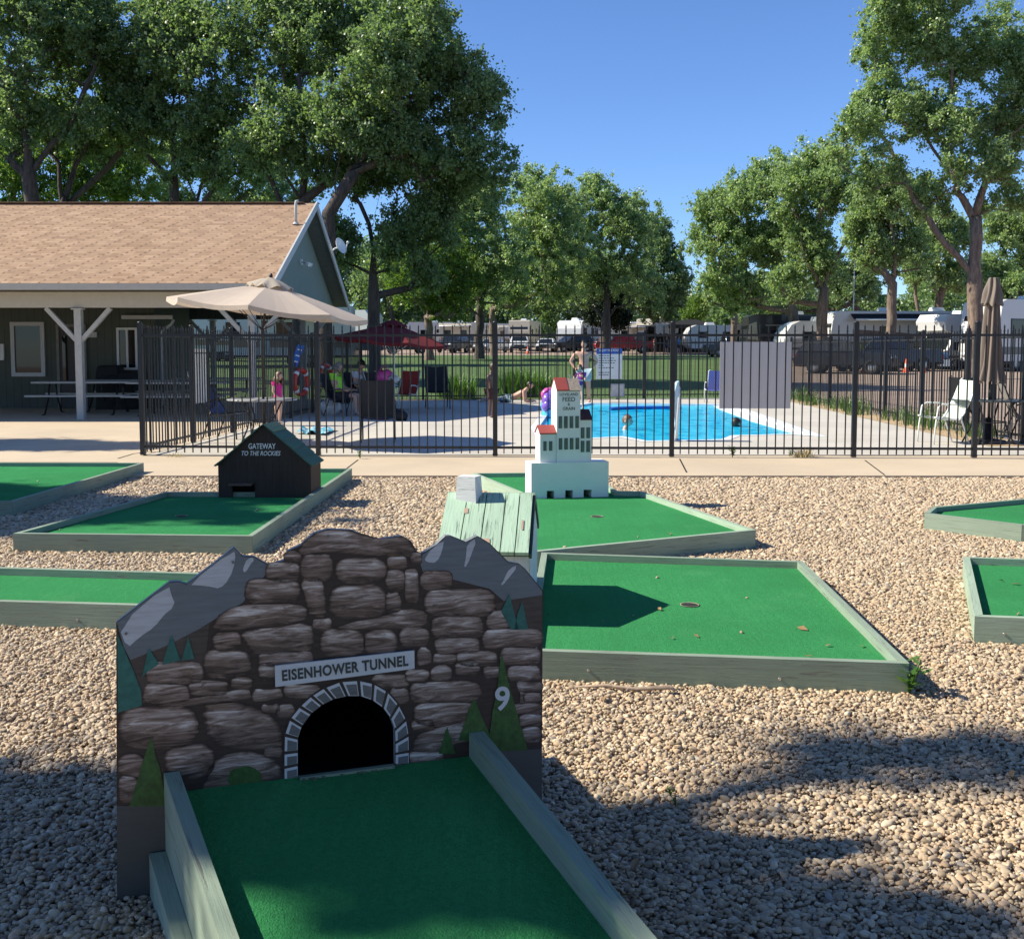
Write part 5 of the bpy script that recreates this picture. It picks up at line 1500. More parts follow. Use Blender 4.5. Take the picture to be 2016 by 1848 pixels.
# ---------------------------------------------------------------- life rings, signs, rails by the pool
def torus(c, R0, r, ax, mat, bandm, root):
    ax = Vector(ax).normalized(); x, y = frame_of(ax)
    c = Vector(c)
    P = lambda a: c + x * math.cos(a) * R0 + y * math.sin(a) * R0
    mb = MB(); mb.tube([P(2 * math.pi * k / 28) for k in range(28)], r, 12, 0, True); mb.build('ring', mat, root)
    for k in range(4):
        a0 = math.pi / 4 + k * math.pi / 2
        mb = MB(); mb.tube([P(a0 - .14), P(a0), P(a0 + .14)], r * 1.06, 12); mb.build('band', bandm, root)
M['lifered'] = plain('life_ring_red', (0.50, 0.05, 0.03), .45); M['bandw'] = plain('white_band', (0.7, 0.7, .68), .5)
LD_ = (LB - LA).normalized()
def on_left(px):
    s = s_at(LA, LB, px); return LA + LD_ * s
lp = on_left(588) + Vector((.07, -.02, 0)); z_ = GY(588, 752, lp.y).z
lr = thing('life_ring', 'orange red life ring hanging under the blue sign on the fence', 'life ring', (lp.x, lp.y, z_), 0, 'life rings on the shelter side fence')
torus((lp.x, lp.y, z_), .27, .062, (1, -.42, 0), M['lifered'], M['bandw'], lr)
mb = MB(); mb.tube([(lp.x, lp.y, z_ + .33), (lp.x - .02, lp.y, z_ + .62)], .008, 6); mb.build('rope', M['bandw'], lr)
sp_ = on_left(583) + Vector((.05, 0, 0)); zs = GY(583, 700, sp_.y).z
sg = thing('blue_rescue_sign', 'blue sign plate leaning over the orange red life ring', 'sign', (sp_.x, sp_.y, zs))
mb = MB(); rmx = Matrix.Rotation(R(20), 3, 'Y') @ rot_z(R(62)); mb.box((sp_.x, sp_.y, zs), (.24, .012, .50), rmx); mb.build('plate', plain('blue_sign', (.03, .12, .42), .4), sg)
mb = MB()
for k in range(3): mb.box(Vector((sp_.x, sp_.y, zs)) + rmx @ Vector((0, -.008, .14 - .14 * k)), (.15, .003, .03), rmx)
mb.build('sign_lines', M['bandw'], sg)
lp2 = on_left(636) + Vector((.07, 0, 0)); z2 = GY(636, 738, lp2.y).z
lr2 = thing('life_ring', 'shaded red life ring behind the fence post, near the lime shirt', 'life ring', (lp2.x, lp2.y, z2), 0, 'life rings on the shelter side fence')
torus((lp2.x, lp2.y, z2), .25, .055, (1, -.42, 0), M['lifered'], M['bandw'], lr2)
wp0, wp1 = on_left(388), on_left(418)
sgl = thing('sign_panel', 'white sign board on the shelter side fence, seen from behind', 'sign', tuple(wp0.lerp(wp1, .5)))
mb = MB(); zt0, zb0 = 1.56, .66; c = wp0.lerp(wp1, .5) - Vector((.05, 0, 0)); rmx = Matrix((LD_, Vector((-LD_.y, LD_.x, 0)), Vector((0, 0, 1)))).transposed()
mb.box(c + Vector((0, 0, (zt0 + zb0) / 2 - .03)), ((wp1 - wp0).length, .01, zt0 - zb0), rmx); mb.build('board', plain('white_sign_board', (.85, .86, .85), .5, var=.03), sgl)
mb = MB(); mb.bar(c + LD_ * -.3 + Vector((0, 0, zt0 - .1)), c + LD_ * .3 + Vector((0, 0, zt0 - .1)), .02, .02); mb.build('hanger', M['steel'], sgl)

# rules sign on the far fence
FB = lambda px, py: plane_hit(px, py, LB + Vector((0, -.08, 0)), Vector((-(BB - LB).y, (BB - LB).x, 0)).normalized())
a, b = FB(1174, 686), FB(1225, 746)
rs = thing('pool_rules_sign', 'white pool rules board with blue head on the far fence', 'sign', tuple((a + b) / 2))
ex = (BB - LB).normalized(); mb = MB(); W_, H_ = (b - a).length * .64, a.z - b.z; W_ = abs(b.x - a.x)
c = (a + b) / 2; re = Matrix((ex, Vector((-ex.y, ex.x, 0)), Vector((0, 0, 1)))).transposed()
mb.box(c, (W_, .012, H_), re); mb.build('board', M['white'], rs)
mb = MB(); mb.box(c + Vector((0, -.009, H_ / 2 - H_ * .09)), (W_, .004, H_ * .18), re); bh = mb.build('heading', plain('sign_blue', (.03, .10, .40), .4), rs)
text_mesh('lettering', 'ENJOY THE POOL', .085, M['text_white'], rs, c + Vector((0, -.014, H_ / 2 - H_ * .075)), ex, (0, 0, 1), .02, .001, width=W_ * .8)
for k, wd in enumerate((.5, .82, .8, .86, .35, .8, .0, .62, .55)):
    if wd == 0: continue
    mb = MB(); zz = c.z + H_ / 2 - H_ * (.24 + k * .078)
    x0 = -.41 * W_
    for q in range(int(wd * 8)):
        ww = W_ * rnd.uniform(.06, .1); mb.box(c + ex * (x0 + ww / 2) + Vector((0, -.008, zz - c.z)), (ww, .003, .022), re); x0 += ww + .02
    mb.build('text_line', M['text_dark'], rs)
a, b = FB(1202, 757), FB(1228, 782)
bx = thing('fence_box', 'grey box mounted on the far fence below the rules sign', 'box', tuple((a + b) / 2)); mb = MB(); mb.box((a + b) / 2 + Vector((0, -.05, .02)), (abs(b.x - a.x), .14, a.z - b.z), re); mb.build('case', col('grey_box', (.42, .43, .43), .5), bx)
mb = MB(); mb.box((a + b) / 2 + Vector((0, -.125, .02)), (abs(b.x - a.x) * .86, .012, (a.z - b.z) * .86), re); mb.build('lid', col('grey_lid', (.5, .51, .51), .5), bx)
mb = MB(); q = (a + b) / 2; mb.tube([(q.x, q.y - .02, .03), (q.x, q.y - .02, b.z + .05)], .03, 8); mb.build('stand', M['steel'], bx)

# curved pool grab rail with a blue board
gr0 = G3(1331, 869); gr = thing('pool_lift', 'upright steel pool lift with blue white panel at the near pool edge', 'pool lift', (gr0.x, gr0.y, DZ))
mb = MB(); mb.lathe([(0, 0), (.09, 0), (.09, .02), (.04, .03), (.04, .05), (0, .05)], tuple(gr0), 16); mb.build('foot', M['steel'], gr)
mb = MB(); mb.tube([gr0, gr0 + Vector((.02, 0, .45)), gr0 + Vector((.035, 0, .72)), gr0 + Vector((.05, .05, .86)), gr0 + Vector((.02, .2, .95))], .03, 12); mb.build('post', M['chrome'], gr)
mb = MB(); prf = [(-.02, .2), (.0, .3), (-.02, .45), (-.04, .62), (-.01, .85), (.03, .98), (.06, 1.0), (.06, .8), (.05, .4), (.03, .22)]
mb.extr([(x - .02, z) for x, z in prf], -.02, .22); mb.v = [tuple(gr0 + Vector(v)) for v in mb.v]; mb.build('panel', plain('blue_white_panel', (.42, .58, .70), .35), gr)

# floating toys and towels
g0 = GZ(1070, 822, -.02); ring = thing('inflatable_ring', 'pink and purple inflatable ring at the near left corner of the pool', 'pool float', (g0.x, g0.y, 0))
M['pink'] = plain('pink_vinyl', (.75, .12, .42), .25); M['purple'] = plain('purple_vinyl', (.22, .12, .5), .25); M['aqua'] = plain('aqua_vinyl', (.08, .42, .75), .25)
for nm, m_, a0, a1 in (('pink_section', M['pink'], 0, 2.2), ('purple_section', M['purple'], 2.2, 3.4), ('blue_section', M['aqua'], 3.4, 6.2832)):
    mb = MB(); mb.tube([(g0.x + .12 + .05 * math.sin(k), g0.y + .30 * math.cos(a0 + (a1 - a0) * k / 12), .30 + .25 * math.sin(a0 + (a1 - a0) * k / 12)) for k in range(13)], .135, 14); mb.build(nm, m_, ring)
f1, f2 = GZ(1245, 797.5, 0), GZ(1375, 796.5, 0)
nd = thing('pool_noodle', 'dark blue foam noodle floating along the far pool edge', 'pool noodle', tuple(f1.lerp(f2, .5)))
p0, p1n, p2n = GZ(1525 / 4.383 * .7875 + 1023.75 + 0, 800, .02), GZ(1310, 801, .02), GZ(1338, 803, .02)
mb = MB(); p0 = GZ(1201, 804.5, .02); mb.tube([p0, p0.lerp(p2n, .3) + Vector((0, .25, 0)), p0.lerp(p2n, .6) + Vector((0, .35, 0)), p2n], .05, 10); mb.build('foam_tube', plain('blue_foam', (.01, .1, .42), .6), nd)
mb = MB(); mb.tube([p2n, p2n + (p2n - p0).normalized() * .04], .052, 10); mb.build('end_cap', M['aqua'], nd)
def towel(label, pts, mat, z=.045, nm='towel', cat='towel'):
    P = [GZ(x, y, z) for x, y in pts]; c = sum(P, Vector()) / len(P)
    n = 14; mb = MB(); vv = []
    for j in range(n + 1):
        for i in range(n + 1):
            u, v = i / n, j / n
            p = (P[0] * (1 - u) + P[1] * u) * (1 - v) + (P[3] * (1 - u) + P[2] * u) * v
            h = .02 + .05 * abs(math.sin(u * 9 + 2 * v) * math.sin(v * 6 + u * 3)) + .02 * math.sin(14 * u + 3 * v)
            vv.append((p.x, p.y, DZ + max(.006, h)))
    mb.add(vv, [(j * (n + 1) + i, j * (n + 1) + i + 1, (j + 1) * (n + 1) + i + 1, (j + 1) * (n + 1) + i) for j in range(n) for i in range(n)], 0, None, True)
    return tag(mb.build(nm, mat), label, cat)
t = NT('aqua_towel'); t.base(t.ramp(t.noise(t.geo_pos(), 7, 2), [(.42, (.05, .35, .5)), (.5, (.6, .7, .72)), (.58, (.06, .42, .52))], 'CONSTANT')); M['towel'] = t.mat
towel('aqua and white towel crumpled on the sunny deck', [(583, 853), (640, 856), (662, 846), (600, 843)], M['towel'])
# bags on and under the red umbrella table
def bag(label, px, py, r, mat, z=None, Y=None):
    p = G3(px, py) if z is None else Vector((GY(px, py, Y).x, Y, z))
    root = thing('bag', label, 'bag', tuple(p), 0, 'bags by the red umbrella table')
    mb = MB(); rs_ = random.Random(int(px)); ph = [rs_.uniform(0, 6) for _ in range(4)]
    mb.ball(p + Vector((0, 0, r * .75)), (r, r * .8, r * .85), 18, 12, 0, None, lambda q: q * (1 + .12 * math.sin(5 * q.x + ph[0]) * math.sin(4 * q.z + ph[1]) + .08 * math.sin(9 * q.y + ph[2])) * (1 - .25 * max(0, q.z)))
    mb.build('sack', mat, root)
    mb = MB(); mb.tube([p + Vector((-.5 * r, 0, 1.3 * r)), p + Vector((-.3 * r, 0, 1.75 * r)), p + Vector((.3 * r, 0, 1.75 * r)), p + Vector((.5 * r, 0, 1.3 * r))], .012, 6); mb.build('handle', mat, root)
ty = tb2.location.y
bag('bright pink bag on the red umbrella table', 757, 752, .22, M['pink'], .76, ty)
bag('small white bag on the red umbrella table', 776, 752, .13, M['bandw'], .76, ty - .15)
bag('white plastic bag on the deck under the lime shirted sitter', 650, 816, .26, M['bandw'])
bag('magenta bag on the deck beneath the red umbrella table', 752, 826, .24, plain('magenta_cloth', (.35, .03, .14), .7))
bag('black bag on the deck right of the magenta bag', 790, 828, .14, M['mesh_black'])
# ================================================================== people
def skinmat(name, c):
    t = NT(name); n = t.noise(t.coord('Object'), 14, 4); t.base(t.ramp(n, [(.3, tuple(v * .9 for v in c)), (.7, c)])); t.b.inputs['Roughness'].default_value = .5
    t.b.inputs['Subsurface Weight'].default_value = .08; t.b.inputs['Subsurface Radius'].default_value = (.02, .008, .004)
    return t.mat
M['skin'] = skinmat('light_skin', (.56, .33, .235)); M['skin2'] = skinmat('pale_skin', (.62, .40, .30)); M['skin3'] = skinmat('brown_skin', (.11, .06, .042))
M['hair'] = plain('dark_brown_hair', (.028, .017, .011), .5, var=.4, scale=60); M['hairb'] = plain('light_brown_hair', (.13, .075, .04), .5, var=.4, scale=60); M['hairg'] = plain('grey_blond_hair', (.22, .19, .15), .6, var=.4, scale=60)
def cloth(name, c, c2=None, sc=8):
    t = NT(name); n = t.noise(t.coord('Object'), sc, 2, .5)
    t.base(t.ramp(n, [(.46, c), (.54, c2 or tuple(v * .85 for v in c))])); t.b.inputs['Roughness'].default_value = .85
    return t.mat
STAND = dict(pel=(0, 0, .52), wai=(0, 0, .605), che=(0, .005, .715), nec=(0, .01, .835), hed=(0, -.005, .875),
    lsh=(.105, .01, .795), lel=(.135, .02, .625), lwr=(.145, -.02, .475), lha=(.146, -.03, .43),
    rsh=(-.105, .01, .795), rel=(-.135, .02, .625), rwr=(-.145, -.02, .475), rha=(-.146, -.03, .43),
    lhi=(.052, 0, .49), lkn=(.06, -.01, .275), lan=(.062, .018, .04), lto=(.068, -.075, .016),
    rhi=(-.052, 0, .49), rkn=(-.06, -.01, .275), ran=(-.062, .018, .04), rto=(-.068, -.075, .016))
RAD = dict(pel=(.082, .064), wai=(.072, .056), che=(.088, .062), nec=.034, hed=.036, lsh=.04, lel=.027, lwr=.018, lha=.02, lhi=.058, lkn=.036, lan=.023, lto=.02)
EDGES = [('pel', 'wai'), ('wai', 'che'), ('che', 'nec'), ('nec', 'hed')] + [(s + a, s + b) for s in 'lr' for a, b in (('sh', 'el'), ('el', 'wr'), ('wr', 'ha'), ('hi', 'kn'), ('kn', 'an'), ('an', 'to'))] + [('che', 'lsh'), ('che', 'rsh'), ('pel', 'lhi'), ('pel', 'rhi')]
def rad(k): return RAD.get(k) or RAD['l' + k[1:]]
def skin_mesh(nodes, edges, radii, root, sub=1):
    names = list(nodes); ix = {n: i for i, n in enumerate(names)}
    me = bpy.data.meshes.new('tmp'); me.from_pydata([tuple(nodes[n]) for n in names], [(ix[a], ix[b]) for a, b in edges], [])
    ob = bpy.data.objects.new('tmp', me); COL.objects.link(ob)
    md = ob.modifiers.new('s', 'SKIN'); md.use_smooth_shade = True; md.branch_smoothing = 0.3
    sv = me.skin_vertices[0].data
    for n in names:
        r = radii[n]; sv[ix[n]].radius = r if isinstance(r, tuple) else (r, r)
        sv[ix[n]].use_root = (n == root)
    ss = ob.modifiers.new('u', 'SUBSURF'); ss.levels = sub; ss.render_levels = sub
    dg = bpy.context.evaluated_depsgraph_get()
    m2 = bpy.data.meshes.new_from_object(ob.evaluated_get(dg))
    vv = [v.co.copy() for v in m2.vertices]; ff = [tuple(p.vertices) for p in m2.polygons]
    bpy.data.objects.remove(ob); bpy.data.meshes.remove(m2)
    return vv, ff
def person(label, H, loc, rz=0, pose=None, skin='skin', hair='hair', hairlen=0.0, clothes=(), look=(0, 0), child=False, tilt=None, group=None, fat=1.0, hat=None, upto=None, sx=1.0):
    """clothes: list of (name, material, [joints], swell); pose joints are given for a height of 1"""
    P = {k: Vector(v) for k, v in STAND.items()}
    for k, v in (pose or {}).items(): P[k] = Vector(v)
    root = thing('person', label, 'person', loc, rz, group)
    hs = 1.28 if child else 1.0
    rr = {k: (tuple(q * fat * H for q in rad(k)) if isinstance(rad(k), tuple) else rad(k) * H * (fat if k not in ('nec', 'hed') else 1)) for k in P}
    N = {k: v * H for k, v in P.items()}
    vv, ff = skin_mesh(N, EDGES, rr, 'pel', 1)
    body = MB(); body.add(vv, ff, 0, None, True)
    # head
    hc = N['hed'] + (N['hed'] - N['nec']).normalized() * .055 * H * hs
    hr = (.043 * H * hs, .054 * H * hs, .063 * H * hs)
    yaw, pit = look
    Rh = Matrix.Rotation(yaw, 3, 'Z') @ Matrix.Rotation(pit, 3, 'X')
    if tilt: Rh = tilt @ Rh
    def hf(q):
        q = q.copy()
        if q.z < 0: q.x *= 1 - .28 * (-q.z); q.y = q.y * (1 - .12 * (-q.z)) - .10 * (-q.z)
        return q
    body.ball(hc, hr, 18, 12, 0, Rh, hf)
    hp_ = lambda x, y, z: hc + Rh @ Vector((x * hr[0], y * hr[1], z * hr[2]))
    body.tube([hp_(0, -.98, .16), hp_(0, -1.16, -.08), hp_(0, -1.2, -.2), hp_(0, -.98, -.27)], [hr[0] * .1, hr[0] * .15, hr[0] * .2, hr[0] * .12], 8)
    for s in (-1, 1): body.ball(hp_(s * 1.02, .08, -.05), (hr[0] * .14, hr[1] * .22, hr[2] * .28), 8, 6, 0, Rh)
    # fingers
    for s in 'lr':
        d = (N[s + 'ha'] - N[s + 'wr']).normalized(); side = Vector((1, 0, 0)) if abs(d.x) < .8 else Vector((0, 1, 0))
        side = (side - d * side.dot(d)).normalized(); nrm = d.cross(side)
        for k in range(4):
            o = N[s + 'ha'] + side * (k - 1.5) * .0105 * H
            L = (.040, .046, .043, .034)[k] * H
            body.tube([o, o + d * L * .55 - nrm * .003 * H, o + d * L * .95 - nrm * .012 * H], [.0058 * H, .0052 * H, .004 * H], 6)
        o = N[s + 'wr'].lerp(N[s + 'ha'], .4) + side * .014 * H
        body.tube([o, o + side * .014 * H + d * .018 * H, o + side * .016 * H + d * .036 * H], [.0075 * H, .0062 * H, .0045 * H], 6)
    body.build('body', M[skin], root, False)
    # eyes and mouth
    eb = MB()
    for s in (-1, 1): eb.ball(hp_(s * .38, -.88, .08), hr[0] * .13, 8, 6)
    eb.build('eyes', M['text_dark'], root, False)
    mb = MB(); mb.tube([hp_(-.26, -.93, -.47), hp_(0, -1.0, -.5), hp_(.26, -.93, -.47)], hr[0] * .06, 6); mb.build('mouth', plain('lips', (.3, .1, .08), .5), root, False)
    # hair: a cap over the skull, longer at the back
    hb = MB(); n, m = 22, 9; hv = []
    for i in range(m + 1):
        for k in range(n):
            a = 2 * math.pi * k / n
            front = max(0, -math.sin(a)) ** .7
            tm = math.pi * (.62 - .30 * front)
            tt = tm * i / m
            q = hf(Vector((math.sin(tt) * math.cos(a), math.sin(tt) * math.sin(a), math.cos(tt))))
            k2 = 1.10 + .035 * math.sin(7 * a + 3 * i) + .02 * math.sin(13 * a)
            p = Vector((q.x * hr[0], q.y * hr[1], q.z * hr[2])) * k2
            hv.append(hc + Rh @ p)
    hb.add(hv, [(i * n + k, (i + 1) * n + k, (i + 1) * n + (k + 1) % n, i * n + (k + 1) % n) for i in range(m) for k in range(n)], 0, None, True)
    if hairlen:
        for k in range(15):
            a = math.pi * (-.10 + 1.2 * k / 14)
            p0 = hc + Rh @ Vector((math.cos(a) * hr[0] * 1.02, math.sin(a) * hr[1] * 1.0, .0))
            dn = Vector((0, 0, -1)) * hairlen * H; ou = Rh @ Vector((math.cos(a) * .02 * H, math.sin(a) * .03 * H, 0))
            hb.tube([p0, p0 + dn * .4 + ou, p0 + dn * .8 + ou * .8 + Vector((rnd.uniform(-.01, .01), 0, 0)), p0 + dn + ou * .4], [.014 * H, .018 * H, .014 * H, .003 * H], 6)
    hb.build('hair', M[hair], root, False)
    if hat:
        mb = MB(); cap = []
        for i in range(7):
            tt = math.pi * .5 * i / 6
            for k in range(20):
                a = 2 * math.pi * k / 20; cap.append(hc + Rh @ (Vector((math.sin(tt) * math.cos(a) * hr[0], math.sin(tt) * math.sin(a) * hr[1], math.cos(tt) * hr[2] * .95 + hr[2] * .12)) * 1.16))
        mb.add(cap, [(i * 20 + k, (i + 1) * 20 + k, (i + 1) * 20 + (k + 1) % 20, i * 20 + (k + 1) % 20) for i in range(6) for k in range(20)], 0, None, True)
        br = [hc + Rh @ Vector((math.cos(a) * hr[0] * 1.05, -abs(math.sin(a)) * hr[1] * 2.0 - hr[1] * .2, hr[2] * (.24 - .1 * abs(math.sin(a))))) for a in [math.pi * k / 10 for k in range(11)]]
        mb.add(br + [p - Vector((0, 0, .006)) for p in br], [tuple(range(11)), tuple(reversed(range(11, 22)))], 0, None, False)
        mb.build('cap', hat, root, False)
    for (nm, mat, joints, swell) in clothes:
        sub = {}; sr = {}; ed = []
        for j in joints:
            if isinstance(j, tuple):                 # a point part way along a limb
                a, b, f = j; k = a + b + str(f); sub[k] = N[a].lerp(N[b], f)
                ra = rr[a] if not isinstance(rr[a], tuple) else sum(rr[a]) / 2; rb = rr[b] if not isinstance(rr[b], tuple) else sum(rr[b]) / 2
                sr[k] = (ra + (rb - ra) * f) * swell + .004 * H; ed.append((a, k))
            else:
                sub[j] = N[j]; r = rr[j]; sr[j] = tuple(q * swell + .002 * H for q in r) if isinstance(r, tuple) else r * swell + .004 * H
        for a, b in EDGES:
            if a in sub and b in sub: ed.append((a, b))
        rootj = 'pel' if 'pel' in sub else 'che'
        v2, f2 = skin_mesh(sub, ed, sr, rootj, 1)
        mb = MB(); mb.add(v2, f2, 0, None, True); mb.build(nm, mat, root, False)
    return root
SHORTS = ['pel', 'lhi', 'rhi', ('lhi', 'lkn', .8), ('rhi', 'rkn', .8)]
TSHIRT = ['pel', 'wai', 'che', ('che', 'nec', .55), 'lsh', 'rsh', ('lsh', 'lel', .55), ('rsh', 'rel', .55)]
SUIT = ['pel', 'wai', 'che', 'lsh', 'rsh', ('lhi', 'lkn', .12), ('rhi', 'rkn', .12), 'lhi', 'rhi']
g = G3(1149, 792)
person('person in pale blue swim shorts standing with hands on hips at the far pool edge', 1.80, (g.x, g.y, DZ), R(-4), dict(
    lel=(.215, .05, .655), lwr=(.13, -.005, .535), lha=(.105, -.04, .515), rel=(-.215, .05, .655), rwr=(-.13, -.005, .535), rha=(-.105, -.04, .515),
    lsh=(.115, .01, .80), rsh=(-.115, .01, .80), lkn=(.075, -.01, .275), lan=(.085, .015, .04), lto=(.10, -.075, .016), rkn=(-.065, -.01, .275), ran=(-.075, .015, .04), rto=(-.095, -.075, .016)),
    'skin', 'hair', 0, [('swim_shorts', cloth('pale_blue_shorts', (.34, .45, .50), (.28, .38, .44)), SHORTS, 1.22)], (R(-12), 0), fat=1.12)
g = G3(1141, 805)
person('small person in magenta swim vest standing before the pale blue swim shorts', 1.12, (g.x, g.y - .2, DZ), R(-25), dict(lel=(.14, -.04, .66), lwr=(.08, -.14, .66), lha=(.06, -.17, .67), rel=(-.16, -.01, .67), rwr=(-.19, -.12, .74), rha=(-.19, -.15, .77)),
    'skin2', 'hairb', .06, [('swim_vest', cloth('magenta_vest', (.32, .03, .25), (.1, .04, .22)), TSHIRT, 1.25)], (0, R(10)), True)
gg = G3(548, 838); gg = Vector((gg.x, gg.y, DZ))
person('small person in a hot pink swim dress standing behind the white table', 1.06, tuple(gg), R(68), dict(lel=(.12, .02, .64), rel=(-.12, .02, .64), rwr=(-.11, -.06, .56), rha=(-.10, -.09, .54)),
    'skin2', 'hairb', .19, [('swim_dress', cloth('hot_pink_swimsuit', (.72, .02, .25), (.6, .02, .22)), TSHIRT + ['lhi', 'rhi', ('lhi', 'lkn', .25), ('rhi', 'rkn', .25)], 1.2)], (0, R(6)), True)
SIT = dict(pel=(0, 0, .265), wai=(0, .035, .345), che=(0, .065, .455), nec=(0, .075, .575), hed=(0, .055, .617), lsh=(.10, .07, .535), rsh=(-.10, .07, .535),
    lel=(.135, .03, .38), rel=(-.135, .03, .38), lwr=(.11, -.12, .345), rwr=(-.11, -.12, .345), lha=(.10, -.165, .35), rha=(-.10, -.165, .35),
    lhi=(.052, -.01, .26), rhi=(-.052, -.01, .26), lkn=(.065, -.235, .285), rkn=(-.065, -.235, .285), lan=(.065, -.24, .05), ran=(-.065, -.24, .05), lto=(.07, -.33, .025), rto=(-.07, -.33, .025))
g = G3(672, 818)
person('seated person in a neon lime shirt, legs stretched toward the red umbrella', 1.68, (g.x, g.y, DZ), R(75), SIT, 'skin', 'hairg', .05, [('shirt', cloth('lime_shirt', (.35, .85, .06), (.3, .75, .05)), TSHIRT, 1.22), ('shorts', cloth('dark_shorts', (.03, .03, .04)), SHORTS, 1.15)], (0, R(18)))
g = G3(716, 812)
person('seated person in white shirt and dark cap beside the red umbrella table', 1.72, (g.x, g.y, DZ), R(60), SIT, 'skin', 'hair', 0, [('shirt', cloth('white_shirt', (.62, .65, .72)), TSHIRT, 1.22), ('trousers', cloth('grey_trousers', (.12, .12, .14)), SHORTS[:3] + [('lhi', 'lkn', .95), ('rhi', 'rkn', .95)], 1.15)], (0, R(8)), hat=M['mesh_black'])
# lying on the deck, propped on the elbows, head to the right
LIE = dict(pel=(0, 0, .07), wai=(-.085, 0, .095), che=(-.185, 0, .15), nec=(-.285, 0, .225), hed=(-.315, 0, .262), lsh=(-.25, -.10, .195), rsh=(-.25, .10, .195), lel=(-.26, -.13, .03), rel=(-.26, .13, .03), lwr=(-.38, -.09, .03), rwr=(-.38, .07, .03), lha=(-.42, -.07, .028), rha=(-.42, .05, .028),
    lhi=(.03, -.052, .065), rhi=(.03, .052, .065), lkn=(.245, -.07, .045), rkn=(.245, .07, .045), lan=(.455, -.08, .05), ran=(.455, .09, .06), lto=(.52, -.09, .02), rto=(.53, .1, .03))
LIE = {k: (-v[0], v[1], v[2]) for k, v in LIE.items()}
g = G3(1004, 792)
person('person in dark flowered swim shorts lying on the deck propped on elbows', 1.66, (g.x, g.y, DZ), R(-4), LIE, 'skin', 'hair', .0, [('swim_shorts', cloth('flowered_shorts', (.02, .03, .045), (.18, .28, .34), 16), SHORTS, 1.22)], (R(90), 0))
g = G3(968, 822)
person('person in dark red shorts standing behind the fence post near the lying sunbather', 1.2, (g.x, g.y, DZ), R(60), None, 'skin3', 'hair', 0, [('swim_shorts', cloth('dark_red_shorts', (.06, .02, .025)), SHORTS, 1.25)], (0, R(10)), True)
# swimmers stand on the floor of the pool, only head and shoulders above the water
gs_ = GZ(1232, 846, -.02); person('swimmer with head and neck above the water at the near pool edge', 1.42, (gs_.x, gs_.y, -.02 - 1.42 * .815), R(40), None, 'skin2', 'hairb', 0, [], (R(20), 0), True)
gs_ = GZ(1447, 840, -.02); person('swimmer with only the top of the head above the water', 1.45, (gs_.x, gs_.y, -.02 - 1.45 * .895), R(120), None, 'skin', 'hair', 0, [], (0, R(-20)), True)
# far people
def far_person(label, px, Y, H, rz, top, bot, topm, botm):
    p = GT(px, Y)
    person(label, H, tuple(p), rz, None, 'skin', 'hair', 0, [('top', topm, TSHIRT, 1.2), ('trousers', botm, SHORTS, 1.2)])
far_person('person in a bright blue shirt by the black tents beyond the lawn', 1336, 100, 1.72, R(30), 0, 0, cloth('blue_shirt', (.05, .25, .6)), cloth('dark_trousers', (.03, .03, .035)))
far_person('person in a long red top and dark trousers beside the black awning', 1468, 76, 1.78, R(160), 0, 0, cloth('red_top', (.45, .02, .05)), cloth('black_trousers', (.02, .02, .02)))
far_person('person in a red shirt standing behind the red pickup', 1288, 103, 1.6, R(80), 0, 0, cloth('scarlet_shirt', (.5, .05, .06)), cloth('grey_trousers2', (.08, .08, .09)))
far_person('person in dark clothes between the red and the blue shirted people', 1312, 101, 1.7, R(20), 0, 0, cloth('black_shirt', (.03, .03, .04)), cloth('blue_trousers', (.05, .06, .1)))
# ================================================================== vehicles
def paint(name, c, rough=.3, metal=0.0):
    t = NT(name); t.base(c); t.b.inputs['Roughness'].default_value = rough; t.b.inputs['Metallic'].default_value = metal; t.b.inputs['Coat Weight'].default_value = .5; t.b.inputs['Coat Roughness'].default_value = .1
    n = t.noise(t.coord('Object'), 2, 4); t.val(t.b.inputs['Roughness'], t.ramp(n, [(.3, (rough,) * 3), (.7, (rough + .2,) * 3)]))
    return t.mat
M['tyre'] = plain('tyre_rubber', (.02, .02, .02), .85); M['rim'] = plain('wheel_rim', (.42, .43, .45), .35, .7)
M['carwin'] = M['glass']; M['lampw'] = plain('head_lamp', (.6, .62, .64), .15); M['lampr'] = plain('tail_lamp', (.4, .02, .015), .25); M['plastic'] = plain('black_plastic', (.025, .025, .027), .6)
def wheel(x, y, r, root, w_=.24):
    mb = MB(); mb.lathe([(r * .62, -w_ / 2), (r * .93, -w_ / 2), (r, -w_ * .3), (r, w_ * .3), (r * .93, w_ / 2), (r * .62, w_ / 2), (r * .62, -w_ / 2)], (0, 0, 0), 22)
    mb.v = [(x + v[0], y + v[2], r + v[1]) for v in mb.v]; mb.f = [f[::-1] for f in mb.f]
    o = mb.build('wheel', M['tyre'], root, False)
    mb = MB(); mb.lathe([(0, -w_ * .36), (r * .12, -w_ * .4), (r * .3, -w_ * .3), (r * .6, -w_ * .44), (r * .64, -w_ * .3), (r * .64, w_ * .3), (r * .6, w_ * .44), (r * .3, w_ * .3), (r * .12, w_ * .4), (0, w_ * .36)], (0, 0, 0), 18)
    mb.v = [(x + v[0], y + v[2], r + v[1]) for v in mb.v]; q = mb.build('rim', M['rim'], o, False)
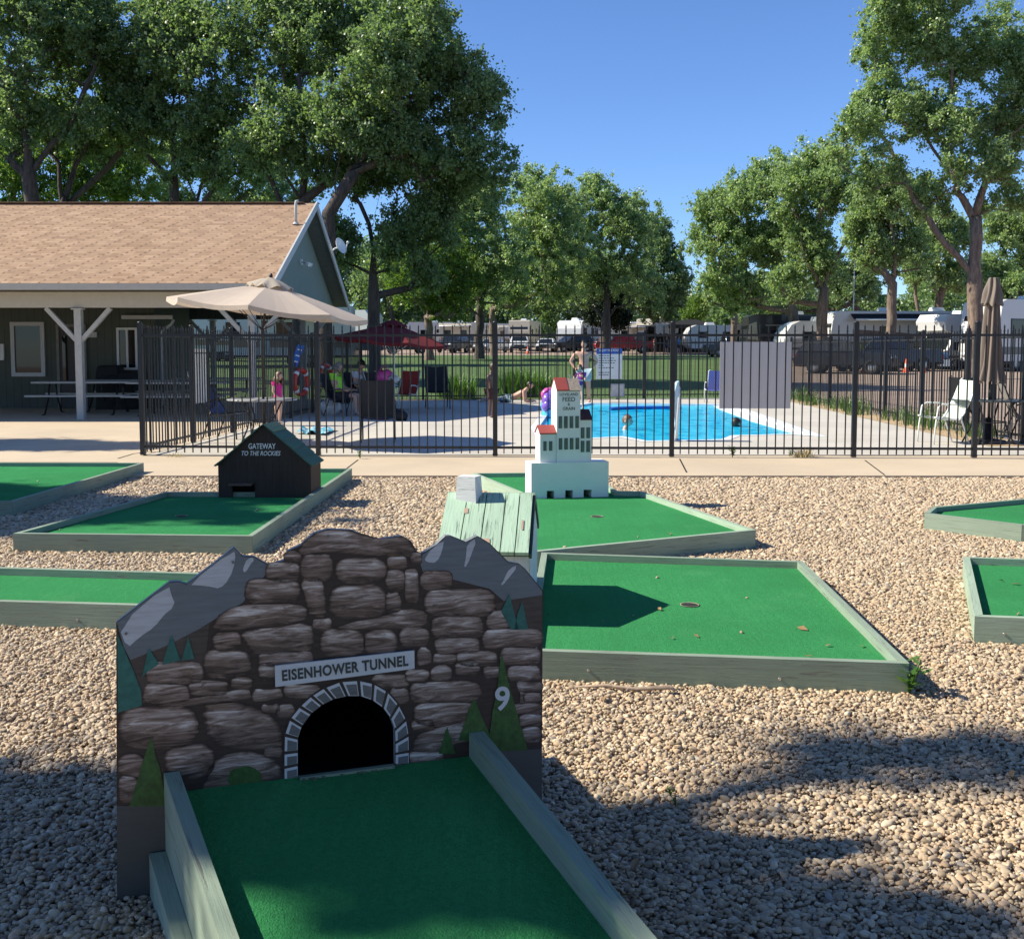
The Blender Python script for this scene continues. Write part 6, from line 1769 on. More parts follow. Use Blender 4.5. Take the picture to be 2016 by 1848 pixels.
CARS = {
 'suv': dict(L=4.8, W=1.9, low=[(-2.4, .45), (-2.42, .75), (-2.3, 1.02), (-1.05, 1.12), (2.3, 1.14), (2.4, .8), (2.36, .42)], top=[(-1.05, 1.12), (-.35, 1.68), (.5, 1.76), (1.9, 1.72), (2.28, 1.14)], r=.37, ax=(-1.48, 1.42)),
 'car': dict(L=4.6, W=1.8, low=[(-2.3, .38), (-2.32, .62), (-2.15, .8), (-.95, .92), (1.4, .95), (2.25, .9), (2.32, .55), (2.28, .36)], top=[(-.95, .92), (-.2, 1.4), (.8, 1.44), (1.75, .95)], r=.32, ax=(-1.4, 1.38)),
 'pickup': dict(L=5.9, W=2.0, low=[(-2.95, .5), (-2.98, .9), (-2.85, 1.14), (-1.45, 1.22), (.95, 1.22), (2.9, 1.22), (2.95, .7), (2.9, .5)], top=[(-1.45, 1.22), (-.85, 1.83), (.2, 1.9), (.85, 1.86), (1.0, 1.22)], r=.41, ax=(-1.9, 1.85)),
}
def make_car(kind, label, mat, name='parked_car', cat='car', group='cars parked beyond the lawn'):
    """vehicle along X, nose towards -X, on the ground at the origin"""
    d = CARS[kind]; W = d['W']
    root = thing(name, label, cat, (0, 0, 0), 0, group)
    def loft(low, inset, bev=.07):
        """outline pulled in at the sides, with rounded shoulders"""
        mb = MB(); n = len(low); rings = []
        cx = sum(p[0] for p in low) / n; cz = sum(p[1] for p in low) / n
        zmin = min(p[1] for p in low); zmax = max(p[1] for p in low)
        for s, k in ((-1, .0), (-1, 1), (1, 1), (1, 0)):
            r = []
            for x, z in low:
                f = (z - zmin) / (zmax - zmin + 1e-6)
                y = s * (W / 2 - inset * f - (0 if k else 0))
                if k: r.append((x, s * (W / 2 - inset * f) - s * bev, z))
                else: r.append((cx + (x - cx) * (1 - bev / 2.4), s * (W / 2 - inset * f), cz + (z - cz) * .94))
            rings.append(r)
        vv = [p for r in rings for p in r]
        fs = []
        for a in range(3):
            for i in range(n):
                j = (i + 1) % n; fs.append((a * n + i, (a + 1) * n + i, (a + 1) * n + j, a * n + j))
        fs.append(tuple(range(n))); fs.append(tuple(reversed(range(3 * n, 4 * n))))
        mb.add(vv, fs)
        return mb
    body = loft(d['low'], .04)
    if kind == 'pickup':
        pass
    body.build('body', mat, root, False)
    cab = loft(d['top'], .2); cab.build('cabin', mat, root, False)
    t = d['top']; x0, z0 = t[0]; xe, ze = t[-1]
    xa, za = t[1]; xb, zb = t[-2]
    mid = .12 if kind != 'pickup' else -.25
    for s in (-1, 1):
        for (u0, u1) in ((.06, .48), (.52, .94)):
            lo0, lo1 = x0 + .22 + (xe - x0 - .35) * u0, x0 + .22 + (xe - x0 - .35) * u1
            zt_ = min(za, zb) - .1; zl = z0 + .06
            f = .8
            h0 = max(lo0, xa + .02) if u0 < .3 else lo0; h1 = min(lo1, xb - .02) if u1 > .7 else lo1
            yl = s * (W / 2 - .2 * .08 + .004); yh = s * (W / 2 - .2 * .85 + .004)
            mb = MB(); mb.add([(lo0, yl, zl), (lo1, yl, zl), (h1, yh, zt_), (h0, yh, zt_)], [(0, 1, 2, 3) if s < 0 else (3, 2, 1, 0)]); mb.build('side_window', M['carwin'], root, False)
        mb = MB(); xx = d['low'][0][0] - .0; mb.ball((xx + .1, s * (W / 2 - .3), d['low'][2][1] - .18), (.12, .2, .11), 10, 6); mb.build('headlight', M['lampw'], root, False)
        mb = MB(); xx = d['low'][-2][0]; mb.box((xx - .02, s * (W / 2 - .16), d['low'][-2][1] + .08), (.1, .18, .26)); mb.build('tail_light', M['lampr'], root, False)
        mb = MB(); mb.box((x0 + .35, s * (W / 2 + .09), z0 + .1), (.12, .18, .14)); mb.build('mirror', M['plastic'], root, False)
    for (p0, p1, nm) in ((t[0], t[1], 'windshield'), (t[-1], t[-2], 'rear_window')):
        sgn = -1 if nm == 'windshield' else 1
        a = Vector((p0[0], 0, p0[1])).lerp(Vector((p1[0], 0, p1[1])), .12); b = Vector((p0[0], 0, p0[1])).lerp(Vector((p1[0], 0, p1[1])), .9)
        o_ = Vector((sgn * .012, 0, .008))
        w0, w1 = W / 2 - .15, W / 2 - .3
        mb = MB(); mb.add([a + o_ + Vector((0, -w0, 0)), a + o_ + Vector((0, w0, 0)), b + o_ + Vector((0, w1, 0)), b + o_ + Vector((0, -w1, 0))], [(0, 1, 2, 3) if sgn > 0 else (3, 2, 1, 0)]); mb.build(nm, M['carwin'], root, False)
    lx0, lx1 = d['low'][0][0], d['low'][-1][0]
    mb = MB(); mb.box((lx0 + .0, 0, .5), (.16, W - .1, .22)); mb.box((lx0 - .02, 0, .72), (.08, W * .5, .16)); mb.build('bumper', M['plastic'], root, False)
    mb = MB(); mb.box((lx1, 0, .52), (.16, W - .1, .22)); mb.build('bumper', M['plastic'], root, False)
    if kind == 'pickup':
        mb = MB(); mb.box(((1.08 + 2.86) / 2, 0, 1.225), (1.72, W - .28, .01)); mb.build('bed', M['plastic'], root, False)
    for x in d['ax']:
        for s in (-1, 1): wheel(x, s * (W / 2 - .12), d['r'], root)
    return root
def put(o, px, Y, rz, sc=1.0):
    o.location = GT(px, Y); o.rotation_euler = (0, 0, rz); o.scale = (sc,) * 3
    return o
M['cblack'] = paint('black_car_paint', (.012, .012, .014)); M['cwhite'] = paint('white_car_paint', (.62, .63, .63)); M['csilver'] = paint('silver_car_paint', (.30, .31, .33), .35, .3)
M['cred'] = paint('red_car_paint', (.34, .014, .016)); M['cblue'] = paint('dark_blue_car_paint', (.02, .03, .055)); M['cgrey'] = paint('grey_car_paint', (.075, .08, .085))
GRP = 'cars parked beyond the lawn'
def recol(src, label, mat):
    c = copy_tree(src); relabel(c, label)
    for ch in c.children:
        if ch.name.split('.')[0] in ('body', 'cabin'):
            ch.data = ch.data.copy(); ch.data.materials.clear(); ch.data.materials.append(mat)
    return c
red = make_car('pickup', 'dark red pickup parked side on behind the pool rules sign', M['cred'], 'pickup_truck', 'pickup', 'pickups in the campground'); put(red, 1228, 105, R(2))
suv = make_car('suv', 'black suv parked left of the tree trunk pair behind the red umbrella', M['cblack']); put(suv, 892, 108, R(70))
put(recol(suv, 'dark grey suv between the black suv and the silver sedan', M['cgrey']), 927, 113, R(75))
put(recol(suv, 'white suv facing the camera near the single orange traffic cone', M['cwhite']), 1023, 108, R(88))
put(recol(suv, 'black suv behind the person in pale blue shorts, in front of the white rounded trailer', M['cblack']), 1124, 111, R(30))
put(recol(suv, 'dark suv parked under the brown trunk behind the red pickup', M['cgrey']), 1258, 118, R(10))
car = make_car('car', 'silver sedan parked left of the white suv', M['csilver']); put(car, 968, 109, R(60))
put(recol(car, 'white sedan right of the beige motorhome front', M['cwhite']), 1076, 113, R(80))
put(recol(car, 'dark sedan farthest left, seen between shelter posts', M['cblue']), 705, 100, R(10))
put(recol(car, 'red sedan behind the shelter posts', M['cred']), 468, 84, R(15))
put(recol(car, 'black sedan behind the red umbrella canopy', M['cblack']), 800, 104, R(20))
wp = recol(red, 'white pickup behind the tail of the dark red pickup', M['cwhite']); put(wp, 1281, 122, R(40))
bp_ = recol(red, 'dark blue pickup parked side on before the brown striped motorhome', M['cblue']); put(bp_, 1738, 57, R(3), .98)
jeep = recol(suv, 'dark suv with lit tail lamp right of the grey panel', M['cblack']); put(jeep, 1665, 54, R(150), .98)
bp2_ = recol(red, 'black pickup parked behind the middle traffic cones', M['cblack']); put(bp2_, 1822, 62, R(175))
put(recol(suv, 'black suv behind the person in the long red top', M['cblack']), 1440, 92, R(10))
put(recol(car, 'grey sedan left of the black tents', M['cgrey']), 1335, 112, R(5))

# ---------------------------------------------------------------- campers
def camper(name, label, L, H, W, mat, nose='flat', wins=(), stripes=(), door=None, awning=None, wheels=(), floor=.55, roofm=None, front_glass=False, ac=1, group='campers parked in the campground', windm=None, cat='camper'):
    """box vehicle along X, nose at -X, side towards -Y"""
    root = thing(name, label, cat, (0, 0, 0), 0, group)
    x0, x1 = -L / 2, L / 2
    if nose == 'flat': prof = [(x0 + .05, floor), (x0 - .02, floor + .6), (x0 + .05, H * .62), (x0 + .28, H - .12), (x0 + .6, H), (x1 - .15, H), (x1, H - .15), (x1, floor)]
    elif nose == 'round': prof = [(x0 + .5, floor), (x0 + .12, floor + .35), (x0, floor + .9), (x0 + .08, H - .75), (x0 + .4, H - .25), (x0 + .95, H), (x1 - .3, H), (x1, H - .3), (x1, floor)]
    elif nose == 'fifth': prof = [(x0 + 2.3, floor), (x0 + 2.2, floor + .95), (x0 + .25, floor + 1.05), (x0, floor + 1.35), (x0 + .05, H - .5), (x0 + .45, H), (x1 - .1, H), (x1, H - .1), (x1, floor)]
    else: prof = [(x0 - .05, floor), (x0 - .12, floor + .5), (x0 + .9, floor + .75), (x0 + 1.5, H * .66), (x0 + .65, H * .70), (x0 + .5, H * .86), (x0 + .9, H - .02), (x0 + 1.4, H), (x1 - .1, H), (x1, H - .1), (x1, floor)]
    mb = MB(); mb.extr(prof, -W / 2, W / 2); mb.build('body', mat, root, False)
    mb = MB(); mb.box(((x0 + x1) / 2 + .2, 0, floor - .06), (L * .86, W - .2, .2)); mb.build('chassis', M['plastic'], root, False)
    for k in range(ac):
        xx = x0 + L * (.4 + .35 * k); mb = MB(); mb.box((xx, 0, H + .14), (.9, .75, .27), None, 0, .8); mb.build('roof_unit', M['chrome'], root, False)
    y = -W / 2
    for (xa, xb, za, zb) in wins:
        mb = MB(); mb.box(((xa + xb) / 2, y - .012, (za + zb) / 2), (xb - xa, .02, zb - za)); o = mb.build('window', M['plastic'], root, False)
        mb = MB(); mb.box(((xa + xb) / 2, y - .024, (za + zb) / 2), (xb - xa - .1, .012, zb - za - .1)); mb.build('pane', M['glass'], o, False)
    for (pts, sm) in stripes:
        mb = MB(); n = len(pts); tri = geometry.tessellate_polygon([[Vector((p[0], p[1], 0)) for p in pts]])
        mb.add([(p[0], y - .006, p[1]) for p in pts], [t_ if (Vector((*pts[t_[1]], 0)) - Vector((*pts[t_[0]], 0))).cross(Vector((*pts[t_[2]], 0)) - Vector((*pts[t_[0]], 0))).z > 0 else t_[::-1] for t_ in tri]); mb.build('stripe', sm, root, False)
    if door:
        xa, xb = door; mb = MB(); mb.box(((xa + xb) / 2, y - .015, (floor + H * .86) / 2 + .05), (xb - xa, .03, H * .86 - floor - .1)); o = mb.build('door', mat, root, False)
        mb = MB(); mb.box(((xa + xb) / 2, y - .034, H * .68), (xb - xa - .25, .012, .5)); mb.build('pane', M['glass'], o, False)
    if awning:
        xa, xb, out_, am = awning
        mb = MB(); n = 10; vv = []
        for i in range(n + 1):
            f = i / n
            for xx in (xa, xb): vv.append((xx, y - .1 - out_ * f, H - .18 - .42 * f - .1 * math.sin(math.pi * f)))
        mb.add(vv, [(2 * i, 2 * i + 1, 2 * i + 3, 2 * i + 2) for i in range(n)], 0, None, True); mb.add([(a, b, c - .02) for a, b, c in vv], [(2 * i + 2, 2 * i + 3, 2 * i + 1, 2 * i) for i in range(n)])
        mb.build('awning', am, root, False)
        mb = MB(); mb.tube([(xa, y - .12 - out_, H - .6), (xb, y - .12 - out_, H - .6)], .07, 8); mb.build('awning_roll', M['chrome'], root, False)
        for xx in (xa + .05, xb - .05):
            mb = MB(); mb.tube([(xx, y - .03, floor + .3), (xx, y - .12 - out_, H - .62)], .025, 6); mb.build('awning_arm', M['chrome'], root, False)
    if front_glass:
        mb = MB()
        mb.add([(x0 - .03, -W / 2 + .15, floor + .95), (x0 - .03, W / 2 - .15, floor + .95), (x0 + .14, W / 2 - .2, H * .78), (x0 + .14, -W / 2 + .2, H * .78)], [(3, 2, 1, 0)]); mb.build('windshield', M['glass'], root, False)
        for s in (-1, 1):
            mb = MB(); mb.ball((x0, s * (W / 2 - .3), floor + .35), (.06, .2, .12), 10, 6); mb.build('headlight', M['lampw'], root, False)
    if nose == 'cab':
        mb = MB(); mb.add([(x0 + .88, -W / 2 + .2, floor + .78), (x0 + .88, W / 2 - .2, floor + .78), (x0 + 1.44, W / 2 - .25, H * .65), (x0 + 1.44, -W / 2 + .25, H * .65)], [(3, 2, 1, 0)]); mb.build('windshield', M['glass'], root, False)
        mb = MB(); mb.box((x0 + 1.75, y - .012, floor + 1.0), (.8, .02, .55)); mb.build('side_window', M['glass'], root, False)
    for x in wheels:
        for s in (-1, 1): wheel(x, s * (W / 2 - .16), .4, root)
    return root
M['rvwhite'] = paint('white_camper_paint', (.62, .62, .60), .4); M['rvbeige'] = paint('beige_camper_paint', (.46, .40, .31), .4); M['rvblack'] = paint('black_camper_paint', (.022, .022, .024), .25); M['rvtan'] = paint('tan_camper_paint', (.30, .2, .13), .35); M['rvbrown'] = paint('brown_stripe_paint', (.12, .05, .035), .35)
M['awnb'] = fabric('black_awning', (.02, .02, .022)); M['awng'] = fabric('beige_awning', (.5, .45, .36)); M['awnw'] = fabric('white_cloth', (.7, .7, .7))
def putc(o, px, Y, rz, sc=1.0): return put(o, px, Y, rz, sc)
W4 = lambda L, H: ((-L * .3, -L * .3 + .9, H * .5, H * .72), (L * .02, L * .02 + 1.0, H * .5, H * .72), (L * .26, L * .26 + .8, H * .5, H * .72))
c1 = camper('motorhome', 'long black and tan motorhome with white swirl, right of the grey panel', 10.5, 3.75, 2.5, M['rvblack'], 'flat', [(-3.4, -2.2, 1.75, 2.6), (-1.4, -.2, 1.75, 2.6), (1.6, 2.9, 1.75, 2.6)],
    [([(-5.2, .75), (5.1, .75), (5.1, 1.25), (-1, 1.3), (-5.2, 1.9)], M['rvtan']), ([(-5.2, 1.6), (-4.3, 1.5), (-4.5, 3.2), (-5.05, 3.0)], M['rvbeige']), ([(-4.2, 1.5), (2, 1.0), (5, 1.0), (5, 1.06), (2, 1.1), (-4.2, 1.68)], M['rvwhite']), ([(-3.8, 2.9), (5, 2.95), (5, 3.0), (-3.8, 2.96)], M['rvbeige'])], (-.1, .7), None, (-3.3, 2.6, 3.6), front_glass=True, ac=2, cat='motorhome')
putc(c1, 1594, 71, R(1), .86)
c2 = camper('motorhome', 'cream motorhome with brown stripe and long rolled beige awning', 10.2, 3.7, 2.5, M['rvwhite'], 'flat', [(-1.8, -.9, 1.9, 2.7), (.9, 2.3, 1.8, 2.7), (3, 4.2, 1.8, 2.7)],
    [([(-3.6, 2.5), (0, 2.25), (5.05, 1.5), (5.05, 1.0), (1, 1.6), (-1.0, 2.0), (-3.6, 2.1)], M['rvbrown']), ([(-1.2, 2.2), (5.05, .62), (5.05, .5), (-1.2, 1.9)], M['plastic']), ([(1.4, 3.4), (5.05, 3.4), (5.05, 2.0), (3.4, 2.2)], M['rvblack'])], (2.4, 3.1), (-3.8, 3.8, 1.0, M['awnb']), (-3.2, 2.8), front_glass=True, ac=2, cat='motorhome')
putc(c2, 1768, 65, R(2), .90)
c3 = camper('motorhome', 'white cab over motorhome with tall front, left of the folded umbrella', 8.6, 3.7, 2.4, M['rvwhite'], 'cab', [(-1.1, -.2, 1.7, 2.5), (1.1, 2.2, 1.7, 2.6)], [([(0, 3.3), (4.2, 3.4), (4.2, 3.1), (2.0, 2.9)], M['rvtan']), ([(.2, 2.3), (4.2, 1.5), (4.2, 1.2), (.2, 2.0)], M['plastic'])], (.05, .75), (1.0, 4.1, 1.3, M['awnb']), (-2.7, 2.2), ac=1, cat='motorhome')
putc(c3, 1905, 61, R(28), .83)
c4 = camper('motorhome', 'white motorhome with teal lit windshield, cut off by the frame', 9.0, 3.75, 2.5, M['rvwhite'], 'flat', [(-3.6, -2.1, 1.75, 2.75), (-.3, .8, 1.75, 2.6)], [([(-4.4, .9), (4.4, .9), (4.4, 1.2), (-4.4, 1.3)], M['cgrey'])], (-1.7, -1.0), (-1, 3.6, .2, M['awng']), (-3.0, 2.4), front_glass=True, ac=2, cat='motorhome')
putc(c4, 2042, 58, R(25), 1.0)
t1 = camper('travel_trailer', 'small white trailer with dark windows behind the forked tree trunk', 6.2, 2.75, 2.3, M['rvwhite'], 'round', [(-2.0, -1.1, 1.5, 2.1), (.4, 1.3, 1.4, 2.1), (2.0, 2.7, 1.4, 2.1)], [([(-2.6, 1.0), (3.1, 1.0), (3.1, 1.15), (-2.6, 1.15)], M['cgrey'])], (1.45, 2.0), None, (.3, 1.1), .5, cat='trailer')
putc(t1, 1630, 66, R(3))
def twin(src, label, px, Y, rz, sc=1.0): c = copy_tree(src); relabel(c, label); putc(c, px, Y, rz, sc); return c
twin(t1, 'white trailer with three dark windows left of the person in red', 1408, 104, R(4), 1.0)
twin(t1, 'white rounded trailer behind the person in pale blue shorts', 1138, 118, R(70), 1.2)
f1_ = camper('fifth_wheel', 'white and beige fifth wheel camper under the trees behind the red umbrella', 10, 3.9, 2.5, M['rvwhite'], 'fifth', W4(10, 3.9), [([(-2.5, 1.2), (4.9, 1.2), (4.9, 1.6), (-2.5, 1.9)], M['rvtan'])], (-.9, -.2), (-.5, 4, 2.2, M['awng']), (1.2, 2.1), .7, ac=2, cat='camper')
putc(f1_, 870, 122, R(6), .82)
twin(f1_, 'white fifth wheel camper between the two tree trunks left of the beige motorhome', 950, 126, R(50), .8)
twin(f1_, 'white camper side with dark lettering behind the red pickup', 1215, 128, R(12), .8)
twin(f1_, 'white camper with pale roof seen through the picnic shelter', 545, 66, R(3), .95)
twin(f1_, 'camper behind the trunk left of the red umbrella', 640, 92, R(160))
twin(f1_, 'camper partly hidden at the shelter downspout', 395, 78, R(8), .95)
b1 = camper('motorhome', 'beige motorhome facing the camera with large dark windshield', 9.5, 3.6, 2.5, M['rvbeige'], 'flat', W4(9.5, 3.6), (), (.2, .9), None, (-3.2, 2.5), front_glass=True, ac=1, cat='motorhome')
putc(b1, 1034, 120, R(80), .92)
twin(b1, 'beige motorhome behind the white pickup', 1300, 130, R(60))
# black canopies with washing on the roof
def tent(label, px, Y, L, W, H, mat, rz=0):
    p = GT(px, Y); root = thing('canopy_tent', label, 'tent', tuple(p), rz, 'black canopies beside the campers')
    mb = MB(); 
    top = [(-L / 2, -W / 2, H), (L / 2, -W / 2, H), (L / 2, W / 2, H), (-L / 2, W / 2, H), (-L * .12, 0, H + .55), (L * .12, 0, H + .55)]
    low = [(x, y, H - .35) for x, y, z in top[:4]]
    mb.add(top + low, [(0, 1, 5, 4), (1, 2, 5), (2, 3, 4, 5), (3, 0, 4), (0, 6, 7, 1), (1, 7, 8, 2), (2, 8, 9, 3), (3, 9, 6, 0)]); mb.build('roof', mat, root, False)
    for x, y in ((-1, -1), (1, -1), (1, 1), (-1, 1)):
        mb = MB(); mb.tube([(x * (L / 2 - .05), y * (W / 2 - .05), 0), (x * (L / 2 - .05), y * (W / 2 - .05), H)], .04, 6); mb.build('leg', M['plastic'], root, False)
    mb = MB(); n = 24
    mb.add([(-L / 2 + L * i / n, W / 2 - .1 + .08 * math.sin(i * 1.7), z) for i in range(n + 1) for z in (.05, H - .3)], [(2 * i, 2 * i + 2, 2 * i + 3, 2 * i + 1) for i in range(n)], 0, None, True); mb.build('side_wall', mat, root, False)
    return root
tent('black canopy with white washing on it right of the white pickup', 1312, 107, 4.2, 3, 2.6, M['awnb'])
tent('black canopy between the washing and the white trailer', 1358, 106, 4.6, 3, 2.8, M['awnb'])
tent('black canopy at the nose of the long black motorhome', 1497, 72, 2.4, 2.6, 2.6, M['awnb'], R(10))
for (px_, w_) in ((1300, 1.2), (1322, 1.3)):
    p = GT(px_, 105.3); mb = MB(); n = 12
    mb.add([(p.x - w_ / 2 + w_ * i / n, p.y + .06 * math.sin(i * 2.1), p.z + z) for i in range(n + 1) for z in (2.95 + .06 * math.sin(i), 1.9 + .12 * math.sin(i * 1.3))], [(2 * i, 2 * i + 1, 2 * i + 3, 2 * i + 2) for i in range(n)], 0, None, True)
    tag(mb.build('washing', M['awnw']), 'white cloth hanging on the black canopy, ' + ('left piece' if px_ == 1300 else 'right piece'), 'laundry', 'washing on the canopy')
# cones
def cone(label, px, Y, src=None):
    p = GT(px, Y)
    if src: c = copy_tree(src); relabel(c, label); c.location = p; return c
    root = thing('traffic_cone', label, 'traffic cone', tuple(p), 0, 'orange traffic cones')
    mb = MB(); mb.lathe([(.16, .03), (.035, .72), (.0, .725)], (0, 0, 0), 16); mb.box((0, 0, .016), (.38, .38, .03)); mb.build('body', plain('orange_cone', (.75, .09, .02), .5), root, False)
    mb = MB(); mb.lathe([(.117, .28), (.087, .46)], (.0, 0, 0), 16); mb.v = [(v[0] * 1.03, v[1] * 1.03, v[2]) for v in mb.v]; mb.build('band', M['bandw'], root, False)
    return root
cn = cone('orange cone with white band at the lawn edge before the white suv', 1039, 103)
cone('orange cone at the tail of the dark blue pickup', 1702, 54.5, cn); cone('orange cone before the black pickup, left of a pair', 1785, 55.5, cn); cone('orange cone before the black pickup, right of a pair', 1818, 54.5, cn)
# weather mast beside the cream motorhome
p = GT(1678, 66); mr = thing('antenna_mast', 'thin mast with white box standing by the cream motorhome', 'mast', tuple(p)); mb = MB(); mb.tube([p, p + Vector((0, 0, 6.6))], .035, 8); mb.build('mast', M['chrome'], mr); mb = MB(); mb.box(p + Vector((0, 0, 6.75)), (.25, .2, .4)); mb.build('head_box', M['white'], mr)
# motorcycle near the cab over motorhome
p = GT(1858, 57); mc = thing('motorcycle', 'blue motorcycle parked before the cab over motorhome', 'motorcycle', tuple(p), R(5))
for x in (-.72, .72):
    mb = MB(); mb.tube([(x + .3 * math.cos(2 * math.pi * k / 18), 0, .32 + .3 * math.sin(2 * math.pi * k / 18)) for k in range(18)], .06, 8, 0, True); mb.build('wheel', M['tyre'], mc, False)
mb = MB(); mb.ball((-.05, 0, .82), (.42, .17, .2), 14, 8); mb.build('fuel_tank', paint('blue_tank', (.06, .16, .36)), mc, False)
mb = MB(); mb.ball((.5, 0, .8), (.42, .16, .1), 12, 8); mb.build('seat', M['mesh_black'], mc, False)
mb = MB(); mb.tube([(-.72, 0, .32), (-.5, 0, .95), (-.42, -.3, 1.05)], .03, 8); mb.tube([(-.5, 0, .95), (-.42, .3, 1.05)], .03, 8); mb.box((0, 0, .45), (.55, .25, .36)); mb.tube([(.72, 0, .32), (.0, 0, .4)], .04, 8); mb.build('frame', M['steel'], mc, False)
# ================================================================== trees
def m_leaf(name, dark, light, trans=.35, spec=.5):
    t = NT(name); a = t.attr('Col')
    sep = t.n.new('ShaderNodeSeparateColor'); t.l.new(a.outputs['Color'], sep.inputs[0])
    col = t.mix(sep.outputs[0], dark, light)
    col = t.mix(t.math('MULTIPLY', sep.outputs[1], .35), col, (light[0] * 1.5, light[1] * 1.25, light[2] * .9))
    t.base(col); t.b.inputs['Roughness'].default_value = .42; t.b.inputs['Specular IOR Level'].default_value = spec
    tr = t.n.new('ShaderNodeBsdfTranslucent'); t.l.new(t.mix(.5, col, (light[0] * 1.6, light[1] * 1.7, light[2] * .6)), tr.inputs[0])
    mx = t.n.new('ShaderNodeMixShader'); mx.inputs[0].default_value = trans
    t.l.new(t.b.outputs[0], mx.inputs[1]); t.l.new(tr.outputs[0], mx.inputs[2]); t.l.new(mx.outputs[0], t.out.inputs[0])
    return t.mat
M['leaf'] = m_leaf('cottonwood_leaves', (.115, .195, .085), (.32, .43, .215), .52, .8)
M['leafd'] = m_leaf('shaded_cottonwood_leaves', (.072, .135, .058), (.215, .315, .145), .48, .8)  # darker copy of the cottonwood leaves, backlit shade put into the colour
M['leafy'] = m_leaf('bright_leaves', (.07, .135, .025), (.17, .27, .055), .5)  # bright green; also carries the back tree's sunlit tone in the colour
M['leafs'] = m_leaf('shade_tree_leaves', (.028, .055, .02), (.06, .105, .04), .12, .3)  # dark and nearly opaque so the unseen crowns pass less light
M['needle'] = m_leaf('spruce_needles', (.010, .022, .013), (.022, .042, .022), .1, .3)
def m_bark(name, c, d):
    t = NT(name); p = t.geo_pos((1, 1, .22)); n = t.noise(p, 9, 6, .65, .5); v = t.noise(t.geo_pos(), 1.2, 3)
    t.base(t.mix(t.math('MULTIPLY', v, .35), t.ramp(n, [(.38, d), (.62, c)]), tuple(q * .7 for q in c))); t.b.inputs['Roughness'].default_value = .9
    t.bump(n, .9, .05); return t.mat
M['bark'] = m_bark('cottonwood_bark', (.27, .195, .145), (.10, .072, .055)); M['barkd'] = m_bark('dark_bark', (.11, .085, .07), (.04, .032, .028))

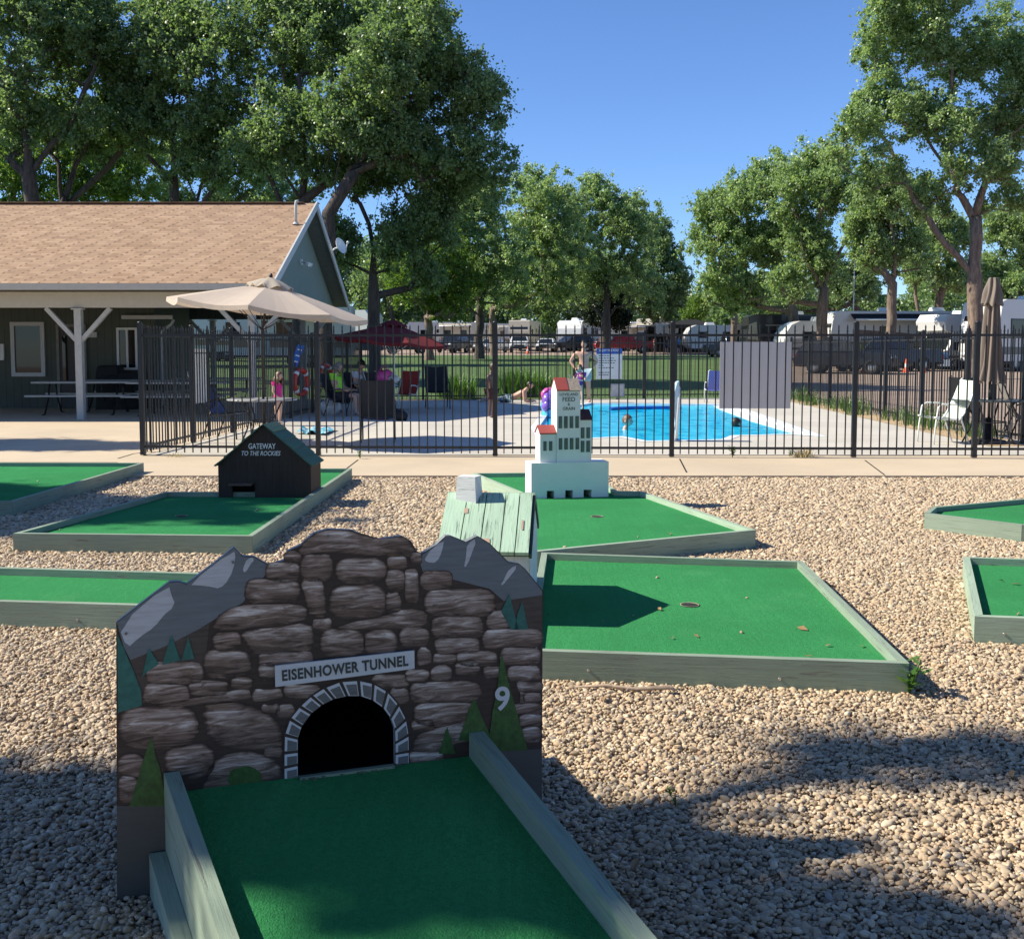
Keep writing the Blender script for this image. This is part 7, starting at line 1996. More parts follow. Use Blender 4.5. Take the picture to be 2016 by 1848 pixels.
def sublobes(c, r, n, rs, k=.44, shell=.70):
    out = [(np.array(c), np.array(r) * .62)]
    n = int(n * 1.4); k = k * 1.02
    for i in range(n):
        d = rs.normal(size=3); d /= np.linalg.norm(d)
        if d[2] < -.55: d[2] *= -.6
        f = shell * rs.uniform(.7, 1.12)
        out.append((np.array(c) + d * np.array(r) * f, np.array(r) * k * rs.uniform(.7, 1.2)))
    return out
def make_tree(name, label, trunks, R0, lobes, nt, nl, lsize, leafm, barkm, seed, group='tall cottonwood trees', spread=.40, step=1.1, dens=1.0, cat='tree', light=(0.0, 1.0)):
    """trunks: world polylines, the first from the ground up; lobes: (centre, radii) clouds of twigs; nt twigs, nl leaves"""
    rs = np.random.RandomState(seed)
    base = Vector(trunks[0][0])
    root = thing(name, label, cat, tuple(base), 0, group)
    cap = 20000
    P = np.zeros((cap, 3)); par = np.full(cap, -1); n = 0
    def addn(p, pa):
        nonlocal n
        P[n] = p; par[n] = pa; n += 1
        return n - 1
    for ti, tr in enumerate(trunks):
        pts = [np.array(p, float) for p in tr]
        if ti == 0: last = addn(pts[0], -1)
        else: last = int(np.argmin(((P[:n] - pts[0]) ** 2).sum(1)))
        prev = P[last].copy()
        for p in pts[(1 if ti == 0 else 0):]:
            L = np.linalg.norm(p - prev); k = max(1, int(L / .8))
            for q in range(1, k + 1):
                f = q / k; pp = prev + (p - prev) * f + rs.normal(size=3) * .035 * (L if L < 2 else 1.2)
                last = addn(pp, last)
            prev = p
    ntr = n
    nt = int(nt * 3.2 * dens); nl = int(nl * 2.0); lsize *= .76
    vol = np.array([np.prod(l[1]) ** .8 for l in lobes]); vol /= vol.sum()
    T = []
    for i in rs.choice(len(lobes), nt, p=vol):
        c, r = lobes[i]
        d = rs.normal(size=3); d /= np.linalg.norm(d)
        T.append(np.array(c) + d * np.array(r) * (rs.rand() ** .40) * (1.22 if rs.rand() < .16 else 1.0))
    T = np.array(T)
    T = T[np.argsort(((T - P[min(3, ntr - 1)]) ** 2).sum(1))]
    tips = []
    tr_lo = min(int(ntr * .25), 4)
    for t_ in T:
        d = P[tr_lo:n] - t_
        dist = np.sqrt((d ** 2).sum(1)) + 1e-6; dist = dist * (1 + .9 * np.maximum(.62 + d[:, 2] / dist, 0))
        b = int(np.argmin(dist)) + tr_lo
        a = P[b]; L = np.linalg.norm(t_ - a)
        k = max(1, int(L / step)); last = b
        side = rs.normal(size=3) * .09 * L
        for q in range(1, k + 1):
            f = q / k
            pp = a + (t_ - a) * f + side * math.sin(math.pi * f) + np.array([0, 0, .10 * L * math.sin(math.pi * f)]) + rs.normal(size=3) * .04
            if n >= cap - 2: break
            last = addn(pp, last)
        tips.append(last)
    cnt = np.zeros(n)
    for t_ in tips: cnt[t_] += 1
    cnt += .02
    for i in range(n - 1, 0, -1): cnt[par[i]] += cnt[i]
    rad_ = np.maximum(R0 * (cnt / cnt[0]) ** .68, .010)
    zb = P[0, 2]
    flare = np.clip(1 - (P[:n, 2] - zb) / 1.0, 0, 1); rad_ *= 1 + .45 * flare ** 2
    kids = [[] for _ in range(n)]
    for i in range(1, n): kids[par[i]].append(i)
    mb = MB(); starts = [(0, None)]
    while starts:
        s, frm = starts.pop()
        ch = [] if frm is None else [frm]
        i = s
        while True:
            ch.append(i)
            ks = kids[i]
            if not ks: break
            m = max(ks, key=lambda q: cnt[q])
            for q in ks:
                if q != m: starts.append((q, i))
            i = m
        if len(ch) < 2: continue
        rr = [float(rad_[q]) for q in ch]
        if frm is not None: rr[0] = min(rr[0], rr[1] * 1.25)
        big = max(rr)
        mb.tube([P[q] for q in ch], rr, 10 if big > .2 else (6 if big > .06 else 4), 0, False, False)
    mb.build('trunk', barkm, root)
    # leaves
    tips = np.array(tips); C = P[tips]
    per = np.maximum(1, (nl / len(tips) * rs.gamma(2.2, 1 / 2.2, len(tips))).astype(int))
    idx = np.repeat(np.arange(len(tips)), per); N = len(idx)
    rc = spread * rs.uniform(.6, 1.5, len(tips)) * (Rsc := max(.8, lsize / .16))
    off = rs.normal(size=(N, 3)); off /= np.linalg.norm(off, axis=1)[:, None]
    off *= np.abs(rs.normal(size=N) * .62)[:, None] * rc[idx][:, None]; off[:, 2] = off[:, 2] * .95 - .12 * rc[idx]
    cpos = C[idx] + off
    u = rs.normal(size=(N, 3)); u /= np.linalg.norm(u, axis=1)[:, None]
    w_ = rs.normal(size=(N, 3)) ; v = np.cross(u, w_); v /= np.linalg.norm(v, axis=1)[:, None]
    s = lsize * rs.uniform(.65, 1.3, N)[:, None]
    droop = np.array([0, 0, -.25])
    V = np.empty((N, 4, 3), np.float32)
    V[:, 0] = cpos - u * s * .55; V[:, 1] = cpos + v * s * .42; V[:, 2] = cpos + u * s * .6 + droop * s; V[:, 3] = cpos - v * s * .42
    tone = np.clip(rs.uniform(light[0], light[1], len(tips))[idx] * .45 + rs.rand(N) * .55, 0, 1); pale = (rs.rand(N) ** 3)
    cols = np.repeat(np.stack([tone, pale, np.zeros(N)], 1), 4, axis=0)
    np_mesh('crown', V.reshape(-1, 3), np.arange(N * 4).reshape(N, 4), leafm, cols, root)
    return root
def lob(specs, Y, seed, n=9, k=.44, flat=.85):
    """specs: (px, py, rx, ry) clouds of the crown at depth Y, each broken into smaller ones"""
    rs = np.random.RandomState(seed); out = []
    for (px, py, rx, ry) in specs:
        c = GY(px, py, Y + rs.uniform(-1, 1)); s = Y / FPX
        out += sublobes(c, (rx * s, (rx + ry) / 2 * s * flat, ry * s), n, rs, k)
    return out
def tp(Y, *pts, base=True):
    out = []
    for i, p in enumerate(pts):
        q = GY(p[0], p[1], Y + (p[2] if len(p) > 2 else 0))
        if i == 0 and base: q.z = zt(Y) - .1
        out.append(tuple(q))
    return out
CT = 'cottonwood_tree'
# the dark group behind the clubhouse
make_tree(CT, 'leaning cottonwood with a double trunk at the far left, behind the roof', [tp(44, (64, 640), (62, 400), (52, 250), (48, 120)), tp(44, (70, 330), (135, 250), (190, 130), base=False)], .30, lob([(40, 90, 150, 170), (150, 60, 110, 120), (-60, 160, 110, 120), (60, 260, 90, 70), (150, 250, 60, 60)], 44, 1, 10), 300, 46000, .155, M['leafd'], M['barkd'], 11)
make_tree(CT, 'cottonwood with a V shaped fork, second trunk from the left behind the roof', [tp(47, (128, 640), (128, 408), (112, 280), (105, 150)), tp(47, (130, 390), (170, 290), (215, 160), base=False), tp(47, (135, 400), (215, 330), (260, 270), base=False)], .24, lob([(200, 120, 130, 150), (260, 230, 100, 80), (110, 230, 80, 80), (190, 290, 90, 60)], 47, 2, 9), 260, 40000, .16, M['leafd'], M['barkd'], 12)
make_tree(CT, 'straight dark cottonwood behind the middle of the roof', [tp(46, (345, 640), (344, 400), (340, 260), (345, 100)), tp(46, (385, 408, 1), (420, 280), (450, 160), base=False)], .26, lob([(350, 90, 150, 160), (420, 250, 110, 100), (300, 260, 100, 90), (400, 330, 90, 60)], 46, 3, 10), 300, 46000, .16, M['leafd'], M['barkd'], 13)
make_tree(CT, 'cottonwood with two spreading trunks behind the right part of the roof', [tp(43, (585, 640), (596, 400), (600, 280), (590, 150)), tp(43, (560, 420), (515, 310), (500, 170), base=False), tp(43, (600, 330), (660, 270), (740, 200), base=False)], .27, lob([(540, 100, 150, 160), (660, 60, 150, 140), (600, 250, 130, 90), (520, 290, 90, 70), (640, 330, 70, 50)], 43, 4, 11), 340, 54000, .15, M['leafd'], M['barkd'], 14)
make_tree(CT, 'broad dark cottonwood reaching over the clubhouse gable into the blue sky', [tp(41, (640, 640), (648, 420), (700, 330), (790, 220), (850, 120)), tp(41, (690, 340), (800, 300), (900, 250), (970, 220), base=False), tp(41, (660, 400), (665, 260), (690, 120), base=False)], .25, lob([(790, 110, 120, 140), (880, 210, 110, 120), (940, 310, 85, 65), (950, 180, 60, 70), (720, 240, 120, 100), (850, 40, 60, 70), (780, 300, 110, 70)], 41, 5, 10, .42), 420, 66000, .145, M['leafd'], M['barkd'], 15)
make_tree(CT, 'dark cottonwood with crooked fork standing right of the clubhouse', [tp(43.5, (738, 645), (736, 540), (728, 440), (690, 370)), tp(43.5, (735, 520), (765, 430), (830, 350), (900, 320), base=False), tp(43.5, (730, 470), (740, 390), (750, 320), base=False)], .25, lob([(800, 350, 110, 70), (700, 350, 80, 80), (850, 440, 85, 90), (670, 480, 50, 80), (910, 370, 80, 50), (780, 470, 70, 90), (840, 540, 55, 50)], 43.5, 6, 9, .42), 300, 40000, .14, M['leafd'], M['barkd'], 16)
# lighter trees seen through the dark group
B1_ = make_tree(CT, 'sunlit bright green tree behind the trunks at the far left', [tp(66, (80, 640), (85, 400), (90, 260))], .35, lob([(70, 330, 120, 110), (190, 320, 110, 110), (-20, 290, 100, 130), (50, 385, 110, 50), (175, 385, 100, 50)], 66, 7, 10), 260, 38000, .2, M['leafy'], M['bark'], 17)
make_tree(CT, 'sunlit bright green tree behind the middle trunks over the roof', [tp(68, (330, 640), (330, 400), (340, 300))], .35, lob([(300, 320, 110, 90), (430, 310, 110, 90), (540, 330, 100, 80), (290, 390, 110, 50), (430, 390, 110, 50), (570, 390, 100, 50)], 68, 8, 10), 260, 38000, .2, M['leaf'], M['bark'], 18)
# middle distance
make_tree(CT, 'bright green tree with low foliage behind the red umbrella', [tp(80, (845, 660), (842, 560), (835, 470)), tp(80, (843, 560), (900, 480), base=False)], .3, lob([(850, 530, 80, 100), (905, 570, 65, 60), (795, 560, 60, 80), (870, 610, 60, 35)], 80, 9, 9), 220, 30000, .2, M['leafy'], M['bark'], 19)
make_tree(CT, 'cottonwood with a thick dark trunk right of the red umbrella', [tp(84, (943, 668), (945, 580), (940, 480), (935, 400)), tp(84, (946, 600), (985, 500), base=False)], .34, lob([(935, 440, 80, 95), (985, 530, 70, 95), (885, 450, 60, 80), (960, 380, 50, 40), (930, 560, 60, 70)], 84, 10, 10), 280, 38000, .2, M['leaf'], M['barkd'], 20)
make_tree(CT, 'cottonwood with a pale leaning trunk, tall crown left of the open sky', [tp(92, (972, 670), (968, 610), (1000, 520), (1050, 420)), tp(92, (1000, 520), (1075, 460), (1100, 400), base=False)], .27, lob([(1070, 400, 75, 85), (1110, 480, 80, 100), (1030, 490, 70, 100), (1045, 355, 45, 40), (1080, 570, 75, 65), (985, 590, 50, 45)], 92, 21, 10), 300, 42000, .21, M['leaf'], M['bark'], 21)
make_tree(CT, 'rounded cottonwood with dark lower boughs in the middle of the far row', [tp(100, (1190, 668), (1195, 580), (1200, 480)), tp(100, (1195, 570), (1140, 480), base=False), tp(100, (1198, 540), (1250, 460), base=False)], .45, lob([(1190, 420, 85, 85), (1150, 500, 70, 90), (1250, 460, 70, 100), (1220, 550, 90, 75), (1170, 370, 50, 40), (1150, 580, 70, 50)], 100, 22, 10), 320, 46000, .22, M['leaf'], M['barkd'], 22)
make_tree(CT, 'dark cottonwood sloping down to the gap at the end of the far row', [tp(112, (1290, 668), (1292, 590), (1295, 520))], .4, lob([(1290, 490, 50, 80), (1325, 560, 40, 85), (1255, 570, 65, 80), (1300, 620, 50, 35)], 112, 23, 9), 240, 32000, .25, M['leafd'], M['barkd'], 23)
make_tree('spruce_tree', 'dense nearly black tree behind the rules sign', [tp(104, (1190, 668), (1190, 560))], .2, lob([(1190, 620, 55, 34), (1190, 580, 36, 30), (1190, 550, 18, 24)], 104, 24, 8), 160, 20000, .22, M['needle'], M['barkd'], 24)
make_tree('young_tree', 'small bright lime green tree in the gap of the far row', [tp(125, (1372, 668), (1372, 620))], .14, lob([(1374, 608, 34, 28), (1362, 625, 26, 22)], 125, 25, 7), 90, 9000, .24, M['leafy'], M['bark'], 25)
# right hand group
make_tree(CT, 'cottonwood with a trunk leaning left, near the middle of the right hand group', [tp(68, (1573, 660), (1560, 610), (1530, 530), (1500, 440), (1480, 380)), tp(68, (1535, 540), (1440, 480), (1410, 440), base=False), tp(68, (1510, 470), (1560, 380), base=False)], .33, lob([(1480, 390, 90, 85), (1430, 480, 75, 90), (1540, 350, 80, 60), (1510, 500, 85, 90), (1400, 410, 40, 50), (1465, 580, 70, 50), (1410, 560, 45, 50)], 68, 26, 10), 380, 56000, .18, M['leaf'], M['bark'], 26)
make_tree(CT, 'cottonwood with a knobbly trunk and a long limb reaching right', [tp(63, (1620, 662), (1618, 600), (1630, 540), (1660, 480), (1690, 410)), tp(63, (1622, 570), (1585, 510), (1570, 430), base=False)], .33, lob([(1600, 370, 80, 80), (1680, 400, 45, 45), (1570, 470, 70, 80), (1640, 320, 60, 50), (1610, 530, 60, 55), (1555, 560, 50, 50)], 63, 27, 9), 320, 44000, .17, M['leaf'], M['bark'], 27)
make_tree(CT, 'cottonwood with a straight sunlit trunk before the cream motorhome', [tp(58, (1755, 660), (1757, 560), (1762, 480), (1750, 420)), tp(58, (1760, 480), (1810, 400), base=False)], .27, lob([(1745, 430, 70, 65), (1800, 380, 60, 55), (1715, 500, 50, 55), (1795, 500, 60, 60), (1740, 360, 60, 55), (1690, 450, 40, 50)], 58, 28, 8), 240, 32000, .16, M['leaf'], M['bark'], 28)
make_tree(CT, 'tallest cottonwood at the right with a forked sunlit trunk behind the folded umbrella', [tp(47, (1920, 660), (1922, 560), (1917, 430)), tp(47, (1917, 430), (1870, 340), (1810, 250), (1770, 120), base=False), tp(47, (1918, 430), (1950, 320), (1960, 180), (1940, 40), base=False), tp(47, (1915, 540), (1860, 480), (1800, 390), (1750, 280), base=False), tp(47, (1955, 300), (2030, 240), base=False)], .33,
    lob([(1790, 100, 100, 110), (1760, 230, 90, 80), (1690, 260, 60, 55), (1850, 240, 90, 90), (1960, 110, 100, 130), (1980, 260, 90, 90), (1830, 0, 80, 90), (1740, 30, 50, 70), (1930, 350, 80, 70), (2060, 160, 90, 160), (1650, 310, 40, 40), (1830, 400, 70, 60), (1740, 340, 55, 50), (1990, 390, 60, 60)], 47, 29, 9, .43), 560, 92000, .15, M['leaf'], M['bark'], 29)
make_tree(CT, 'dark tree with a branching trunk at the right edge above the white motorhome', [tp(62, (1985, 665), (1982, 590), (1990, 500)), tp(62, (1982, 590), (2025, 500), base=False)], .34, lob([(1990, 470, 70, 80), (2040, 430, 60, 90), (1960, 550, 55, 50), (2010, 570, 60, 45), (2050, 540, 50, 60)], 62, 30, 9), 240, 34000, .17, M['leaf'], M['barkd'], 30)
make_tree(CT, 'leaning trunked tree seen between the straight trunk and the forked tree', [tp(76, (1838, 665), (1850, 590), (1870, 520), (1880, 450)), tp(76, (1815, 650), (1800, 560), base=False)], .34, lob([(1860, 470, 70, 70), (1815, 530, 55, 50), (1885, 550, 50, 45)], 76, 31, 9), 220, 28000, .19, M['leaf'], M['bark'], 31)
make_tree(CT, 'pale forked trunk tree left of the person in red', [tp(86, (1447, 668), (1445, 610), (1432, 560)), tp(86, (1446, 610), (1462, 570), base=False)], .30, lob([(1435, 540, 45, 40), (1470, 570, 45, 35), (1410, 580, 35, 35)], 86, 32, 8), 150, 18000, .2, M['leaf'], M['bark'], 32)
make_tree(CT, 'dark bushy tree between the leaning and the knobbly trunks', [tp(96, (1688, 668), (1688, 590))], .32, lob([(1670, 560, 60, 70), (1540, 590, 55, 50), (1720, 520, 40, 50)], 96, 33, 9), 220, 28000, .22, M['leafd'], M['barkd'], 33)
# more of the same kinds further along the far row, low boughs over the campers
def tree_copy(lab, src_words, px, Y, rz, k):
    src = [o for o in bpy.data.objects if src_words in (o.get('label') or '')][0]
    c = copy_tree(src); relabel(c, lab); p = GT(px, Y); p.z -= .1; c.location = p; c.rotation_euler = (0, 0, rz); c.scale = (k, k, k)
    return c
for (lb, sw_, px_, Y_, rz_, k_) in (
 ('low dark tree over the campers just right of the gable', 'sloping down to the gap', 800, 116, 1.0, .95),
 ('low dark tree over the white fifth wheel left of the beige motorhome', 'sloping down to the gap', 905, 118, 2.4, .9),
 ('low tree over the front of the beige motorhome', 'dark bushy tree', 1005, 116, 3.0, .9),
 ('low dark tree over the white rounded trailer', 'sloping down to the gap', 1105, 115, 4.1, .85),
 ('low tree over the red pickup', 'dark bushy tree', 1165, 114, 5.0, .95),
 ('low dark tree over the washing on the black canopy', 'sloping down to the gap', 1330, 120, .5, .9),
 ('tree over the white trailer left of the person in red', 'pale forked trunk', 1420, 112, 2.0, 1.2),
 ('tree over the nose of the long black motorhome', 'dark bushy tree', 1530, 88, 1.2, .8),
 ('tree over the middle of the long black motorhome', 'pale forked trunk', 1600, 84, 3.0, 1.15),
 ('dark tree between the cream motorhome and the cab over motorhome', 'dark bushy tree', 1840, 86, 4.0, .8),
 ('dark tree behind the white motorhome at the right edge', 'dark bushy tree', 1960, 84, 2.6, .85),
 ('dark tree behind the shelter posts', 'dark bushy tree', 560, 84, 2.2, .9),
 ('dark tree behind the porch corner and the red sedan', 'sloping down to the gap', 440, 90, 1.2, .9),
 ('dark tree left of the red umbrella beyond the lawn', 'dark bushy tree', 690, 92, .4, .9)):
    tree_copy(lb, sw_, px_, Y_, rz_, k_)
# unseen trees: left ones shade the greens; others added to dim the foreground
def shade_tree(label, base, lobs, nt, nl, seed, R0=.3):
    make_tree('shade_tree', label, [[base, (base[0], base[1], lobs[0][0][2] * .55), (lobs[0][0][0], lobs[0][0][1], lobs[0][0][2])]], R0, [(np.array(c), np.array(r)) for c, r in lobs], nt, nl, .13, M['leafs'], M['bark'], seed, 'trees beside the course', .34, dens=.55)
SHADE = [
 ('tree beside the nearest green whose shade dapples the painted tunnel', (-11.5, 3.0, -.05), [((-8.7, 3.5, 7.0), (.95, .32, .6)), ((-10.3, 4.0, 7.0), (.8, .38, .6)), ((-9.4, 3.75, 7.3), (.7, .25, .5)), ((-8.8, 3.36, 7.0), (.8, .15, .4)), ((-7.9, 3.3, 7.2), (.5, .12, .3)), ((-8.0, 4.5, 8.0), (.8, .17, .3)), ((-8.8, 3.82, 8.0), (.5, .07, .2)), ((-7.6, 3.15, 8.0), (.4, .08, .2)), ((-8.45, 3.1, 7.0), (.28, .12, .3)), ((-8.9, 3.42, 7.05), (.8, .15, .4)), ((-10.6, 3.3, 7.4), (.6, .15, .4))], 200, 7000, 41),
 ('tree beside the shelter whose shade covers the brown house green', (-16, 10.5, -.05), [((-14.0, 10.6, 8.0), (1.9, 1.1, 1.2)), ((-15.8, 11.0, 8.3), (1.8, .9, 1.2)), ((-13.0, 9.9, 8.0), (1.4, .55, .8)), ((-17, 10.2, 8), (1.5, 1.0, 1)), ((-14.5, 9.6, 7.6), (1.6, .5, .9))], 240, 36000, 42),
 ('tree before the patio whose shade lies on the peach concrete', (-19, 17.4, -.05), [((-17.6, 17.5, 8.4), (1.6, .8, 1.0)), ((-19, 17.9, 8.6), (1.5, .7, 1.0)), ((-16.9, 17.0, 8.2), (1.0, .5, .7))], 130, 14000, 43),  # added crown stands in for the roof-like shape shading the patio
 ('tree whose boughs hang over the photographer at the start of the course', (-2.5, -3.2, -.05), [((-1.2, -1.2, 7.6), (3.4, 2.2, 1.5)), ((2.0, -1.8, 8.0), (2.8, 2.2, 1.5)), ((-4.5, -1.4, 7.8), (2.4, 2.2, 1.4)), ((0, .6, 8.6), (2.6, 1.0, 1.0)), ((-2.5, -3.2, 9.5), (4, 3, 2)), ((4.8, -.6, 7.5), (2.6, 2.0, 1.5)), ((-6.5, -1.2, 6.5), (1.6, 2.0, 2.2)), ((1, 3.5, 10.5), (4.6, 3.4, 1.5)), ((5, 4, 10.6), (4, 3.2, 1.5)), ((-3.2, 2.2, 10), (2.4, 3, 1.3)), ((2, .5, 10), (4, 2.5, 1.3))], 420, 90000, 44),  # added overhead canopy, cuts sky light on the foreground
 ('tall tree behind the start of the course', (3.5, -9, -.05), [((3.5, -9, 8), (4.5, 3.2, 3)), ((1, -8.5, 5), (2.8, 2.2, 2.2)), ((6, -9.5, 5.2), (2.8, 2.2, 2.2)), ((3.5, -9, 12), (3.2, 2.6, 2.4))], 260, 44000, 45)]  # added behind the camera to darken faces turned towards it
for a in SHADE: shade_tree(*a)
_src = [o for o in bpy.data.objects if o.get('label') == 'tall tree behind the start of the course'][0]
for (lb, x, y, k) in (('added unseen tree second to the left behind the start of the course', -5, -10, 1.05), ('added unseen tree third to the left behind the start of the course', -13, -8, 1.1), ('added unseen tree second to the right behind the start of the course', 12, -8, 1.1), ('added unseen tree farthest right behind the start of the course', 20, -5, 1.0)):  # more unseen trees added to block sky light from behind
    c = copy_tree(_src); relabel(c, lb); c.location = (x, y, -.05); c.rotation_euler = (0, 0, x); c.scale = (k,) * 3

# far wood: one mass
def woodland():
    rs = np.random.RandomState(77)
    Vs, Cs = [], []
    V2, F2 = [], []
    for k in range(130):
        x = -120 + 250 * k / 129 + rs.uniform(-2, 2); y = rs.uniform(150, 185)
        pxx = PX0 + x / y * FPX
        top = np.interp(pxx, [-600, 0, 600, 900, 1150, 1300, 1370, 1420, 1560, 1680, 1720, 1765, 1800, 1900, 2100, 2600], [380, 380, 420, 450, 440, 520, 585, 590, 520, 500, 575, 590, 560, 500, 470, 430])
        h = (HOR - top) / FPX * y + 1.55 - zt(y); h *= rs.uniform(.85, 1.02)
        zb = zt(y)
        for q in range(11):
            c = np.array([x + rs.uniform(-2.8, 2.8), y + rs.uniform(-2, 2), zb + h * rs.uniform(.06, .88)])
            r = np.array([2.3, 2.3, 1.9]) * rs.uniform(.7, 1.25)
            N = 420; d = rs.normal(size=(N, 3)); d /= np.linalg.norm(d, axis=1)[:, None]
            p = c + d * r * (rs.rand(N) ** .45)[:, None]; p[:, 2] = np.minimum(p[:, 2], zb + h)
            u = rs.normal(size=(N, 3)); u /= np.linalg.norm(u, axis=1)[:, None]; v = np.cross(u, rs.normal(size=(N, 3))); v /= np.linalg.norm(v, axis=1)[:, None]
            s = .42 * rs.uniform(.6, 1.3, N)[:, None]
            Q = np.stack([p - u * s * .55, p + v * s * .42, p + u * s * .6, p - v * s * .42], 1); Vs.append(Q.reshape(-1, 3))
            tone = np.clip(rs.uniform(0, .7) + rs.rand(N) * .3, 0, 1); Cs.append(np.repeat(np.stack([tone, rs.rand(N) ** 4, tone * 0], 1), 4, axis=0))
        mbt.tube([(x, y, zb - .2), (x + rs.uniform(-.6, .6), y, zb + h * .35), (x + rs.uniform(-1.5, 1.5), y, zb + h * .75)], [.35, .25, .08], 6)
    V = np.concatenate(Vs); C = np.concatenate(Cs); nq = len(V) // 4
    nt_ = len(mbt.v)
    allv = np.concatenate([V, np.array(mbt.v)]); quads = np.concatenate([np.arange(nq * 4).reshape(nq, 4), np.array([f for f in mbt.f if len(f) == 4]) + nq * 4])
    mi = np.concatenate([np.zeros(nq, int), np.ones(len(quads) - nq, int)])
    o = np_mesh('woodland', allv, quads, [M['leafd'], M['barkd']], np.concatenate([C, np.zeros((nt_, 3))]), mi=mi)
    o['kind'] = 'stuff'; tag(o, 'dark mass of far trees behind the campers', 'woodland')
mbt = MB(); woodland()

# ================================================================== small plants
M['blade'] = m_leaf('lily_leaves', (.035, .085, .018), (.09, .17, .04), .3); M['dry'] = m_leaf('dry_grass', (.22, .17, .08), (.42, .34, .18), .3); M['weed'] = m_leaf('weed_leaves', (.05, .13, .02), (.11, .22, .04), .35)
def blades(name, label, p, n, h, w_, spreadr, mat, seed, group=None, cat='plant', lean=.6):
    rs = random.Random(seed); mb = MB(); p = Vector(p)
    for k in range(n):
        a = rs.uniform(0, 6.28); r = spreadr * rs.random() ** .6 * .5; b = p + Vector((math.cos(a) * r, math.sin(a) * r, 0))
        a2 = a + rs.uniform(-.6, .6); d = Vector((math.cos(a2), math.sin(a2), 0)); H = h * rs.uniform(.55, 1.1); ln = lean * rs.uniform(.3, 1.2) * H
        sd = Vector((-d.y, d.x, 0)); pts = []
        for i in range(5):
            f = i / 4; c = b + d * ln * f ** 1.7 + Vector((0, 0, H * (f - .30 * f ** 3 * lean * 1.3))); ww = w_ * (1 - f * .92) * (.6 + .8 * f * (1 - f) * 2)
            pts += [c - sd * ww, c + sd * ww]
        tone = rs.random()
        mb.add(pts, [(2 * i, 2 * i + 1, 2 * i + 3, 2 * i + 2) for i in range(4)], 0, None, False, (tone, rs.random() ** 3, 0))
    root = thing(name, label, cat, tuple(p), 0, group)
    mb.build('leaves', mat, root)
    return root
FR = 'lily clumps along the parking lot fence'
rdv = (BB - B_).normalized()
lil = ['tall lily clump at the far corner beside the grey panel', 'lily clump second from the grey panel along the lot fence', 'low lily clump where the lot fence meets the shade', 'full lily clump behind the front post right of the panel', 'arching lily clump halfway along the lot fence', 'thin lily clump with long bent blades at the lot fence', 'broad lily clump left of the pale green chair', 'lily clump right behind the pale green chair back', 'dark lily clump behind the glass table', 'lily clump at the right edge under the folded umbrella']
for k, lb in enumerate(lil):
    f = .93 - k * .082; q = B_ + (BB - B_) * f
    q = Vector((q.x - .28 + .1 * math.sin(k * 2.3), q.y + .3 * math.sin(k * 1.7), DZ))
    blades('lily_clump', lb, q, 80, .50 + .14 * math.sin(k * 1.9), .013, .85, M['blade'], 100 + k, FR)
mulch = [(B_ + (BB - B_) * f) for f in (.1, 1.0)]
area('mulch_strip', [(mulch[0].x - .75, mulch[0].y), (mulch[0].x + .1, mulch[0].y), (mulch[1].x + .05, mulch[1].y), (mulch[1].x - .55, mulch[1].y)], .036, plain('straw_mulch', (.42, .30, .17), .95, var=.45, scale=14))
for (lb, px_, py_, h_) in (('leafy shrub outside the far fence by the black chair', 893, 786, .9), ('pale green shrub outside the far fence left of the lying sunbather', 1015, 781, 1.1), ('wide green shrub outside the far fence behind the lying sunbather', 1052, 781, 1.0), ('small dark shrub at the far fence left of the toy elevator', 1098, 784, .45)):
    q = GZ(px_, py_, DZ); q.y = max(q.y, 33.2 if px_ < 1100 else 33.0) + .6
    blades('fence_shrub', lb, q, 260, h_, .03, 1.3, M['weed'] if h_ > .5 else M['blade'], px_, 'shrubs at the far fence', 'shrub', .45)
def weed(label, px, py, n, h, z=0.0, seed=1):
    p = GZ(px, py, z); rs = random.Random(seed); root = thing('weed', label, 'weed', tuple(p), 0, 'weeds in the gravel and pavement')
    mb = MB(); st = MB()
    for k in range(n):
        a = rs.uniform(0, 6.28); top = p + Vector((math.cos(a) * h * .3, math.sin(a) * h * .3, h * rs.uniform(.6, 1.0)))
        st.tube([p, p.lerp(top, .5) + Vector((0, 0, .1 * h)), top], .002 + h * .01, 5)
        for q in range(6):
            c = p.lerp(top, .25 + .75 * q / 5); a3 = a + q * 2.2; d = Vector((math.cos(a3), math.sin(a3), .35)); sd = Vector((-d.y, d.x, 0)); L = h * rs.uniform(.28, .45)
            vv = [c, c + d * L * .35 + sd * L * .22, c + d * L * .7 + sd * L * .16 + Vector((0, 0, .02 * L)), c + d * L, c + d * L * .7 - sd * L * .16, c + d * L * .35 - sd * L * .22]
            mb.add(vv, [(0, 1, 5), (1, 2, 4, 5), (2, 3, 4)], 0, None, False, (rs.random(), rs.random() ** 2, 0))
    mb.build('leaves', M['weed'], root); st.build('stem', M['weed'], root)
weed('leafy green weed at the near corner of the largest putting deck', 1789, 1366, 5, .17, 0, 3)
weed('small weed in the sidewalk joint left of the toy elevator', 709, 903, 4, .12, .03, 4)
weed('small green weed at the fence foot under the grey panel', 1442, 900, 4, .17, .03, 5)
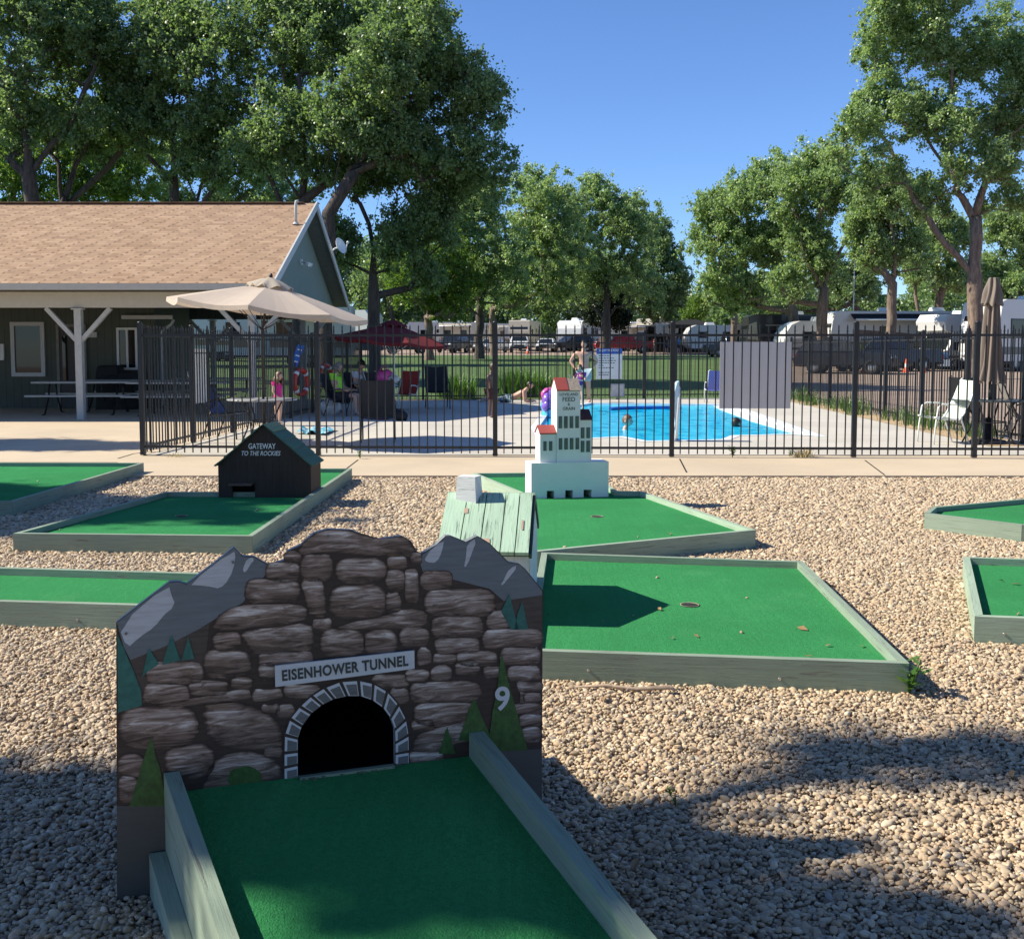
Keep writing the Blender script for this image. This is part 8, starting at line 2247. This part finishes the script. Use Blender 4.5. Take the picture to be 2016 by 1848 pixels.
weed('low weed left of the dry grass tuft at the fence foot', 1555, 899, 4, .10, .03, 6)
weed('tiny weed in the shaded gravel right of the ramp', 1320, 1565, 3, .035, 0, 7)
weed('tiny weed in the gravel at the edge of the board shadow', 1330, 1585, 3, .03, 0, 8)
blades('grass_tuft', 'dry yellow grass tuft at the fence foot on the sidewalk', GZ(1580, 900, .03), 110, .22, .006, .32, M['dry'], 61, None, 'grass tuft', .9)
blades('grass_tuft', 'dead grass at the foot of the fence corner post', GZ(345, 899, .03), 40, .09, .005, .3, M['dry'], 62, None, 'grass tuft', .9)
sk = MB(); a, b = GZ(1132, 1352, .016), GZ(1330, 1359, .018); sk.tube([a, a.lerp(b, .3) + Vector((0, .02, .006)), a.lerp(b, .6) + Vector((0, -.012, .004)), b.lerp(a, .05) + Vector((0, .01, .012)), b], [.005, .008, .009, .011, .007], 8)
sk.tube([a.lerp(b, .55), a.lerp(b, .5) + Vector((0, -.05, .01))], .004, 6)
tag(sk.build('stick', plain('dry_stick', (.36, .27, .2), .9, var=.4, scale=30)), 'dry stick lying along the foot of the largest putting deck', 'stick')
make_gravel(HOLES)
# dry leaves and bark bits blown over the gravel and the greens
rs = random.Random(19); lm = MB()
for k in range(60):
    y = rs.uniform(2.7, 12.5) if k > 34 else rs.uniform(2.7, 6); x = rs.uniform(-.5, .5) * y; L = rs.uniform(.012, .034)
    on = any(inside(h, np.array([[x, y, 0.]]))[0] for h in HOLES)
    if on and y < 4.3: continue
    c = Vector((x, y, .104 if on else .018)); a = rs.uniform(0, 6.28); d = Vector((math.cos(a), math.sin(a), rs.uniform(-.2, .3))); sd = Vector((-d.y, d.x, rs.uniform(-.4, .4))) * .4
    lm.add([c - d * L, c + sd * L, c + d * L, c - sd * L + Vector((0, 0, .3 * L))], [(0, 1, 2), (0, 2, 3)], 0)
tag(lm.build('leaf_litter', plain('dry_leaf', (.24, .15, .07), .9, var=.5, scale=2)), 'small dry leaves scattered over the gravel and greens', 'leaf litter', None, 'stuff')
